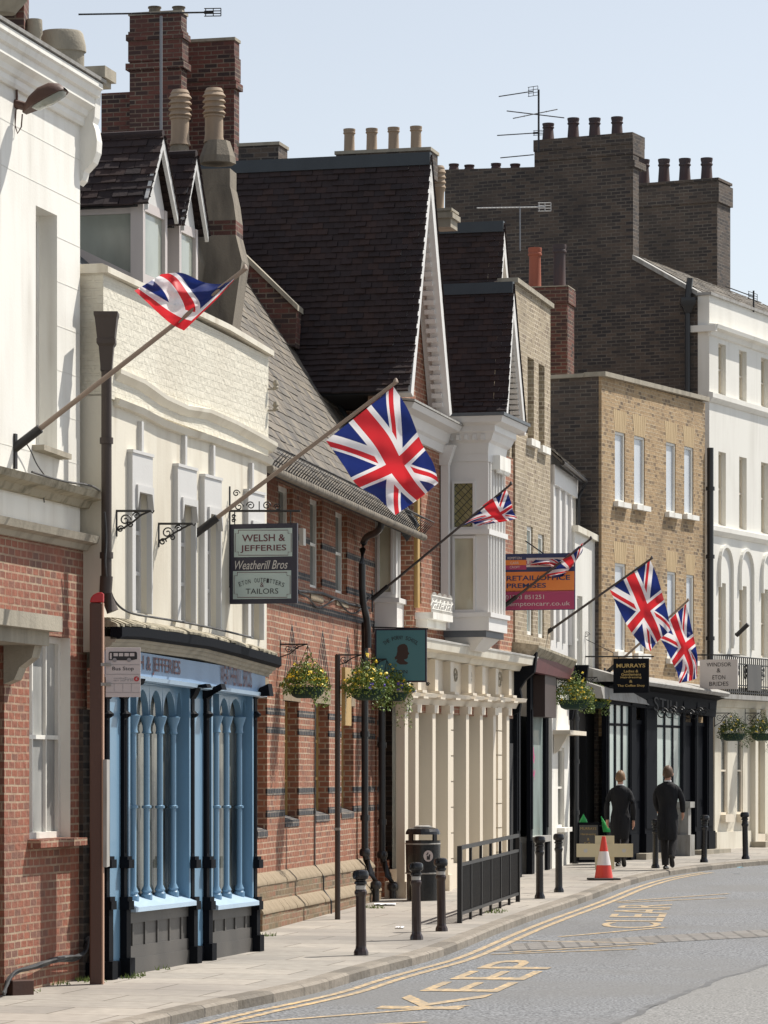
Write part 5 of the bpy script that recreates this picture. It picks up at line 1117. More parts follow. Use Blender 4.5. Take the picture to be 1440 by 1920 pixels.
for p0, p1 in ((1196, 1212), (1288, 1306), (1312, 1329)):
    a, b = f.S(p0, 0), f.S(p1, 0); m = MB(); m.box(f, a, b, -.20, -.12, g, zb_-.5); m.box(f, a+.1, b-.1, -.12, -.105, g+.2, g+1.); m.box(f, a+.1, b-.1, -.12, -.105, g+1.15, zb_-.7); m.box(f, a, b, -.2, -.09, zb_-.5, zb_-.42); m.build('shop_door', 'black', B9)
m = MB(); a = f.S(1275, 0); m.box(f, a-.12, a+.16, -.1, .26, g-.1, g+.45); m.box(f, a-.06, a+.10, -.05, .2, g+.45, g+1.0); m.box(f, a-.12, a+.16, -.1, .26, g+1.0, g+1.12); m.build('stone_pedestal', 'greylead', B9)
for p0, p1 in ((1192, 1222), (1296, 1352)):
    m = MB(); m.box(f, f.S(p0, 0), f.S(p1, 0), -.4, .22, g-.1, g+.12); m.build('stone_step', 'stone', B9)
m = MB()
for px in (1240, 1255, 1290, 1300):
    a = f.S(px, .1)
    for r, q in ((.13, 0), (.09, .22), (.06, -.18)): scroll(m, lambda x, z: f.P(a, .12+x, z), 0, q, zb_-.28+abs(q)*.3, r, 1, w=.012)
m.build('fascia_ironwork', 'iron', B9)['kind'] = 'stuff'
# ---------------------------------------------------------------- 10. white stucco house, dark flank and big stacks
f = F8; N8 = -.15
def hz(px, py, n=N8): return f.hit(px, py, n)[1]
Nv = Vector((f.N.x, f.N.y, 0)); Tv = Vector((f.t.x, f.t.y, 0))
BA = thing('town_house', f.P(3, -3, 0), 'tall white stucco house at the right edge, dark brick flank and rows of black pots', 'house', 'houses along the street')
s0 = f.S(1330, N8); s1 = s0+9; dz8 = (hz(1440, 1000)-hz(1330, 984))
cols = [(1347, 1361), (1386, 1400), (1427, 1441)]
ops = []
for i, (a, b) in enumerate(cols):
    A, B = f.S(a, N8), f.S(b, N8)
    ops += [(A, B, hz(1347, 738), hz(1347, 643), .16), (A, B, hz(1347, 984), hz(1347, 846), .16), (A, B, hz(1347, 1225), hz(1347, 1092), .13)]
per = f.S(1427, N8)-f.S(1386, N8)
for k in (1, 2):
    for q in list(ops[-3:]): ops.append((q[0]+per, q[1]+per, *q[2:]))
m = MB(); zt_ = hz(1330, 553); wall(m, f, s0, s1, 3.9, zt_, ops, n=N8, back=8); m.build('stucco_front', 'white2', BA)
for o in ops:
    window(f, BA, *o[:4], -.12+N8, 'creamshop', 'curtain', bars=(1, 1), t=.05)
m = MB(); m.box(f, s0-.003, s0+.25, N8-.28, N8-.001, 3.9, zt_-.002); m.build('corner_return', 'white2', BA)
zc8 = hz(1330, 615)
m = MB(); m.mould(f, [(s0-.06, zc8), (s1, zc8)], [(N8-.01, -.16), (N8+.05, -.14), (N8+.08, -.04), (N8+.20, -.01), (N8+.22, .07), (N8-.01, .10)]); m.box(f, s0-.10, s0-.003, N8-.4, N8+.18, zc8-.08, zc8+.06); m.build('cornice', 'white2', BA)
m = MB(); m.box(f, s0-.05, s1, N8-.3, N8+.06, zt_-.0, zt_+.06); m.build('parapet_coping', 'greylead', BA)
for py in (745, 994):
    m = MB(); z = hz(1330, py); m.mould(f, [(s0-.05, z), (s1, z)], [(N8-.01, -.09), (N8+.03, -.09), (N8+.10, .0), (N8+.10, .10), (N8-.01, .13)]); m.build('string_course', 'white2', BA)
# blind arches over the first-floor windows
for o in ops[2::3]:
    a, b, z0, z1 = o[0]-.02, o[1]+.32, o[3], hz(1347, 1025); c_ = (a+b)/2; r = (b-a)/2; m = MB(); pts = [(c_-r*math.cos(t), z1-r*1.1+r*1.1*math.sin(t)) for t in [math.pi*k/14 for k in range(15)]]
    pts = [(a, z0-.1)]+pts+[(b, z0-1.4)]
    for (x0, y0), (x1, y1) in zip(pts, pts[1:]): m.prism([f.P(x0, N8-.01, y0), f.P(x1, N8-.01, y1), f.P(x1, N8+.07, y1), f.P(x0, N8+.07, y0)], Z*.07 if abs(y1-y0) < abs(x1-x0)*3 else Tv*.06)
    m.build('blind_arch', 'white2', BA)
# flank wall in dark brick
sF = s0-.012
fl = [(1308, 550), (1187, 486), (1187, 268), (1002, 274), (1002, 313), (834, 318), (834, 900), (1000, 1250), (1309, 1300)]
pp = [f.hitS(a, b, sF) for a, b in fl]
m = MB(); m.prism([f.P(sF, n, z) for n, z in pp], Tv*.35); fk = m.build('flank_wall', 'dark', BA)
m = MB()
def fbox(px0, px1, py0, py1, s_, L, e=0):
    n0, za = f.hitS(px0, py0, s_); n1, zb = f.hitS(px1, py1, s_); m.box(f, s_-e, s_+L+e, n0, n1, zb, za)
fbox(1002, 1187, 268, 288, sF-.03, .7); fbox(1004, 1185, 288, 480, sF+.34, .36); fbox(1180, 1190, 300, 312, sF-.03, .7)
m.build('main_stack', 'dark', BA)
m = MB(); fbox(1000, 1186, 263, 269, sF-.05, .75); m.build('stack_capping', 'dark', BA)
def potrow(L, s_, ref, mt='potdark', r=.135, par=BA):
    for px, pt in L:
        n, zt_2 = f.hitS(px, pt, s_); zb = f.hitS(px, ref, s_)[1]; h = zt_2-zb; q = MB()
        q.lathe(f.P(s_, n, zb-.02), [(r*1.15, 0), (r*1.0, h*.1), (r*.82, h*.72), (r*.98, h*.76), (r*.98, h*.8), (r*.86, h*.83), (r*.98, h*.94), (r*.98, h), (r*.7, h), (r*.6, h*.8)], 14); q.build('chimney_pot', mt, par, smooth=30)
potrow([(1028, 230), (1075, 220), (1115, 220), (1157, 218)], sF+.3, 266)
potrow([(851, 306), (880, 308), (930, 305), (966, 306)], sF+.2, 320, r=.12)
s9 = sF+5.5
n0, za = f.hitS(1188, 350, s9); n1, zb = f.hitS(1345, 600, s9)
m = MB(); m.box(f, s9, s9+.9, n0, n1, zb, za); m.box(f, s9-.04, s9+.94, n0-.03, n1+.05, za-.5, za-.05); m.build('second_stack', 'dark', BA)
m = MB(); m.box(f, s9-.03, s9+.93, n0-.02, n1+.04, za, za+.06); m.build('stack_capping', 'dark', BA)
potrow([(1207, 298), (1245, 297), (1284, 296), (1325, 295)], s9+.4, 349, r=.145)
# roof behind the parapet
q0 = f.hitS(1187, 478, sF); q1 = f.hitS(1309, 546, sF)
m = MB(); m.prism([f.P(sF-.05, q0[0], q0[1]), f.P(sF-.05, q1[0], q1[1]), f.P(sF-.05, q1[0], q1[1]-.1), f.P(sF-.05, q0[0], q0[1]-.1)], Tv*.45); m.build('flank_coping', 'greylead', BA)
RU = f.P(sF+.3, q0[0], q0[1]+.0)-f.P(sF+.3, q1[0], q1[1])
m = MB(); tiles(m, f.P(sF+.4, q1[0]+.1, q1[1]-.05), Tv, RU, 8, RU.length+.2, .28, .2); m.prism([f.P(sF+.4, q1[0], q1[1]-.03), f.P(sF+8.4, q1[0], q1[1]-.03), f.P(sF+8.4, q0[0], q0[1]-.03), f.P(sF+.4, q0[0], q0[1]-.03)], -Z*.15); m.build('slate_roof', 'slate', BA)
n_, z_ = f.hitS(1308, 640, sF-.15)
m = MB(); c = f.P(sF-.12, f.hitS(1293, 0, sF)[0], 0); zh = f.hitS(0, 650, sF)[1]
rows = [[Vector((c.x+x*r, c.y+y*r, zh+z)) for x, y in ((-1, -1), (1, -1), (1, 1), (-1, 1))] for r, z in ((.15, .12), (.16, 0), (.11, -.08), (.07, -.2))]; m.grid(rows, True); m.face(rows[0]); m.tube([Vector((c.x, c.y, zh-.1)), Vector((c.x, c.y, zh-2.5))], .06, 8)
m.tube([Vector((c.x, c.y, zh+.1)), Vector((c.x+.05, c.y, zh+.55))], .07, 8); m.build('flank_hopper', 'pipe', BA, smooth=40)
m = MB(); a = s0+3.2; n_ = -1.3; z_ = zt_-.1; m.box(f, s0+1.0, s0+1.5, -1.6, -1.2, z_, f.hitS(1360, 545, s0+1.)[1]); m.build('small_stack', 'chim', BA)
# ground floor, balcony
g = f.g(0); zf3 = hz(1340, 1318, 0)
gops = [(f.S(1352), f.S(1364), g+.75, zf3-.5, .06), (f.S(1382), f.S(1393), g+.75, zf3-.5, .06)]+[(f.S(1413), f.S(1413)+.7, g+.3, zf3-.3, .2)]+[(f.S(1413)+k*1.3, f.S(1413)+k*1.3+.8, g+.5, zf3-.3, .2) for k in (1, 2, 3)]
m = MB(); wall(m, f, f.S(1340), s1, -.2, 4.0, gops, n=0, back=2); m.box(f, f.S(1340)-.0, f.S(1405), 0, .05, -.2, g+.38); m.build('ground_floor_wall', 'cream', BA)
for o in gops:
    w0 = window(f, BA, *o[:4], -.04 if o[4] < .1 else -.15, 'creamshop', 'glass', bars=(0, 1)); m = MB(); m.box(f, o[0]-.04, o[1]+.08, 0, .12, o[2]-.16, o[2]); m.build('sill', 'creamshop', w0)
m = MB(); m.mould(f, [(f.S(1336), zf3), (s1, zf3)], [(-.1, -.1), (.05, -.08), (.10, .12), (.35, .2), (.38, .34), (-.2, .40)]); m.build('shop_cornice', 'cream', BA)
for k, px in enumerate((1407, 1425)): m = MB(); a = f.S(px); m.box(f, a, a+.18, 0, .12, -.1, zf3-.1); m.box(f, a-.04, a+.22, 0, .16, zf3-.35, zf3-.1); m.build('pilaster', 'cream', BA)
m = MB(); m.box(f, f.S(1403), f.S(1403)+2.5, 0, .4, g-.1, g+.14); m.build('stone_step', 'stone', BA)
zb1 = hz(1340, 1300, .35); zb2 = hz(1340, 1228, .35); sb0 = f.S(1333, .3)
m = MB(); m.box(f, sb0, s1, N8-.1, .42, zb1-.1, zb1); bc = m.build('balcony', 'greylead', BA)
m = MB()
a = sb0
while a < sb0+5:
    m.box(f, a-.01, a+.01, .38, .40, zb1, zb2); a += .13
for z in (zb1+.05, zb1+.2, zb2-.15, zb2): m.box(f, sb0, sb0+5.1, .37, .41, z-.012, z+.012)
for k in range(9):
    a = sb0+.3+k*.55
    for q in (0, .25): scroll(m, lambda x, z: f.P(a+x, .39, z), 0, 0, zb1+.42+q*.5, .12, 1, w=.012)
m.tube([f.P(sb0, N8, zb2), f.P(sb0, .39, zb2)], .012, 5); m.build('balcony_rail', 'iron', bc)
m = MB(); m.box(f, f.S(1401, .42), f.S(1401, .42)+.9, .41, .43, zb1+.1, zb2-.15); m.build('canvas_panel', 'riser', bc)
m = MB(); a = f.S(1374, N8); z_ = hz(1374, 1190); m.tube([f.P(a, N8, z_), f.P(a, N8+.12, z_+.02)], .03, 6); m.tube([f.P(a, N8+.08, z_-.02), f.P(a, N8+.35, z_+.22)], .05, 8); m.build('empty_flag_socket', 'iron', BA)
# ================================================================ signs
def hang_sign(name, fr, s, px0, px1, pyt, pyb, label, cat='sign', th=.04, frame_m='signdark', loc=None, rim=.02):
    h = lambda px, py, ds=0.: fr.hitS(px, py, s+ds)
    n0, zt = h(px0, pyt); n1, zb = h(px1, pyb)
    T = thing(name, fr.P(s, (n0+n1)/2, zb), label, cat)
    m = MB(); m.box(fr, s, s+th, n0, n1, zb, zt); bd = m.build('board', frame_m, T)
    U = Vector((fr.N.x, fr.N.y, 0))
    def panel(a, b, c, d, mat, e=.003, nm_='panel'):
        x0, z1 = h(a, c); x1, z0 = h(b, d); m = MB(); m.box(fr, s-e, s-.001, x0, x1, z0, z1); return m.build(nm_, mat, T)
    def st(txt, a, b, yb, yt, mat, e=.006, bold=.0, shear=0):
        x0, z0 = h(a, yb); x1, z1 = h(b, yt); return text(txt, fr.P(s-e+.004, x0, z0), U, Z, x1-x0, z1-z0, mat, T, bold=bold, shear=shear)
    return T, panel, st, h
def bars(fr, s, T, segs, mat='iron', name='bracket', r=.012):
    m = MB()
    for seg in segs:
        rr = r
        if isinstance(seg[-1], float): rr = seg[-1]; seg = seg[:-1]
        m.tube([fr.P(s, *fr.hitS(px, py, s)) for px, py in seg], rr, 6)
    return m, m
def scr(m, fr, s, px, py, rpx, d=1, w=.007, turns=1.4):
    pts = []
    for k in range(20):
        q = k/19; t = q*turns*2*math.pi; rr = rpx*(1-.8*q); pts.append(fr.P(s, *fr.hitS(px+d*rr*math.cos(t), py-rr*math.sin(t), s)))
    m.tube(pts, w, 5, caps=False)
s_ = F2.S(430, NU)
T, panel, st, h = hang_sign('hanging_sign', F2, s_, 431, 557, 983, 1131, 'navy hanging shop sign with two pale sage panels, reading WELSH & JEFFERIES above TAILORS')
panel(439, 548, 992, 1043, 'signpale'); panel(437, 546, 1071, 1122, 'signpale')
for (a, b, c, d) in ((441, 546, 994, 1041), (439, 544, 1073, 1120)):
    m = MB(); P_ = lambda px, py: F2.P(s_-.0045, *F2.hitS(px, py, s_-.0045)); k = 6
    loop = [(a+k, c), (b-k, c), (b-k, c+k), (b, c+k), (b, d-k), (b-k, d-k), (b-k, d), (a+k, d), (a+k, d-k), (a, d-k), (a, c+k), (a+k, c+k), (a+k, c)]
    m.tube([P_(*q) for q in loop], .003, 4); m.build('panel_border', 'claret', T)
st('WELSH &', 454, 535, 1016, 1001, 'claret', bold=.012); st('JEFFERIES', 451, 537, 1037, 1021, 'claret', bold=.012)
st('Weatherill Bros', 441, 540, 1068, 1050, 'silver', bold=.005, shear=.35); st('TAILORS', 461, 522, 1114, 1103, 'textdark'); st('&', 488, 495, 1101, 1092, 'claret')
m = MB(); arc = 'ETON OUTFITTERS'
for i, ch in enumerate(arc):
    if ch == ' ': continue
    u = (i-(len(arc)-1)/2); px = 491+u*5.6; py = 1092+abs(u)**2*.16; tmp = text(ch, F2.P(s_-.004, *F2.hitS(px-2.3, py, s_)), (Vector((F2.N.x, F2.N.y, -.045*u))).normalized(), Vector((F2.N.x*.045*u, F2.N.y*.045*u, 1)).normalized(), 4.4*42/FPX*.9, 8*42/FPX*.9, None)
    b0_ = len(m.v); m.v += tmp.v; m.f += [[b0_+q for q in g_] for g_ in tmp.f]; m.mi += tmp.mi
m.build('lettering', 'textdark', T)
m, _ = bars(F2, s_, T, [[(430, 912), (430, 1102), .014], [(430, 958), (563, 958), .014], [(440, 960), (440, 984), .006], [(545, 960), (545, 984), .006], [(486, 940), (486, 957), .006]])
for a in ((448, 950, 9, 1), (470, 948, 8, -1), (500, 948, 8, 1), (520, 951, 7, -1), (443, 925, 7, 1), (438, 968, 4, 1), (438, 976, 4, 1)): scr(m, F2, s_, *a[:3], a[3])
m.build('iron_bracket', 'iron', T)
s_ = F3.S(700, NW)-.75
T, panel, st, h = hang_sign('hanging_sign', F3, s_, 703, 800, 1179, 1279, 'teal hanging sign with a dark profile head, reading THE PORNY SCHOOL ETON', frame_m='signdark')
panel(706, 797, 1182, 1276, 'teal'); st('ETON', 735, 764, 1263, 1256, 'textdark', bold=.01)
m = MB(); arc = 'THE PORNY SCHOOL'
for i, ch in enumerate(arc):
    if ch == ' ': continue
    u = i-(len(arc)-1)/2; a = u*.088; px = 752+math.sin(a)*46; py = 1246-math.cos(a)*47
    U_ = Vector((F3.N.x*math.cos(a), F3.N.y*math.cos(a), -math.sin(a))); V_ = Vector((F3.N.x*math.sin(a), F3.N.y*math.sin(a), math.cos(a)))
    k = 49/FPX; tmp = text(ch, F3.P(s_-.006, *F3.hitS(px, py, s_))-U_*.5*4*k, U_, V_, 3.9*k*(.35 if ch == 'I' else 1), 7.5*k, None)
    b0_ = len(m.v); m.v += tmp.v; m.f += [[b0_+q for q in g_] for g_ in tmp.f]; m.mi += tmp.mi
m.build('lettering', 'textdark', T)
prof = [(752, 1208), (758, 1207), (763, 1210), (765, 1216), (765, 1221), (768, 1226), (765, 1228), (765, 1233), (762, 1236), (758, 1236), (759, 1239), (766, 1243), (762, 1246), (750, 1246), (743, 1241), (745, 1236), (741, 1237), (740, 1232), (743, 1230), (745, 1222), (745, 1214), (748, 1210)]
m = MB(); m.prism([F3.P(s_-.005, *F3.hitS(a, b, s_)) for a, b in prof], Vector((F3.t.x, F3.t.y, 0))*.003); m.build('profile_head', 'darkbrown', T)
m, _ = bars(F3, s_+.02, T, [[(698, 1176), (803, 1179), .012], [(799, 1279), (804, 1285), .010], [(701, 1170), (701, 1185), .012]]); scr(m, F3, s_+.02, 802, 1283, 4); m.build('iron_bracket', 'iron', T)
s_ = F4.S(943.5)
T, panel, st, h = hang_sign('letting_board', F4, s_, 930, 1078, 1039, 1143, 'navy, orange and magenta letting board reading RETAIL/OFFICE PREMISES', 'sign', frame_m='navy')
panel(930, 1077, 1073, 1108, 'orange'); panel(930, 1077, 1108, 1142, 'magenta'); panel(946, 1076, 1047, 1062, 'paper')
panel(945, 987, 1042, 1050, 'navy', .006); panel(945, 987, 1050, 1060, 'orange', .006); panel(945, 987, 1060, 1068, 'magenta', .006)
st('KEMPTON', 952, 978, 1049, 1044, 'paper', .010); st('CARR', 957, 973, 1058, 1053, 'paper', .010); st('CROFT', 956, 975, 1066, 1061, 'paper', .010); st('UNDER OFFER', 987, 1070, 1059, 1050, 'magenta', .008)
st('RETAIL/OFFICE', 950, 1069, 1089, 1078, 'navy', bold=.02); st('PREMISES', 950, 1024, 1103, 1093, 'navy', bold=.02)
st('01753 851251', 948, 1020, 1124, 1115, 'paper'); st('kemptoncarr.co.uk', 948, 1069, 1139, 1127, 'paper')
m = MB(); m.box(F4, s_+.0, s_+.045, h(1006, 0)[0], h(1074, 0)[0], h(0, 1151)[1], h(0, 1143.5)[1]); m.build('lower_slip', 'maroon', T)
m, _ = bars(F4, s_+.05, T, [[(985, 1014), (1022, 1040), .012], [(940, 1060), (1070, 1060), .015]]); m.build('stay', 'iron', T)
s_ = f6.S(1097)
T, panel, st, h = hang_sign('hanging_sign', f6, s_, 1150, 1216, 1235, 1299, 'black hanging sign with gold lettering reading MURRAYS', frame_m='black')
st('MURRAYS', 1156, 1210, 1252, 1244, 'gold', bold=.02)
for i, (tx, a, b) in enumerate((('Ladies &', 1170, 1197), ('Gentlemens', 1165, 1202), ('Hairdressing', 1164, 1203), ('&', 1180, 1186), ('The Coffee Shop', 1158, 1209))):
    y = (1261, 1267, 1273, 1280, 1289)[i]; st(tx, a, b, y, y-(5.2 if i < 4 else 6), 'gold', bold=.012)
m, _ = bars(f6, s_+.02, T, [[(1097, 1231), (1226, 1231), .016], [(1097, 1184), (1097, 1270), .010], [(1099, 1199), (1150, 1224), .007], [(1160, 1231), (1160, 1236), .008], [(1205, 1231), (1205, 1236), .008]]); scr(m, f6, s_+.02, 1100, 1190, 6); m.build('iron_bracket', 'iron', T)
s_ = F7.S(1306, 0)
T, panel, st, h = hang_sign('hanging_sign', F7, s_, 1312, 1383, 1237, 1292, 'cream hanging sign reading WINDSOR & ETON BRIDES', frame_m='paper')
for tx, a, b, y in (('WINDSOR', 1325, 1371, 1250), ('&', 1344, 1351, 1261), ('ETON', 1336, 1360, 1274), ('BRIDES', 1330, 1366, 1286)): st(tx, a, b, y, y-8, 'textdark')
m, _ = bars(F7, s_+.02, T, [[(1304, 1228), (1388, 1228), .016], [(1320, 1228), (1320, 1238), .008], [(1372, 1228), (1372, 1238), .008]]); m.build('iron_bracket', 'iron', T)
# ================================================================ scroll brackets on the cream house
for (px, pt, pe, pb), lb in zip(((218, 958, 288, 1006), (297, 982, 366, 1026)), ('wrought iron scroll bracket with nothing hung on it, nearest the hopper pipe', 'wrought iron scroll bracket with nothing hung on it, just left of a flagpole socket')):
    s_ = F2.S(px, NU); T = thing('scroll_bracket', F2.P(s_, NU, F2.hit(px, pb, NU)[1]), lb, 'bracket', 'empty scroll brackets on the cream house')
    m, _ = bars(F2, s_, T, [[(px, pt-2), (px, pb), .013], [(px, pt), (pe-5, pt), .013], [(px, pb-12), (px+14, pb-16), (px+32, pb-28), (px+46, pt+8), (pe-6, pt), .010], [(pe-5, pt), (pe-2, pt+4), (pe+1, pt-1), .008]])
    for a in ((px+17, pt+17, 11, 1), (px+38, pt+9, 7, -1), (px+8, pt+34, 7, 1), (px+26, pt+26, 6, -1)): scr(m, F2, s_, *a[:3], a[3], .008)
    m.build('ironwork', 'iron', T)
# ================================================================ street lamp on the white house
s_ = F1.S(28); Tl = thing('wall_lamp', F1.P(s_, 0, F1.hit(28, 230)[1]), 'brown street lamp head on a short arm fixed high on the white stucco wall', 'street lamp')
m = MB(); P_ = lambda px, py: F1.P(s_, *F1.hitS(px, py, s_)); m.tube([P_(26, 194), P_(48, 200)], .04, 8); m.tube([P_(31, 165), P_(32, 205)], .012, 6); m.tube([P_(30, 205), P_(28, 235), P_(33, 250), P_(40, 238), P_(42, 214)], .007, 5); m.build('arm', 'brown', Tl, smooth=40)
ax0, ax1 = P_(46, 213), P_(124, 170); d = (ax1-ax0); L = d.length; d.normalize(); up = Vector((F1.t.x, F1.t.y, 0)).cross(d); up = -up if up.z < 0 else up; sd_ = Vector((F1.t.x, F1.t.y, 0))
m = MB(); rows = []
for q, hh, ww in ((0, .03, .05), (.08, .07, .07), (.25, .12, .11), (.5, .15, .13), (.75, .14, .13), (.93, .09, .11), (1, .03, .07)):
    c = ax0+d*L*q; rows.append([c+sd_*ww*math.cos(t)+up*(hh*math.sin(t)) for t in [math.pi*k/10 for k in range(11)]])
m.grid(rows); i = m.grid([[r[0], r[-1]] for r in rows]); m.build('lamp_hood', 'brown', Tl, smooth=60)
m = MB(); rows = []
for q, hh, ww in ((.22, .0, .06), (.3, .035, .09), (.6, .045, .10), (.9, .035, .09), (.97, .0, .05)):
    c = ax0+d*L*q-up*.002; rows.append([c+sd_*ww*math.cos(t)-up*(hh*math.sin(t)) for t in [math.pi*k/8 for k in range(9)]])
m.grid(rows); m.build('lamp_glass', 'dormglass', Tl, smooth=60)
# ================================================================ flags
def flag(fr, px, py, tip, grid, label, n=0., polem='pole', uvr=(0, 1, 0, 1), sock=.28, r=.022, wave=.05, NX=44, NY=26, seed=1, rw=1.0):
    s_ = fr.S(px, n); P_ = lambda a, b, ds=0.: fr.P(s_+ds, *fr.hitS(a, b, s_+ds))
    A, B = P_(px, py), P_(*tip); A = fr.P(s_, n+.02, A.z)
    T = thing('flagpole', A, label, 'flag', 'union flags on wall poles')
    m = MB(); m.tube([A, B], r, 10, r2=r*.8); m.lathe(B, [(r*.9, -.01), (r*1.2, .0), (r*.8, .03), (r*.3, .045)], 8); m.build('pole', polem, T, smooth=40)
    d = (B-A).normalized(); m = MB(); m.tube([A-d*.02, A+d*sock], r*1.7, 10); m.box(fr, s_-.03, s_+.03, n, n+.02, A.z-.2, A.z+.12); m.build('socket', 'iron', T, smooth=40)
    rows = grid; R_, C_ = len(rows), len(rows[0])                 # rows: v from top (tip side) to bottom; columns: u from hoist to fly
    def cr(p, q, r_, s, t): return .5*((2*q)+(r_-p)*t+(2*p-5*q+4*r_-s)*t*t+(3*q-p-3*r_+s)*t**3)
    def spl(L, t):
        t *= len(L)-1; i = min(int(t), len(L)-2); t -= i; g_ = lambda k: L[max(0, min(len(L)-1, k))] if 0 <= k < len(L) else (2*L[0]-L[1] if k < 0 else 2*L[-1]-L[-2])
        return cr(g_(i-1), g_(i), g_(i+1), g_(i+2), t)
    pts = [[Vector((c[0], c[1], c[2] if len(c) > 2 else 0)) for c in row] for row in rows]
    m = MB(); out = []; uvs = []
    for j in range(NY+1):
        v = j/NY; line = [spl([pts[k][c] for k in range(R_)], v) if R_ > 1 else pts[0][c] for c in range(C_)]; rr = []
        for i in range(NX+1):
            u = i/NX; q = spl(line, u)
            wv = wave*math.sin((u*5.+v*2.2+seed)*2.1)*(.15+u)+wave*.6*math.sin((v*6.5-u*3+seed*2)*1.9)*u+wave*.45*math.sin((u*13+v*9+seed)*1.3)+wave*.5*(abs(math.sin((u*2.3-v*3.1+seed)*2.7))**.5-.6)*min(1, u*3)
            rr.append(P_(q.x, q.y, q.z+wv)); uvs.append((uvr[0]+(uvr[1]-uvr[0])*u, uvr[2]+(uvr[3]-uvr[2])*(1-v)))
        out.append(rr)
    m.grid(out); m.build('flag_cloth', 'flag', T, smooth='all', uvs=uvs); return T
flag(F1, 27, 838, (459, 505), [[(456, 507), (425, 530), (385, 530), (342, 512, -.1), (303, 514, -.2)], [(405, 562), (378, 566, -.05), (345, 560, -.15), (312, 546, -.22), (276, 531, -.3)], [(345, 620), (322, 608, -.06), (298, 588, -.15), (275, 566, -.25), (252, 545, -.35)]],
     'flag bunched and blown up over its long pale pole on the white stucco house', seed=1, uvr=(.53, .96, .53, 1.0), wave=.06, r=.025)
flag(F2, 365, 1000, (742, 717), [[(738, 725), (765, 768), (790, 830), (812, 868), (822, 905)], [(675, 776), (716, 826), (742, 872), (768, 910), (790, 932)], [(611, 826), (640, 866), (668, 908), (706, 932), (741, 966)]],
     'large flag hanging fully open from the long pole on the cream house', n=NU, seed=2.3, wave=.05, r=.024)
flag(F3, 697, 1122, (958, 908), [[(950, 918), (958, 940), (962, 958), (970, 972)], [(915, 940), (926, 958), (938, 972), (945, 978)], [(855, 992), (872, 984), (885, 980), (893, 986)], ],
     'small crumpled flag blown along its dark pole in front of the white oriel', n=NW+.1, polem='poledark', seed=4, wave=.05, r=.02)
flag(F4, 941.5, 1138, (1108, 1010), [[(1094, 1017), (1090, 1038), (1070, 1050, .1), (1040, 1044, .15), (1008, 1046, .2)], [(1062, 1043), (1072, 1060), (1060, 1068, .08), (1030, 1056, .1), (994, 1060, .15)], [(1022, 1078), (1045, 1082), (1058, 1078, .05), (1040, 1066, .1), (1010, 1058, .1)]],
     'twisted flag wrapped along its dark pole in front of the letting board', n=.02, polem='poledark', seed=3, wave=.05, r=.022)
flag(F5, 1009, 1196, (1222, 1047), [[(1219, 1050), (1232, 1080), (1243, 1118), (1252, 1150), (1257, 1182)], [(1182, 1078), (1196, 1110), (1210, 1145), (1226, 1175), (1236, 1200)], [(1143, 1105), (1160, 1142), (1180, 1180), (1202, 1208), (1219, 1221)]],
     'flag hanging open on a dark pole above the black hairdressing sign', n=N5+.06, polem='poledark', seed=5.2, wave=.06, r=.024)
flag(F7, 1133, 1264, (1290, 1126), [[(1287, 1132), (1294, 1165), (1302, 1200), (1308, 1235), (1306, 1272)], [(1262, 1156), (1272, 1185), (1284, 1215), (1296, 1250), (1295, 1276)], [(1232, 1188), (1248, 1215), (1262, 1245), (1270, 1262), (1273, 1281)]],
     'flag hanging in folds on a pale pole, furthest along the street, beside the cream sign', n=N7+.05, polem='pole', seed=6, wave=.07, r=.024)
# ================================================================ bus stop
g_ = G(181, 1846); fr = Flat(g_.x, g_.y); k = g_.y/FPX; gzv = gz(g_.y); wd = 13*k
BS = thing('bus_stop', (g_.x, g_.y, gzv), 'tall brown bus stop post with a red top and a pale Bus Stop panel', 'bus stop')
zt_ = at(181, 1130, g_.y).z
m = MB(); m.box(fr, 0, 2*wd*.8, -wd, wd*.72, gzv-.02, zt_); po = m.build('post', 'brown', BS, bevel=.012)
m = MB(); m.box(fr, -.003, 2*wd*.8+.003, wd*.72+.002, wd*.98, gzv-.02, zt_); m.build('post_lit_side', 'brownlt', BS)  # sunlit right side of the post, put in as a paler colour
m = MB(); m.prism([fr.P(0, n, zt_+z) for n, z in ((-wd, .003), (wd*.98, .003), (wd*.98, .09), (wd*.6, .10), (wd*.1, .095), (-wd*.5, .075), (-wd*.85, .045))], Vector((0, wd*1.6, 0))); m.build('red_cap', 'red', BS, bevel=.01)
def pbox(fr_, Y0, a, b, c, d, e=0., th=.006):
    q0, q1 = at(a, d, Y0), at(b, c, Y0); m = MB(); m.hexa([Vector((x, y, z)) for z in (q0.z, q1.z) for x, y in ((q0.x, Y0+e), (q1.x, Y0+e), (q1.x, Y0+e+th), (q0.x, Y0+e+th))]); return m
Y0 = g_.y+.02
pbox(fr, Y0, 198, 263.5, 1214, 1307, th=.012).build('panel', 'buspanel', BS, bevel=.003)
def bt(tx, a, b, yb, yt, mat, **kw):
    o = at(a, yb, Y0-.001); e = at(b, yt, Y0-.001); return text(tx, o, Vector((1, 0, 0)), Z, e.x-o.x, e.z-o.z, mat, BS, ext=.002, **kw)
bt('Bus Stop', 210.5, 251, 1259, 1250, 'textdark', bold=.006); bt('First', 234, 250, 1277.5, 1270, 'greyprint'); bt('travelline', 213, 233, 1273, 1270, 'greyprint'); bt('0871 200', 213, 233, 1277.5, 1274.5, 'greyprint')
m = MB()
bus = [(204, 1224), (206, 1222), (255, 1222), (257, 1224), (257, 1236), (246, 1238), (204, 1238)]
m.prism([at(a, b, Y0-.001) for a, b in bus], Vector((0, -.003, 0))); bo = m.build('bus_symbol', 'textdark', BS)
m = MB()
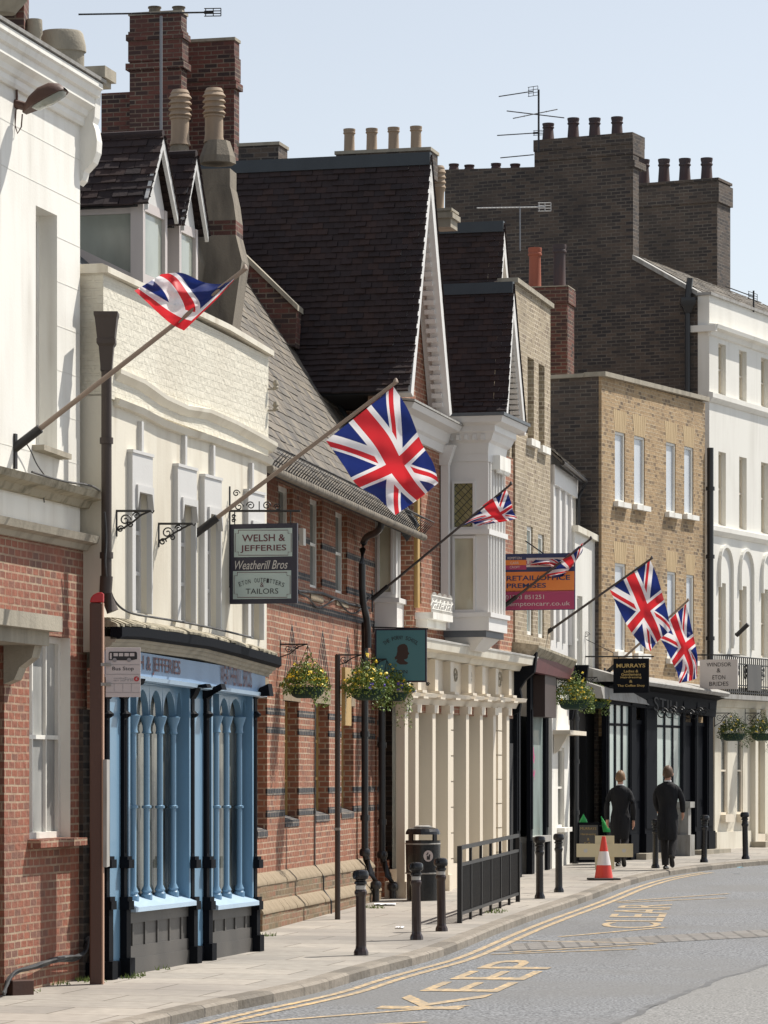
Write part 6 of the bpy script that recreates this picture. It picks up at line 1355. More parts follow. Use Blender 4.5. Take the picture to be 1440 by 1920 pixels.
for a, b in ((206, 209.5), (213, 221), (223, 231), (233.5, 241.5), (243.5, 252)):
    q = pbox(None, Y0, a, b, 1224.5, 1230.5 if a > 210 else 1236, -.0055, .001); k0 = len(m.v); m.v += q.v; m.f += [[k0+x for x in f_] for f_ in q.f]; m.mi += q.mi
for cx in (215, 242): m.lathe(at(cx, 1239, Y0-.0055), [(0.001, 0)], 3) if 0 else None
m.build('bus_symbol_windows', 'buspanel', bo)
for cx in (215, 242):
    c = at(cx, 1237.5, Y0); m = MB(); m.prism([c+Vector((.02*math.cos(t), -.004, .02*math.sin(t))) for t in [2*math.pi*q/14 for q in range(14)]], Vector((0, -.003, 0))); m.build('bus_symbol_wheel', 'greyprint', bo)
c = at(256, 1273, Y0); m = MB(); m.prism([c+Vector((.026*math.cos(t), -.001, .024*math.sin(t))) for t in [2*math.pi*q/14 for q in range(14)]], Vector((0, -.003, 0))); m.build('operator_roundel', 'red', BS)
m = MB(); m.prism([c+Vector((x, -.0045, z)) for x, z in ((-.012, -.004), (.004, .014), (.012, .014), (-.002, .0), (.01, -.004), (-.008, -.018), (.002, -.006))], Vector((0, -.001, 0))); m.build('roundel_mark', 'buspanel', BS)
for py in (1246, 1264, 1281, 1298): pbox(None, Y0, 199.5, 262, py, py+.7, -.003, .002).build('rule', 'greyprint', BS)
for px in (214, 230, 246): pbox(None, Y0, px, px+.6, 1282, 1297, -.003, .002).build('rule', 'greyprint', BS)
for py in (1243, 1280): m = pbox(None, Y0-.02, 189, 208, py, py+6, -.01, .03); m.build('clamp', 'greylead', BS, bevel=.004)
m = pbox(None, g_.y, 193.5, 200.5, 1424, 1626, -.02, .35); m.build('timetable_case', 'greylead', BS)
# slim pole with edge-on plates
g_ = G(633, 1724); k = g_.y/FPX; zt_ = at(633, 1228, g_.y).z
SP = thing('sign_post', (g_.x, g_.y, gz(g_.y)), 'slim dark post in front of the school with a yellow plate seen edge-on', 'sign post')
m = MB(); m.tube([Vector((g_.x, g_.y, gz(g_.y)-.02)), Vector((g_.x, g_.y, zt_))], 5.2*k, 12); m.build('post', 'darkpipe', SP, smooth=40)
m = MB(); fr = Flat(g_.x, g_.y, -.17); m.box(fr, .0, .45, 7.5*k, 14.5*k, at(0, 1360, g_.y).z, at(0, 1251, g_.y).z); m.build('yellow_plate', 'ochre', SP)
m = MB(); m.box(fr, -.04, .04, -5.4*k, 5.4*k, at(0, 1557, g_.y).z, at(0, 1552, g_.y).z); m.build('strap', 'greylead', SP)
# ================================================================ bollards
def bollard(label, body, ringm):
    T = thing('bollard', (0, 0, 0), label, 'bollard', 'bollards along the pavement')
    m = MB(); m.lathe((0, 0, 0), [(.078, -.02), (.078, .03), (.068, .055), (.058, .07), (.056, .10), (.052, .60), (.056, .62), (.06, .63), (.066, .645), (.066, .665), (.056, .68), (.05, .70), (.05, .735)], 10); m.build('shaft', body, T, smooth=30)
    m = MB(); m.lathe((0, 0, .735), [(.055, 0), (.066, .01), (.066, .03), (.052, .04), (.055, .05), (.078, .062), (.085, .085), (.083, .12), (.072, .145), (.045, .155), (.01, .157)], 14); m.build('cap', 'gloss', T, smooth=45)
    m = MB(); m.lathe((0, 0, .685), [(.0505, 0), (.055, .002), (.055, .042), (.0505, .044)], 14); m.build('band', ringm, T, smooth=30)
    return T
def copy_tree(o, parent=None):
    c = o.copy(); COL.objects.link(c)
    if parent: c.parent = parent
    for ch in list(o.children): copy_tree(ch, c)
    return c
M['ring'] = plain('worn_white_band', (.5, .47, .43), .5, dirt=.5, dirtc=(.1, .08, .07), sc_=20); M['reddark'] = plain('dark_oxblood_paint', (.028, .012, .010), .28, dirt=.4, dirtc=(.06, .045, .04), coat=.2)
protoA = bollard('', 'reddark', 'ring'); protoB = bollard('', 'gloss', 'iron')
BL = [(677, 1791, .92, 0, 'dark bollard with a worn white band, nearest, in front of the school'), (781, 1762, .90, 0, 'dark bollard with a pale band, left one of two before the litter bin'), (828, 1746, .89, 0, 'dark bollard with a pale band, right one of two before the litter bin'),
      (1012, 1685, .92, 1, 'black ridged bollard just past the railing, nearer of that pair'), (1048, 1673, .90, 1, 'black ridged bollard past the railing, beside the traffic cone side of its pair'),
      (1229, 1628, .90, 1, 'black bollard partly hidden behind the walking man on the right'), (1320, 1617, .91, 1, 'black bollard in front of the black shop doors'), (1398, 1611, .93, 1, 'black bollard in front of the cream ground floor at the right edge')]
usedA = usedB = False
for px, py, hh, kd, lb in BL:
    if kd == 0: o = copy_tree(protoA) if usedA else protoA; usedA = True
    else: o = copy_tree(protoB) if usedB else protoB; usedB = True
    o.location = G(px, py); o['label'] = lb; sc_f = hh/.89; o.scale = (sc_f, sc_f, sc_f); o.rotation_euler = (R(random.uniform(-.8, .8)), R(random.uniform(-1.2, 1.2)), random.random())
# ================================================================ pedestrian guard rail
A, B = G(862, 1731), G(971, 1691); fr = Fr(A, B=B); L = (Vector((B.x, B.y))-fr.A).length
GR = thing('guard_rail', A, 'black pedestrian railing with close mesh panels at the kerb, past the litter bin', 'railing')
gA = gz(A.y); slope = (gz(B.y)-gA)/L; z_ = lambda s, h: gA+slope*s+h
m = MB(); s = 0
H = .98
for i in range(7):
    a = L*i/6; m2 = MB(); w_ = .03 if i in (0, 6) else .018; m2.box(fr, a-w_, a+w_, -w_, w_, z_(a, -.03), z_(a, H)); m2.build('post', 'iron', GR)
for h0, r in ((H, .024), (.76, .02), (.14, .02)): m2 = MB(); m2.slant(fr, 0, L, -r, r, z_(0, h0), z_(L, h0), r*2); m2.build('rail', 'iron', GR)
nb_ = 84
for i in range(nb_):
    a = L*(i+.5)/nb_
    m2 = MB(); m2.box(fr, a-.009, a+.009, -.007, .007, z_(a, .14), z_(a, .74)); m2.build('bar', 'iron', GR)
# ================================================================ litter bin
c = G(793, 1688); k = c.y/FPX; r = 33*k
LB = thing('litter_bin', c, 'black round-topped litter bin with a white pictogram, behind the bollards', 'litter bin')
def octo(r, z, sq=.0): return [Vector((c.x+r*math.cos(t)*(1-.0), c.y+.0+r*math.sin(t), c.z+z)) for t in [2*math.pi*(q+.5)/24 for q in range(24)]]
m = MB(); rows = [octo(r*.93, 0), octo(r*.93, .38), octo(r*.97, .39), octo(r*1.0, .80), octo(r*1.0, .82)]; m.grid(rows, True); m.face(rows[-1]); m.build('body', 'gloss', LB, smooth=30)
m = MB(); m.grid([octo(r*1.005, .385), octo(r*1.02, .39), octo(r*1.02, .40), octo(r*1.005, .405)], True); m.grid([octo(r*1.005, .812), octo(r*1.02, .818), octo(r*1.02, .828), octo(r*1.005, .834)], True); m.build('trim', 'greylead', LB)
# hood: ring with four openings
m = MB(); ang = [2*math.pi*(q+.5)/24 for q in range(24)]
def hz_(q): t = math.degrees(ang[q])+7.5; return min(abs((t-x+180) % 360-180) for x in (0, 90, 180, 270))
for q in range(24):
    q2 = (q+1) % 24; a = math.degrees((2*math.pi*(q+1)/24)); openq = min(abs((a-x+180) % 360-180) for x in (0, 90, 180, 270)) < 33
    seg = [(.835, 1.), (.87, 1.), (.96, 1.), (1.0, .97), (1.04, .86), (1.06, .6)]
    for (z0, r0), (z1, r1) in zip(seg, seg[1:]):
        if openq and .865 < z0 < .95: continue
        P_ = lambda t, rr, z: Vector((c.x+r*rr*math.cos(t), c.y+r*rr*math.sin(t), c.z+z))
        m.face([P_(ang[q], r0, z0), P_(ang[q2], r0, z0), P_(ang[q2], r1, z1), P_(ang[q], r1, z1)])
        if openq is False: m.face([P_(ang[q], r0*.9, z0), P_(ang[q], r1*.9, z1), P_(ang[q2], r1*.9, z1), P_(ang[q2], r0*.9, z0)])
m.face([Vector((c.x+r*.6*math.cos(t), c.y+r*.6*math.sin(t), c.z+1.06)) for t in ang]); m.build('hood', 'gloss', LB, smooth=30)
m = MB(); m.lathe((c.x, c.y, c.z+1.06), [(r*.5, 0), (r*.5, .015), (r*.35, .03)], 16); m.build('ash_plate', 'greylead', LB)
y_ = c.y-r*1.0
cc = Vector((at(803, 1605, y_).x, y_-.004, at(803, 1605, y_).z)); m = MB(); m.prism([cc+Vector((9*k*math.cos(t), 0, 10.5*k*math.sin(t))) for t in [2*math.pi*q/20 for q in range(20)]], Vector((0, .03, 0))); pc = m.build('pictogram', 'buspanel', LB)
m = MB(); m.prism([cc+Vector((x*k, -.004, z*k)) for x, z in ((-3, -7), (3, -7), (4, 3), (1.5, 3), (.5, -1), (-2.5, 1))], Vector((0, .003, 0))); m.prism([cc+Vector((x*k, -.004, z*k)) for x, z in ((-4, 2), (-1, 7), (1, 6), (-2, 1.5))], Vector((0, .003, 0))); m.build('pictogram_figure', 'textdark', pc)
# ================================================================ traffic cone, boards
c = G(1132, 1650); TC = thing('traffic_cone', c, 'orange red traffic cone with a white sleeve standing on the pavement', 'traffic cone')
fr = Flat(c.x, c.y, .25); m = MB(); m.box(fr, -.19, .19, -.24, .24, c.z, c.z+.035); m.build('base', 'rubber', TC, bevel=.01)
m = MB(); m.lathe(c, [(.155, .035), (.15, .06), (.12, .25)], 20); m.lathe(c, [(.072, .48), (.035, .70), (.03, .73), (.015, .73)], 20); m.lathe(c, [(.119, .24), (.069, .50)], 20); m.build('cone', 'cone', TC, smooth=30)
m = MB(); m.lathe(c, [(.123, .25), (.076, .48)], 20); m.build('reflective_sleeve', 'conewhite', TC, smooth=30)
c = G(1134, 1630); Y0 = c.y; BR = thing('crossed_boards', c, 'pair of crossed buff boards propped upright behind the traffic cone', 'barrier board')
pbox(None, Y0, 1081, 1187, 1582, 1607, 0, .025).build('cross_board', 'board', BR); pbox(None, Y0, 1116, 1152, 1567, 1630, .03, .025).build('upright_board', 'board', BR)
for px in (1098, 1170):
    o = at(px, 1595, Y0-.001); m = MB(); m.prism([o+Vector((.035*math.cos(t), 0, .035*math.sin(t))) for t in [2*math.pi*q/14 for q in range(14)]], Vector((0, -.002, 0))); m.build('faint_crest', 'greyprint' if 0 else 'paper', BR)
c = G(1103, 1622); Y0 = c.y; AB = thing('pavement_sign', c, 'black pavement board with gold lettering reading MURRAYS, behind the crossed boards', 'sign')
pbox(None, Y0, 1083, 1124, 1542, 1616, 0, .03).build('board', 'black', AB); q = pbox(None, Y0, 1083, 1124, 1542, 1616, .35, .03)
for i in (4, 5, 6, 7): q.v[i].y -= .3
q.build('back_board', 'black', AB)
pbox(None, Y0, 1086, 1121, 1547, 1612, -.004, .003).build('slate_face', 'riser', AB)
for tx, a, b, y in (('MURRAYS', 1088, 1118, 1556), ('Hairdressing', 1089, 1117, 1567), ('&', 1101, 1105, 1576), ('Coffee', 1095, 1112, 1584)):
    o = at(a, y, Y0-.006); e = at(b, y-5, Y0-.006); text(tx, o, Vector((1, 0, 0)), Z, e.x-o.x, e.z-o.z, 'gold', AB, ext=.002)
for px0, pt, pb, lb in ((1088, 1526, 1542, 'green folded cloth cone standing on top of the black pavement board'), (1121, 1530, 1560, 'green cloth draped over a small dark table behind the traffic cone')):
    o = at(px0+6, pb, Y0+.15); m = MB(); H_ = (pb-pt)*Y0/FPX; rows = []
    for q, rr in ((0, .07), (.3, .055), (.6, .03), (1, .004)): rows.append([Vector((o.x+rr*(1+.25*math.sin(5*t))*math.cos(t)+(.12*(1-q) if px0 > 1100 else 0), o.y+rr*math.sin(t), o.z+H_*q)) for t in [2*math.pi*x/16 for x in range(16)]])
    m.grid(rows, True); m.face(rows[0]); tag(m.build('folded_cloth', 'green', smooth=60), lb, 'cloth')
def table(px, py):
    c = G(px, py); T = thing('cafe_table', c, 'small dark cafe table behind the crossed boards', 'table'); m = MB(); m.lathe(c+Vector((0, 0, .70)), [(.28, 0), (.29, .015), (.28, .03)], 20); m.build('table_top', 'black', T, smooth=30)
    for t in (0, 2.1, 4.2): m = MB(); m.tube([c+Vector((0, 0, .7)), c+Vector((.05*math.cos(t), .05*math.sin(t), .35)), c+Vector((.24*math.cos(t), .24*math.sin(t), 0.01))], .014, 6); m.build('leg', 'iron', T)
table(1140, 1620)
# ================================================================ cables, box and litter
P_ = lambda px, py, n=.06: F1.P(F1.hit(px, py, n)[0], n, F1.hit(px, py, n)[1])
m = MB()
for j in range(5):
    pts = [P_(px+random.uniform(-3, 3), py+random.uniform(-5, 5), .05+.03*j*.4) for px, py in ((8, 1862), (14, 1838), (30, 1822), (60, 1812), (85, 1806), (110, 1798), (135, 1797), (152, 1793), (163, 1780), (165, 1760))]; m.tube(smooth_line(pts, 2), .013, 6)
tag(m.build('cable_bundle', 'cable'), 'bundle of grey and black cables sagging along the foot of the red brick wall', 'cable')
c = at(36, 1868, F1.P(0, 0, 0).y-1.6); fr = Flat(c.x, c.y, .5); m = MB(); 
o = P_(36, 1850, .12); m.box(Flat(o.x, o.y, .6), -.08, .08, -.11, .11, o.z-.10, o.z+.06); jb = tag(m.build('junction_box', 'brown', bevel=.006), 'small brown box hanging from cables at the foot of the red brick wall', 'box')
def cable(pts, r, label, fr, n, name='wall_cable'):
    m = MB(); m.tube(smooth_line([fr.P(fr.hit(a, b, n)[0], n, fr.hit(a, b, n)[1]) for a, b in pts], 2), r, 5); return tag(m.build(name, 'cable'), label, 'cable')
cable([(46, 826), (58, 845), (68, 870), (85, 893), (92, 905), (80, 915), (82, 935), (83, 942)], .006, 'thin black wire looping over the white ledge below the pale flagpole', F1, .06)
cable([(60, 885), (100, 898), (130, 905), (160, 908), (182, 915), (200, 935), (205, 960)], .012, 'thick cable lying along the white ledge beside the hopper pipe', F1, .17)
cable([(196, 960), (200, 1010), (196, 1060), (204, 1100), (215, 1130), (240, 1150), (290, 1158), (340, 1166), (400, 1178), (470, 1195)], .012, 'tangled cable running down beside the hopper pipe and over the shop cornice', F2, .04)
for px, py, lb in ((722, 1697, 'flattened white paper litter by the school downpipes'), (750, 1741, 'small scrap of white litter near the bollards'), (1388, 1628, 'small blue scrap of litter in the gutter at the right')):
    c = G(px, py); m = MB(); K = 6; m.grid([[c+Vector((.3*(i/K-.5)*(1 if px == 722 else .35), .45*(j/K-.5)*(1 if px == 722 else .4), .012+random.random()*.015)) for i in range(K+1)] for j in range(K+1)]); tag(m.build('paper_litter', 'litter' if px < 1300 else 'skyblue'), lb, 'litter')
# weeds at the wall feet
def tuft(mb, c, n=40, r=.12, h=.08):
    for _ in range(n):
        a = random.random()*6.28; q = r*random.random()**.5; p = c+Vector((q*math.cos(a), q*math.sin(a)*1.4, 0)); d = Vector((random.uniform(-1, 1), random.uniform(-1, 1), 0))*.03; hh = h*random.uniform(.4, 1)
        mb.face([p, p+Vector((.012, .004, 0)), p+d+Vector((0, 0, hh))])
m = MB()
for px, py in ((150, 1838), (165, 1840), (180, 1842), (243, 1834), (255, 1830), (300, 1818), (498, 1755), (700, 1702), (706, 1703), (925, 1712), (935, 1709), (110, 1846), (60, 1860)): tuft(m, G(px, py), 26, .12, .06)
tag(m.build('weeds', 'grass'), 'small green weeds sprouting along the foot of the walls', 'weeds', kind='stuff')
# ================================================================ hanging baskets
def basket(label, c, r, sx, hang, arm, dark=False, nl=2200, flowers=('y',), trail=.25, fr=None):
    """c: rim centre, hang: point the chains hang from, arm: bracket polyline"""
    T = thing('hanging_basket', c, label, 'hanging basket', 'hanging baskets along the shopfronts')
    m = MB(); m.lathe(c, [(r*.55, -r*.62), (r*.8, -r*.5), (r*.95, -r*.2), (r, 0), (r*.9, 0)], 18, sx); m.build('basket', 'basket', T, smooth=50)
    m = MB()
    for t in (.5, 2.6, 4.7): m.tube([c+Vector((r*math.cos(t), r*sx*math.sin(t), 0)), hang], .004, 4)
    m.build('chains', 'iron', T)
    m = MB(); rnd = random.Random(int(c.x*100))
    def lobe(a): return 1+.22*math.sin(3*a+c.x)+.12*math.sin(7*a)
    fl = []
    for i in range(nl):
        a = rnd.random()*6.283; u = rnd.random(); 
        if rnd.random() < .78:
            rr = r*1.25*(rnd.random()**.5)*lobe(a); hgt = r*1.55*max(0, 1-rr/(r*1.75))**.9*rnd.uniform(.3, 1.2)*lobe(a*2)-.01
            p = c+Vector((rr*math.cos(a), rr*sx*math.sin(a), hgt))
        else:
            rr = r*rnd.uniform(1.0, 1.35); ln = rnd.random()**1.6*trail*(1.4 if math.cos(a) > .2 else .6)
            p = c+Vector((rr*math.cos(a), rr*sx*math.sin(a), -ln+r*.1))
        s_ = rnd.uniform(.011, .024); n1 = Vector((rnd.uniform(-1, 1), rnd.uniform(-1, 1), rnd.uniform(-.4, 1))).normalized(); t1 = n1.cross(Vector((rnd.uniform(-1, 1), rnd.uniform(-1, 1), .3))).normalized(); t2 = n1.cross(t1)
        m.face([p-t1*s_, p-t2*s_*.55, p+t1*s_, p+t2*s_*.55])
        if rnd.random() < (.008 if dark else .03) and p.z > c.z: fl.append(p+n1*.01)
    m.build('foliage', 'leafdark' if dark else 'leaf', T)
    fm = {'y': MB(), 'v': MB()}
    for p in fl:
        kd = 'v' if ('v' in flowers and (p.x-c.x) > r*.1 and rnd.random() < .55 and p.z < c.z+r*.7) else 'y'
        for _ in range(3):
            n1 = Vector((rnd.uniform(-.6, .6), rnd.uniform(-1, -.1), rnd.uniform(0, 1))).normalized(); t1 = n1.cross(Z).normalized(); t2 = n1.cross(t1); s_ = rnd.uniform(.012, .018); q = p+Vector((rnd.uniform(-.02, .02), -.01, rnd.uniform(-.015, .015)))
            fm[kd].face([q+(t1*math.cos(w_)+t2*math.sin(w_))*s_ for w_ in (0, 1.05, 2.1, 3.14, 4.2, 5.2)])
    if fm['y'].f: fm['y'].build('yellow_flowers', 'yflower', T)
    if fm['v'].f: fm['v'].build('violet_flowers', 'vflower', T)
    if arm:
        m = MB()
        for pts, rr in arm: m.tube(pts, rr, 6)
        m.build('iron_bracket', 'iron', T)
    return T
def wall_basket(label, fr, n, pw, py, pe, cx, cy, rpx, **kw):
    s_ = fr.S(pw, n); Q = lambda a, b: fr.P(s_, *fr.hitS(a, b, s_)); c = Q(cx, cy); k = c.y/FPX; hang = Q(pe, py+2); c = Vector((c.x, hang.y, c.z))
    arm = [([Q(pw, py-8), Q(pw, py+26)], .011), ([Q(pw, py), Q(pe, py)], .011), ([Q(pw, py+24), Q(pw+(pe-pw)*.35, py+18), Q(pw+(pe-pw)*.65, py+5), Q(pe-2, py)], .008)]
    for fx, fy, rr, d in ((.30, 8, 7, 1), (.6, 5, 4.5, -1)):
        pts = []
        for q in range(18): t = q/17*9; R_ = rr*(1-.045*q); pts.append(Q(pw+(pe-pw)*fx+d*R_*math.cos(t), py+fy+R_*math.sin(t)))
        arm.append((pts, .006))
    return basket(label, c, rpx*k, .75, hang, arm, **kw)
wall_basket('full basket of yellow flowers beside the end of the blue shopfront', F3, NW, 525, 1208, 577, 575, 1288, 34, nl=2600, trail=.2)
c_ = G(633, 1724); fr = Fr(c_, tan=.17); fr_s = 0
def pole_basket():
    Q = lambda a, b: fr.P(0, *fr.hitS(a, b, 0)); c = Q(690, 1292); hang = Q(676, 1232); c = Vector((c.x, hang.y, c.z)); k = c.y/FPX
    arm = [([Q(633, 1228), Q(678, 1228)], .011), ([Q(631, 1226), Q(631, 1250)], .010), ([Q(631, 1248), Q(646, 1243), Q(662, 1233), Q(678, 1228)], .008)]
    pts = [Q(645+8*(1-.045*q)*math.cos(q*.53), 1237+8*(1-.045*q)*math.sin(q*.53)) for q in range(18)]; arm.append((pts, .006))
    return basket('basket of yellow and violet flowers hanging from the slim post before the school', c, 34*k, .75, hang, arm, nl=2600, flowers=('y', 'v'), trail=.22)
pole_basket()
wall_basket('basket of violet and yellow flowers with long trailing leaves, beneath the teal school sign', F3, NW, 683, 1236, 725, 738, 1298, 27, nl=2300, flowers=('y', 'v'), trail=.38)
wall_basket('yellow flower basket beneath the black shop fascia, beside the grey canopy', F5, -.02, 1043, 1266, 1075, 1076, 1312, 30, nl=2800, trail=.2)
wall_basket('pale leafy basket in front of the grey canopy', f6, 0, 1092, 1270, 1120, 1118, 1316, 20, nl=1500, flowers=('y', 'v'), trail=.2)
wall_basket('small dark leafy basket hanging before the cream ground floor, nearer of two', F8, 0, 1340, 1337, 1371, 1375, 1375, 23, nl=2200, dark=True, trail=.25)
wall_basket('small dark leafy basket hanging before the cream ground floor, at the right edge', F8, 0, 1397, 1337, 1426, 1430, 1375, 22, nl=2200, dark=True, trail=.35)
# ================================================================ rooftop aerials
Y = F8.P(sF, 0, 0).y+1.; p0 = at(1010, 285, Y); p1 = at(1010, 168, Y)
T = thing('tv_aerial', p0, 'tall rooftop mast with three aerials beside the four black chimney pots', 'aerial', 'rooftop aerials')
aerial(T, p1.z, p0.z, p0.x, p0.y, [(at(935, 181, Y), at(1000, 171, Y), 12, .18, .10), (at(962, 222, Y-.2), at(1045, 205, Y+.3), 2, .05, 0), (at(950, 208, Y+.1), at(1058, 221, Y+.1), 2, .3, 0), (at(932, 254, Y), at(1010, 249, Y), 12, .18, .05), (at(938, 296, Y), at(1001, 290, Y), 10, .18, 0)], mast=.022, mm='iron')
Y = F4.P(F4.S(960), -1, 0).y; p0 = at(975, 470, Y); p1 = at(975, 388, Y)
T = thing('tv_aerial', p0, 'pale horizontal yagi aerial in front of the dark brick flank wall', 'aerial', 'rooftop aerials')
aerial(T, p1.z, p0.z, p0.x, p0.y, [(at(894, 390, Y), at(1022, 388, Y), 18, .16, .07)], mast=.012, bm_='greypaint')
Y = F8.P(2.5, 0, 0).y; p0 = at(1413, 585, Y); p1 = at(1416, 545, Y)
T = thing('tv_aerial', p0, 'small aerial on the roof of the white stucco house at the right edge', 'aerial', 'rooftop aerials')
aerial(T, p1.z, p0.z, p0.x, p0.y, [(at(1360, 537, Y), at(1412, 556, Y), 8, .16, .08)], mast=.02, mm='iron')
# ================================================================ people
def skinned(name, V, E, rad, mat, par, sub=2):
    me = bpy.data.meshes.new('sk'); me.from_pydata(V, E, []); o = bpy.data.objects.new('sk', me); COL.objects.link(o)
    md = o.modifiers.new('s', 'SKIN'); md.use_smooth_shade = True
    for i, r in enumerate(rad):
        me.skin_vertices[0].data[i].radius = r if isinstance(r, tuple) else (r, r)
    me.skin_vertices[0].data[0].use_root = True
    o.modifiers.new('u', 'SUBSURF').levels = sub
    bpy.context.view_layer.update(); ev_ = o.evaluated_get(bpy.context.evaluated_depsgraph_get()); nm_ = bpy.data.meshes.new_from_object(ev_); bpy.data.objects.remove(o)
    nm_.materials.clear(); nm_.materials.append(M[mat]); nm_.polygons.foreach_set('use_smooth', [True]*len(nm_.polygons))
    nm_.name = name; r = bpy.data.objects.new(name, nm_); COL.objects.link(r)
    if par: r.parent = par
    return r
def person(loc, H, head, lfoot, rfoot, lhand, rhand, hairm, label, turn=0., coatlen=.98, elb=(0, 0)):
    """local: x right, y forward (walking direction), z up; unit height 1.8"""
    T = thing('person', loc, label, 'person', 'men walking away along the pavement'); S_ = H/1.8
    L_ = lambda x, y, z: Vector((x, y, z))*S_
    lsh, rsh = (-.168, -.0, 1.42), (.168, -.0, 1.42)
    def mid(a, b, off): return tuple((a[i]+b[i])/2+off[i] for i in range(3))
    lel, rel = mid(lsh, lhand, (-.05, -.05, .02)), mid(rsh, rhand, (.05, -.05, .02))
    lhp, rhp = (-.09, 0, .95), (.09, 0, .95)
    bl_ = tuple(lel[i]*.6+(lsh[i]+lhand[i])*.2 for i in range(3)); br_ = tuple(rel[i]*.6+(rsh[i]+rhand[i])*.2 for i in range(3))
    def knee(hp, ft): return ((hp[0]+ft[0])/2, (hp[1]+ft[1])/2+.05+(.10 if ft[2] > .12 else 0), (hp[2]+ft[2])/2+.03)
    lk, rk = knee(lhp, lfoot), knee(rhp, rfoot)
    V = [(0, 0, .97), (0, .01, 1.12), (0, 0, 1.32), (0, -.01, 1.46), (0, 0, 1.55), (head[0]*.5, .02+head[1]*.5, 1.60), (head[0], .02+head[1], 1.68), (head[0], .02+head[1], 1.745),
         lsh, bl_, lhand, rsh, br_, rhand, lhp, lk, lfoot, rhp, rk, rfoot,
         (lfoot[0], lfoot[1]+.13, max(.03, lfoot[2]-.06)), (rfoot[0], rfoot[1]+.13 if rfoot[2] < .12 else rfoot[1]+.02, max(.03, rfoot[2]-.06) if rfoot[2] < .12 else rfoot[2]-.05)]
    E = [(0, 1), (1, 2), (2, 3), (3, 4), (4, 5), (5, 6), (6, 7), (3, 8), (8, 9), (9, 10), (3, 11), (11, 12), (12, 13), (0, 14), (14, 15), (15, 16), (16, 20), (0, 17), (17, 18), (18, 19), (19, 21)]
    rad = [(.13, .09), (.12, .08), (.12, .08), (.08, .06), .052, .056, (.076, .09), (.058, .07), .028, .018, .026, .028, .018, .026, .085, .06, .03, .085, .06, .03, .018, .018]
    for hnd, el, sg in ((10, lel, -1), (13, rel, 1)):               # palm, five fingers
        h = Vector(V[hnd]); d = (h-Vector(el)).normalized(); palm = h+d*.07; V.append(tuple(palm)); rad.append((.034, .018)); E.append((hnd, len(V)-1)); pi = len(V)-1
        for q, (ox, ln) in enumerate(((-.024, .055), (-.008, .065), (.008, .068), (.024, .058))):
            b = palm+Vector((0, ox, 0))+d*.02; m1 = b+d*ln*.5+Vector((-sg*.006, 0, 0)); m2 = b+d*ln+Vector((-sg*.022, .01, 0))
            V += [tuple(m1), tuple(m2)]; rad += [.009, .007]; E += [(pi, len(V)-2), (len(V)-2, len(V)-1)]
        th = h+d*.03+Vector((0, .035, 0)); V += [tuple(th), tuple(th+d*.04+Vector((-sg*.01, .01, 0)))]; rad += [.011, .009]; E += [(hnd, len(V)-2), (len(V)-2, len(V)-1)]
    V = [tuple(Vector(v)*S_) for v in V]; rad = [tuple(x*S_ for x in r) if isinstance(r, tuple) else r*S_ for r in rad]
    body = skinned('body', V, E, rad, 'skin', T)
    def loft(mb, rings, k=20):
        rows = [[Vector((cx+rx*math.cos(t), cy+ry*math.sin(t)*(1+.0*math.sin(t)), z))*S_ for t in [2*math.pi*q/k for q in range(k)]] for cx, cy, z, rx, ry in rings]; mb.grid(rows, True); return rows
    def limb(mb, pts, rs, k=12):
        P = smooth_line([Vector(p) for p in pts], 2); n = len(P); out = []
        for i in range(n):
            u = i/(n-1)*(len(rs)-1); j = min(int(u), len(rs)-2); out.append(rs[j]+(rs[j+1]-rs[j])*(u-j))
        mb.tube([p*S_ for p in P], [r*S_ for r in out], k)
    # coat: body loft down to the waist, then tails with a back vent
    m = MB(); tw = coatlen
    loft(m, [(0, 0, 1.545, .06, .06), (0, 0, 1.53, .085, .075), (0, -.01, 1.51, .115, .085), (0, -.01, 1.485, .165, .10), (0, -.01, 1.45, .20, .115), (0, -.015, 1.38, .205, .125), (0, -.01, 1.28, .19, .125), (0, 0, 1.14, .158, .112), (0, 0, 1.08, .155, .112), (0, 0, .98, .178, .135), (0, -.02, .85, .19, .15), (0, -.03, .70, .188, .15), (0, -.04, .56, .17, .13), (0, -.04, .52, .155, .115)])
    for q in range(12): m.tube([Vector((.17*math.cos(q), 0, .7))*S_, Vector((.17*math.cos(q), 0, .7001))*S_], .001, 3) if 0 else None
    limb(m, [(lsh[0]*.6, lsh[1], 1.42), lsh, lel, tuple(Vector(lhand)+Vector((0, 0, .02)))], [.06, .060, .054, .045]); limb(m, [(rsh[0]*.6, rsh[1], 1.42), rsh, rel, tuple(Vector(rhand)+Vector((0, 0, .02)))], [.06, .060, .054, .045])
    m.tube([Vector((.0, -.165, 1.1))*S_, Vector((0, -.19, .78))*S_, Vector((0, -.20, .60))*S_], .008, 5)
    m.build('tailcoat', 'cloth', T, smooth=60).location = m_loc(m)
    m = MB(); limb(m, [lhp, lk, lfoot], [.10, .078, .06]); limb(m, [rhp, rk, rfoot], [.10, .078, .06]); m.build('trousers', 'trouser', T, smooth=60).location = m_loc(m)
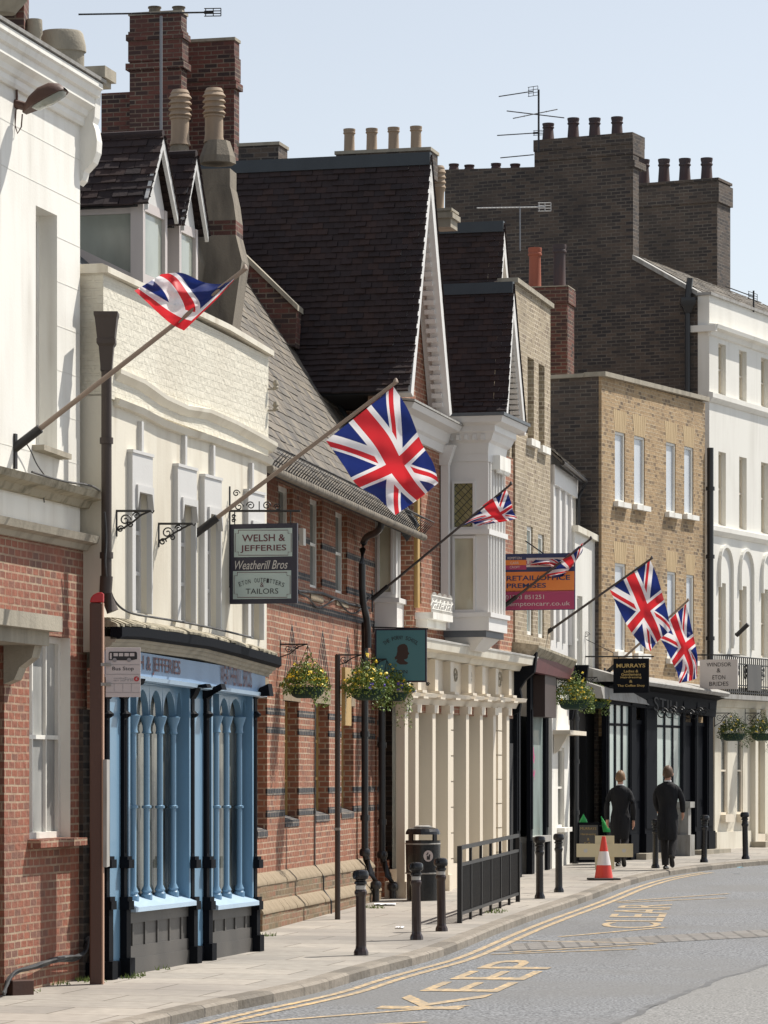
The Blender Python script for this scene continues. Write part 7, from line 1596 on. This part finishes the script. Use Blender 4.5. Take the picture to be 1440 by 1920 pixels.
    for ft, up_ in ((lfoot, lfoot[2] > .12), (rfoot, rfoot[2] > .12)):
        m = MB(); rows = []
        for q, w_, h_ in ((-.08, .028, .05), (-.05, .038, .075), (.03, .042, .08), (.10, .048, .055), (.17, .042, .045), (.20, .022, .03)):
            cx, cy, cz = ft
            for_ = (cx, cy+q, max(0, cz-.08)) if not up_ else (cx, cy+.0+q*.45, cz-.02-q*.75)
            c = Vector(for_); rows.append([(c+Vector((w_*math.cos(t), 0 if not up_ else -h_*.6*(math.sin(t)+.0)*.9, h_*(.5+.5*math.sin(t)) if not up_ else h_*.3*math.sin(t))))*S_ for t in [2*math.pi*x/12 for x in range(12)]])
        m.grid(rows, True); m.face(rows[0]); m.face(rows[-1]); m.build('shoe', 'shoe', T, smooth=50).location = m_loc(m)
    m = MB(); hx, hy = head; rows = []
    for q in range(9):
        row = []
        for t in [2*math.pi*x/20 for x in range(20)]:
            a = q/8*math.pi*(.60-.20*math.sin(t)+.02*math.cos(3*t)); rr = math.sin(a)+.001
            row.append(Vector((hx+.092*rr*math.cos(t)*(1+.03*math.sin(9*t)), hy+.010+.112*rr*math.sin(t), 1.70+(.125+.006*math.sin(5*t))*math.cos(a)))*S_)
        rows.append(row)
    m.grid(rows, True); m.build('hair', hairm, T, smooth=60).location = m_loc(m)
    m = MB(); m.lathe(Vector((hx*.4, .005+hy*.4, 1.535))*S_, [(.066*S_, 0), (.064*S_, .028*S_), (.058*S_, .028*S_)], 16); m.build('collar', 'collar', T, smooth=60).location = m_loc(m)
    for sg in (-1, 1):
        m = MB(); m.lathe(Vector((hx+sg*.083, hy+.025, 1.665))*S_, [(.004, -.03), (.012, -.02), (.016, 0.), (.014, .02), (.006, .03)], 8, 1.4); m.build('ear', 'skin', T, smooth=60).location = m_loc(m)
    m = MB(); m.lathe(Vector((hx, hy+.125, 1.655))*S_, [(.016, -.0), (.018, .01), (.008, .05)], 8); m.build('nose', 'skin', T, smooth=60).location = m_loc(m)
    T.rotation_euler = (0, 0, turn); return T
def m_loc(m):
    n = len(m.v); return Vector((sum(p.x for p in m.v)/n, sum(p.y for p in m.v)/n, min(p.z for p in m.v)))
c = G(1252, 1631); person(c, 1.86, (-.0, .0), (-.06, .12, .08), (.10, -.20, .22), (-.20, .20, 1.02), (.24, .16, 1.0), 'hair', 'man in a long black tailcoat with one heel lifted, right of the two walking away', R(-14))
c = G(1163, 1625); person(c, 1.76, (-.0, .0), (-.07, .14, .08), (.09, -.20, .17), (-.255, .02, .88), (.255, -.02, .86), 'fair', 'fair-haired man in a black tailcoat, hands by his sides, left of the two walkers', R(-12))

print('Y', F3.P(F3.S(700,NW),0,0), F3.P(F3.S(700,NW),.8,0), F4.P(F4.S(757,.05),0,0), F4.P(F4.S(757,.05),.35,0))
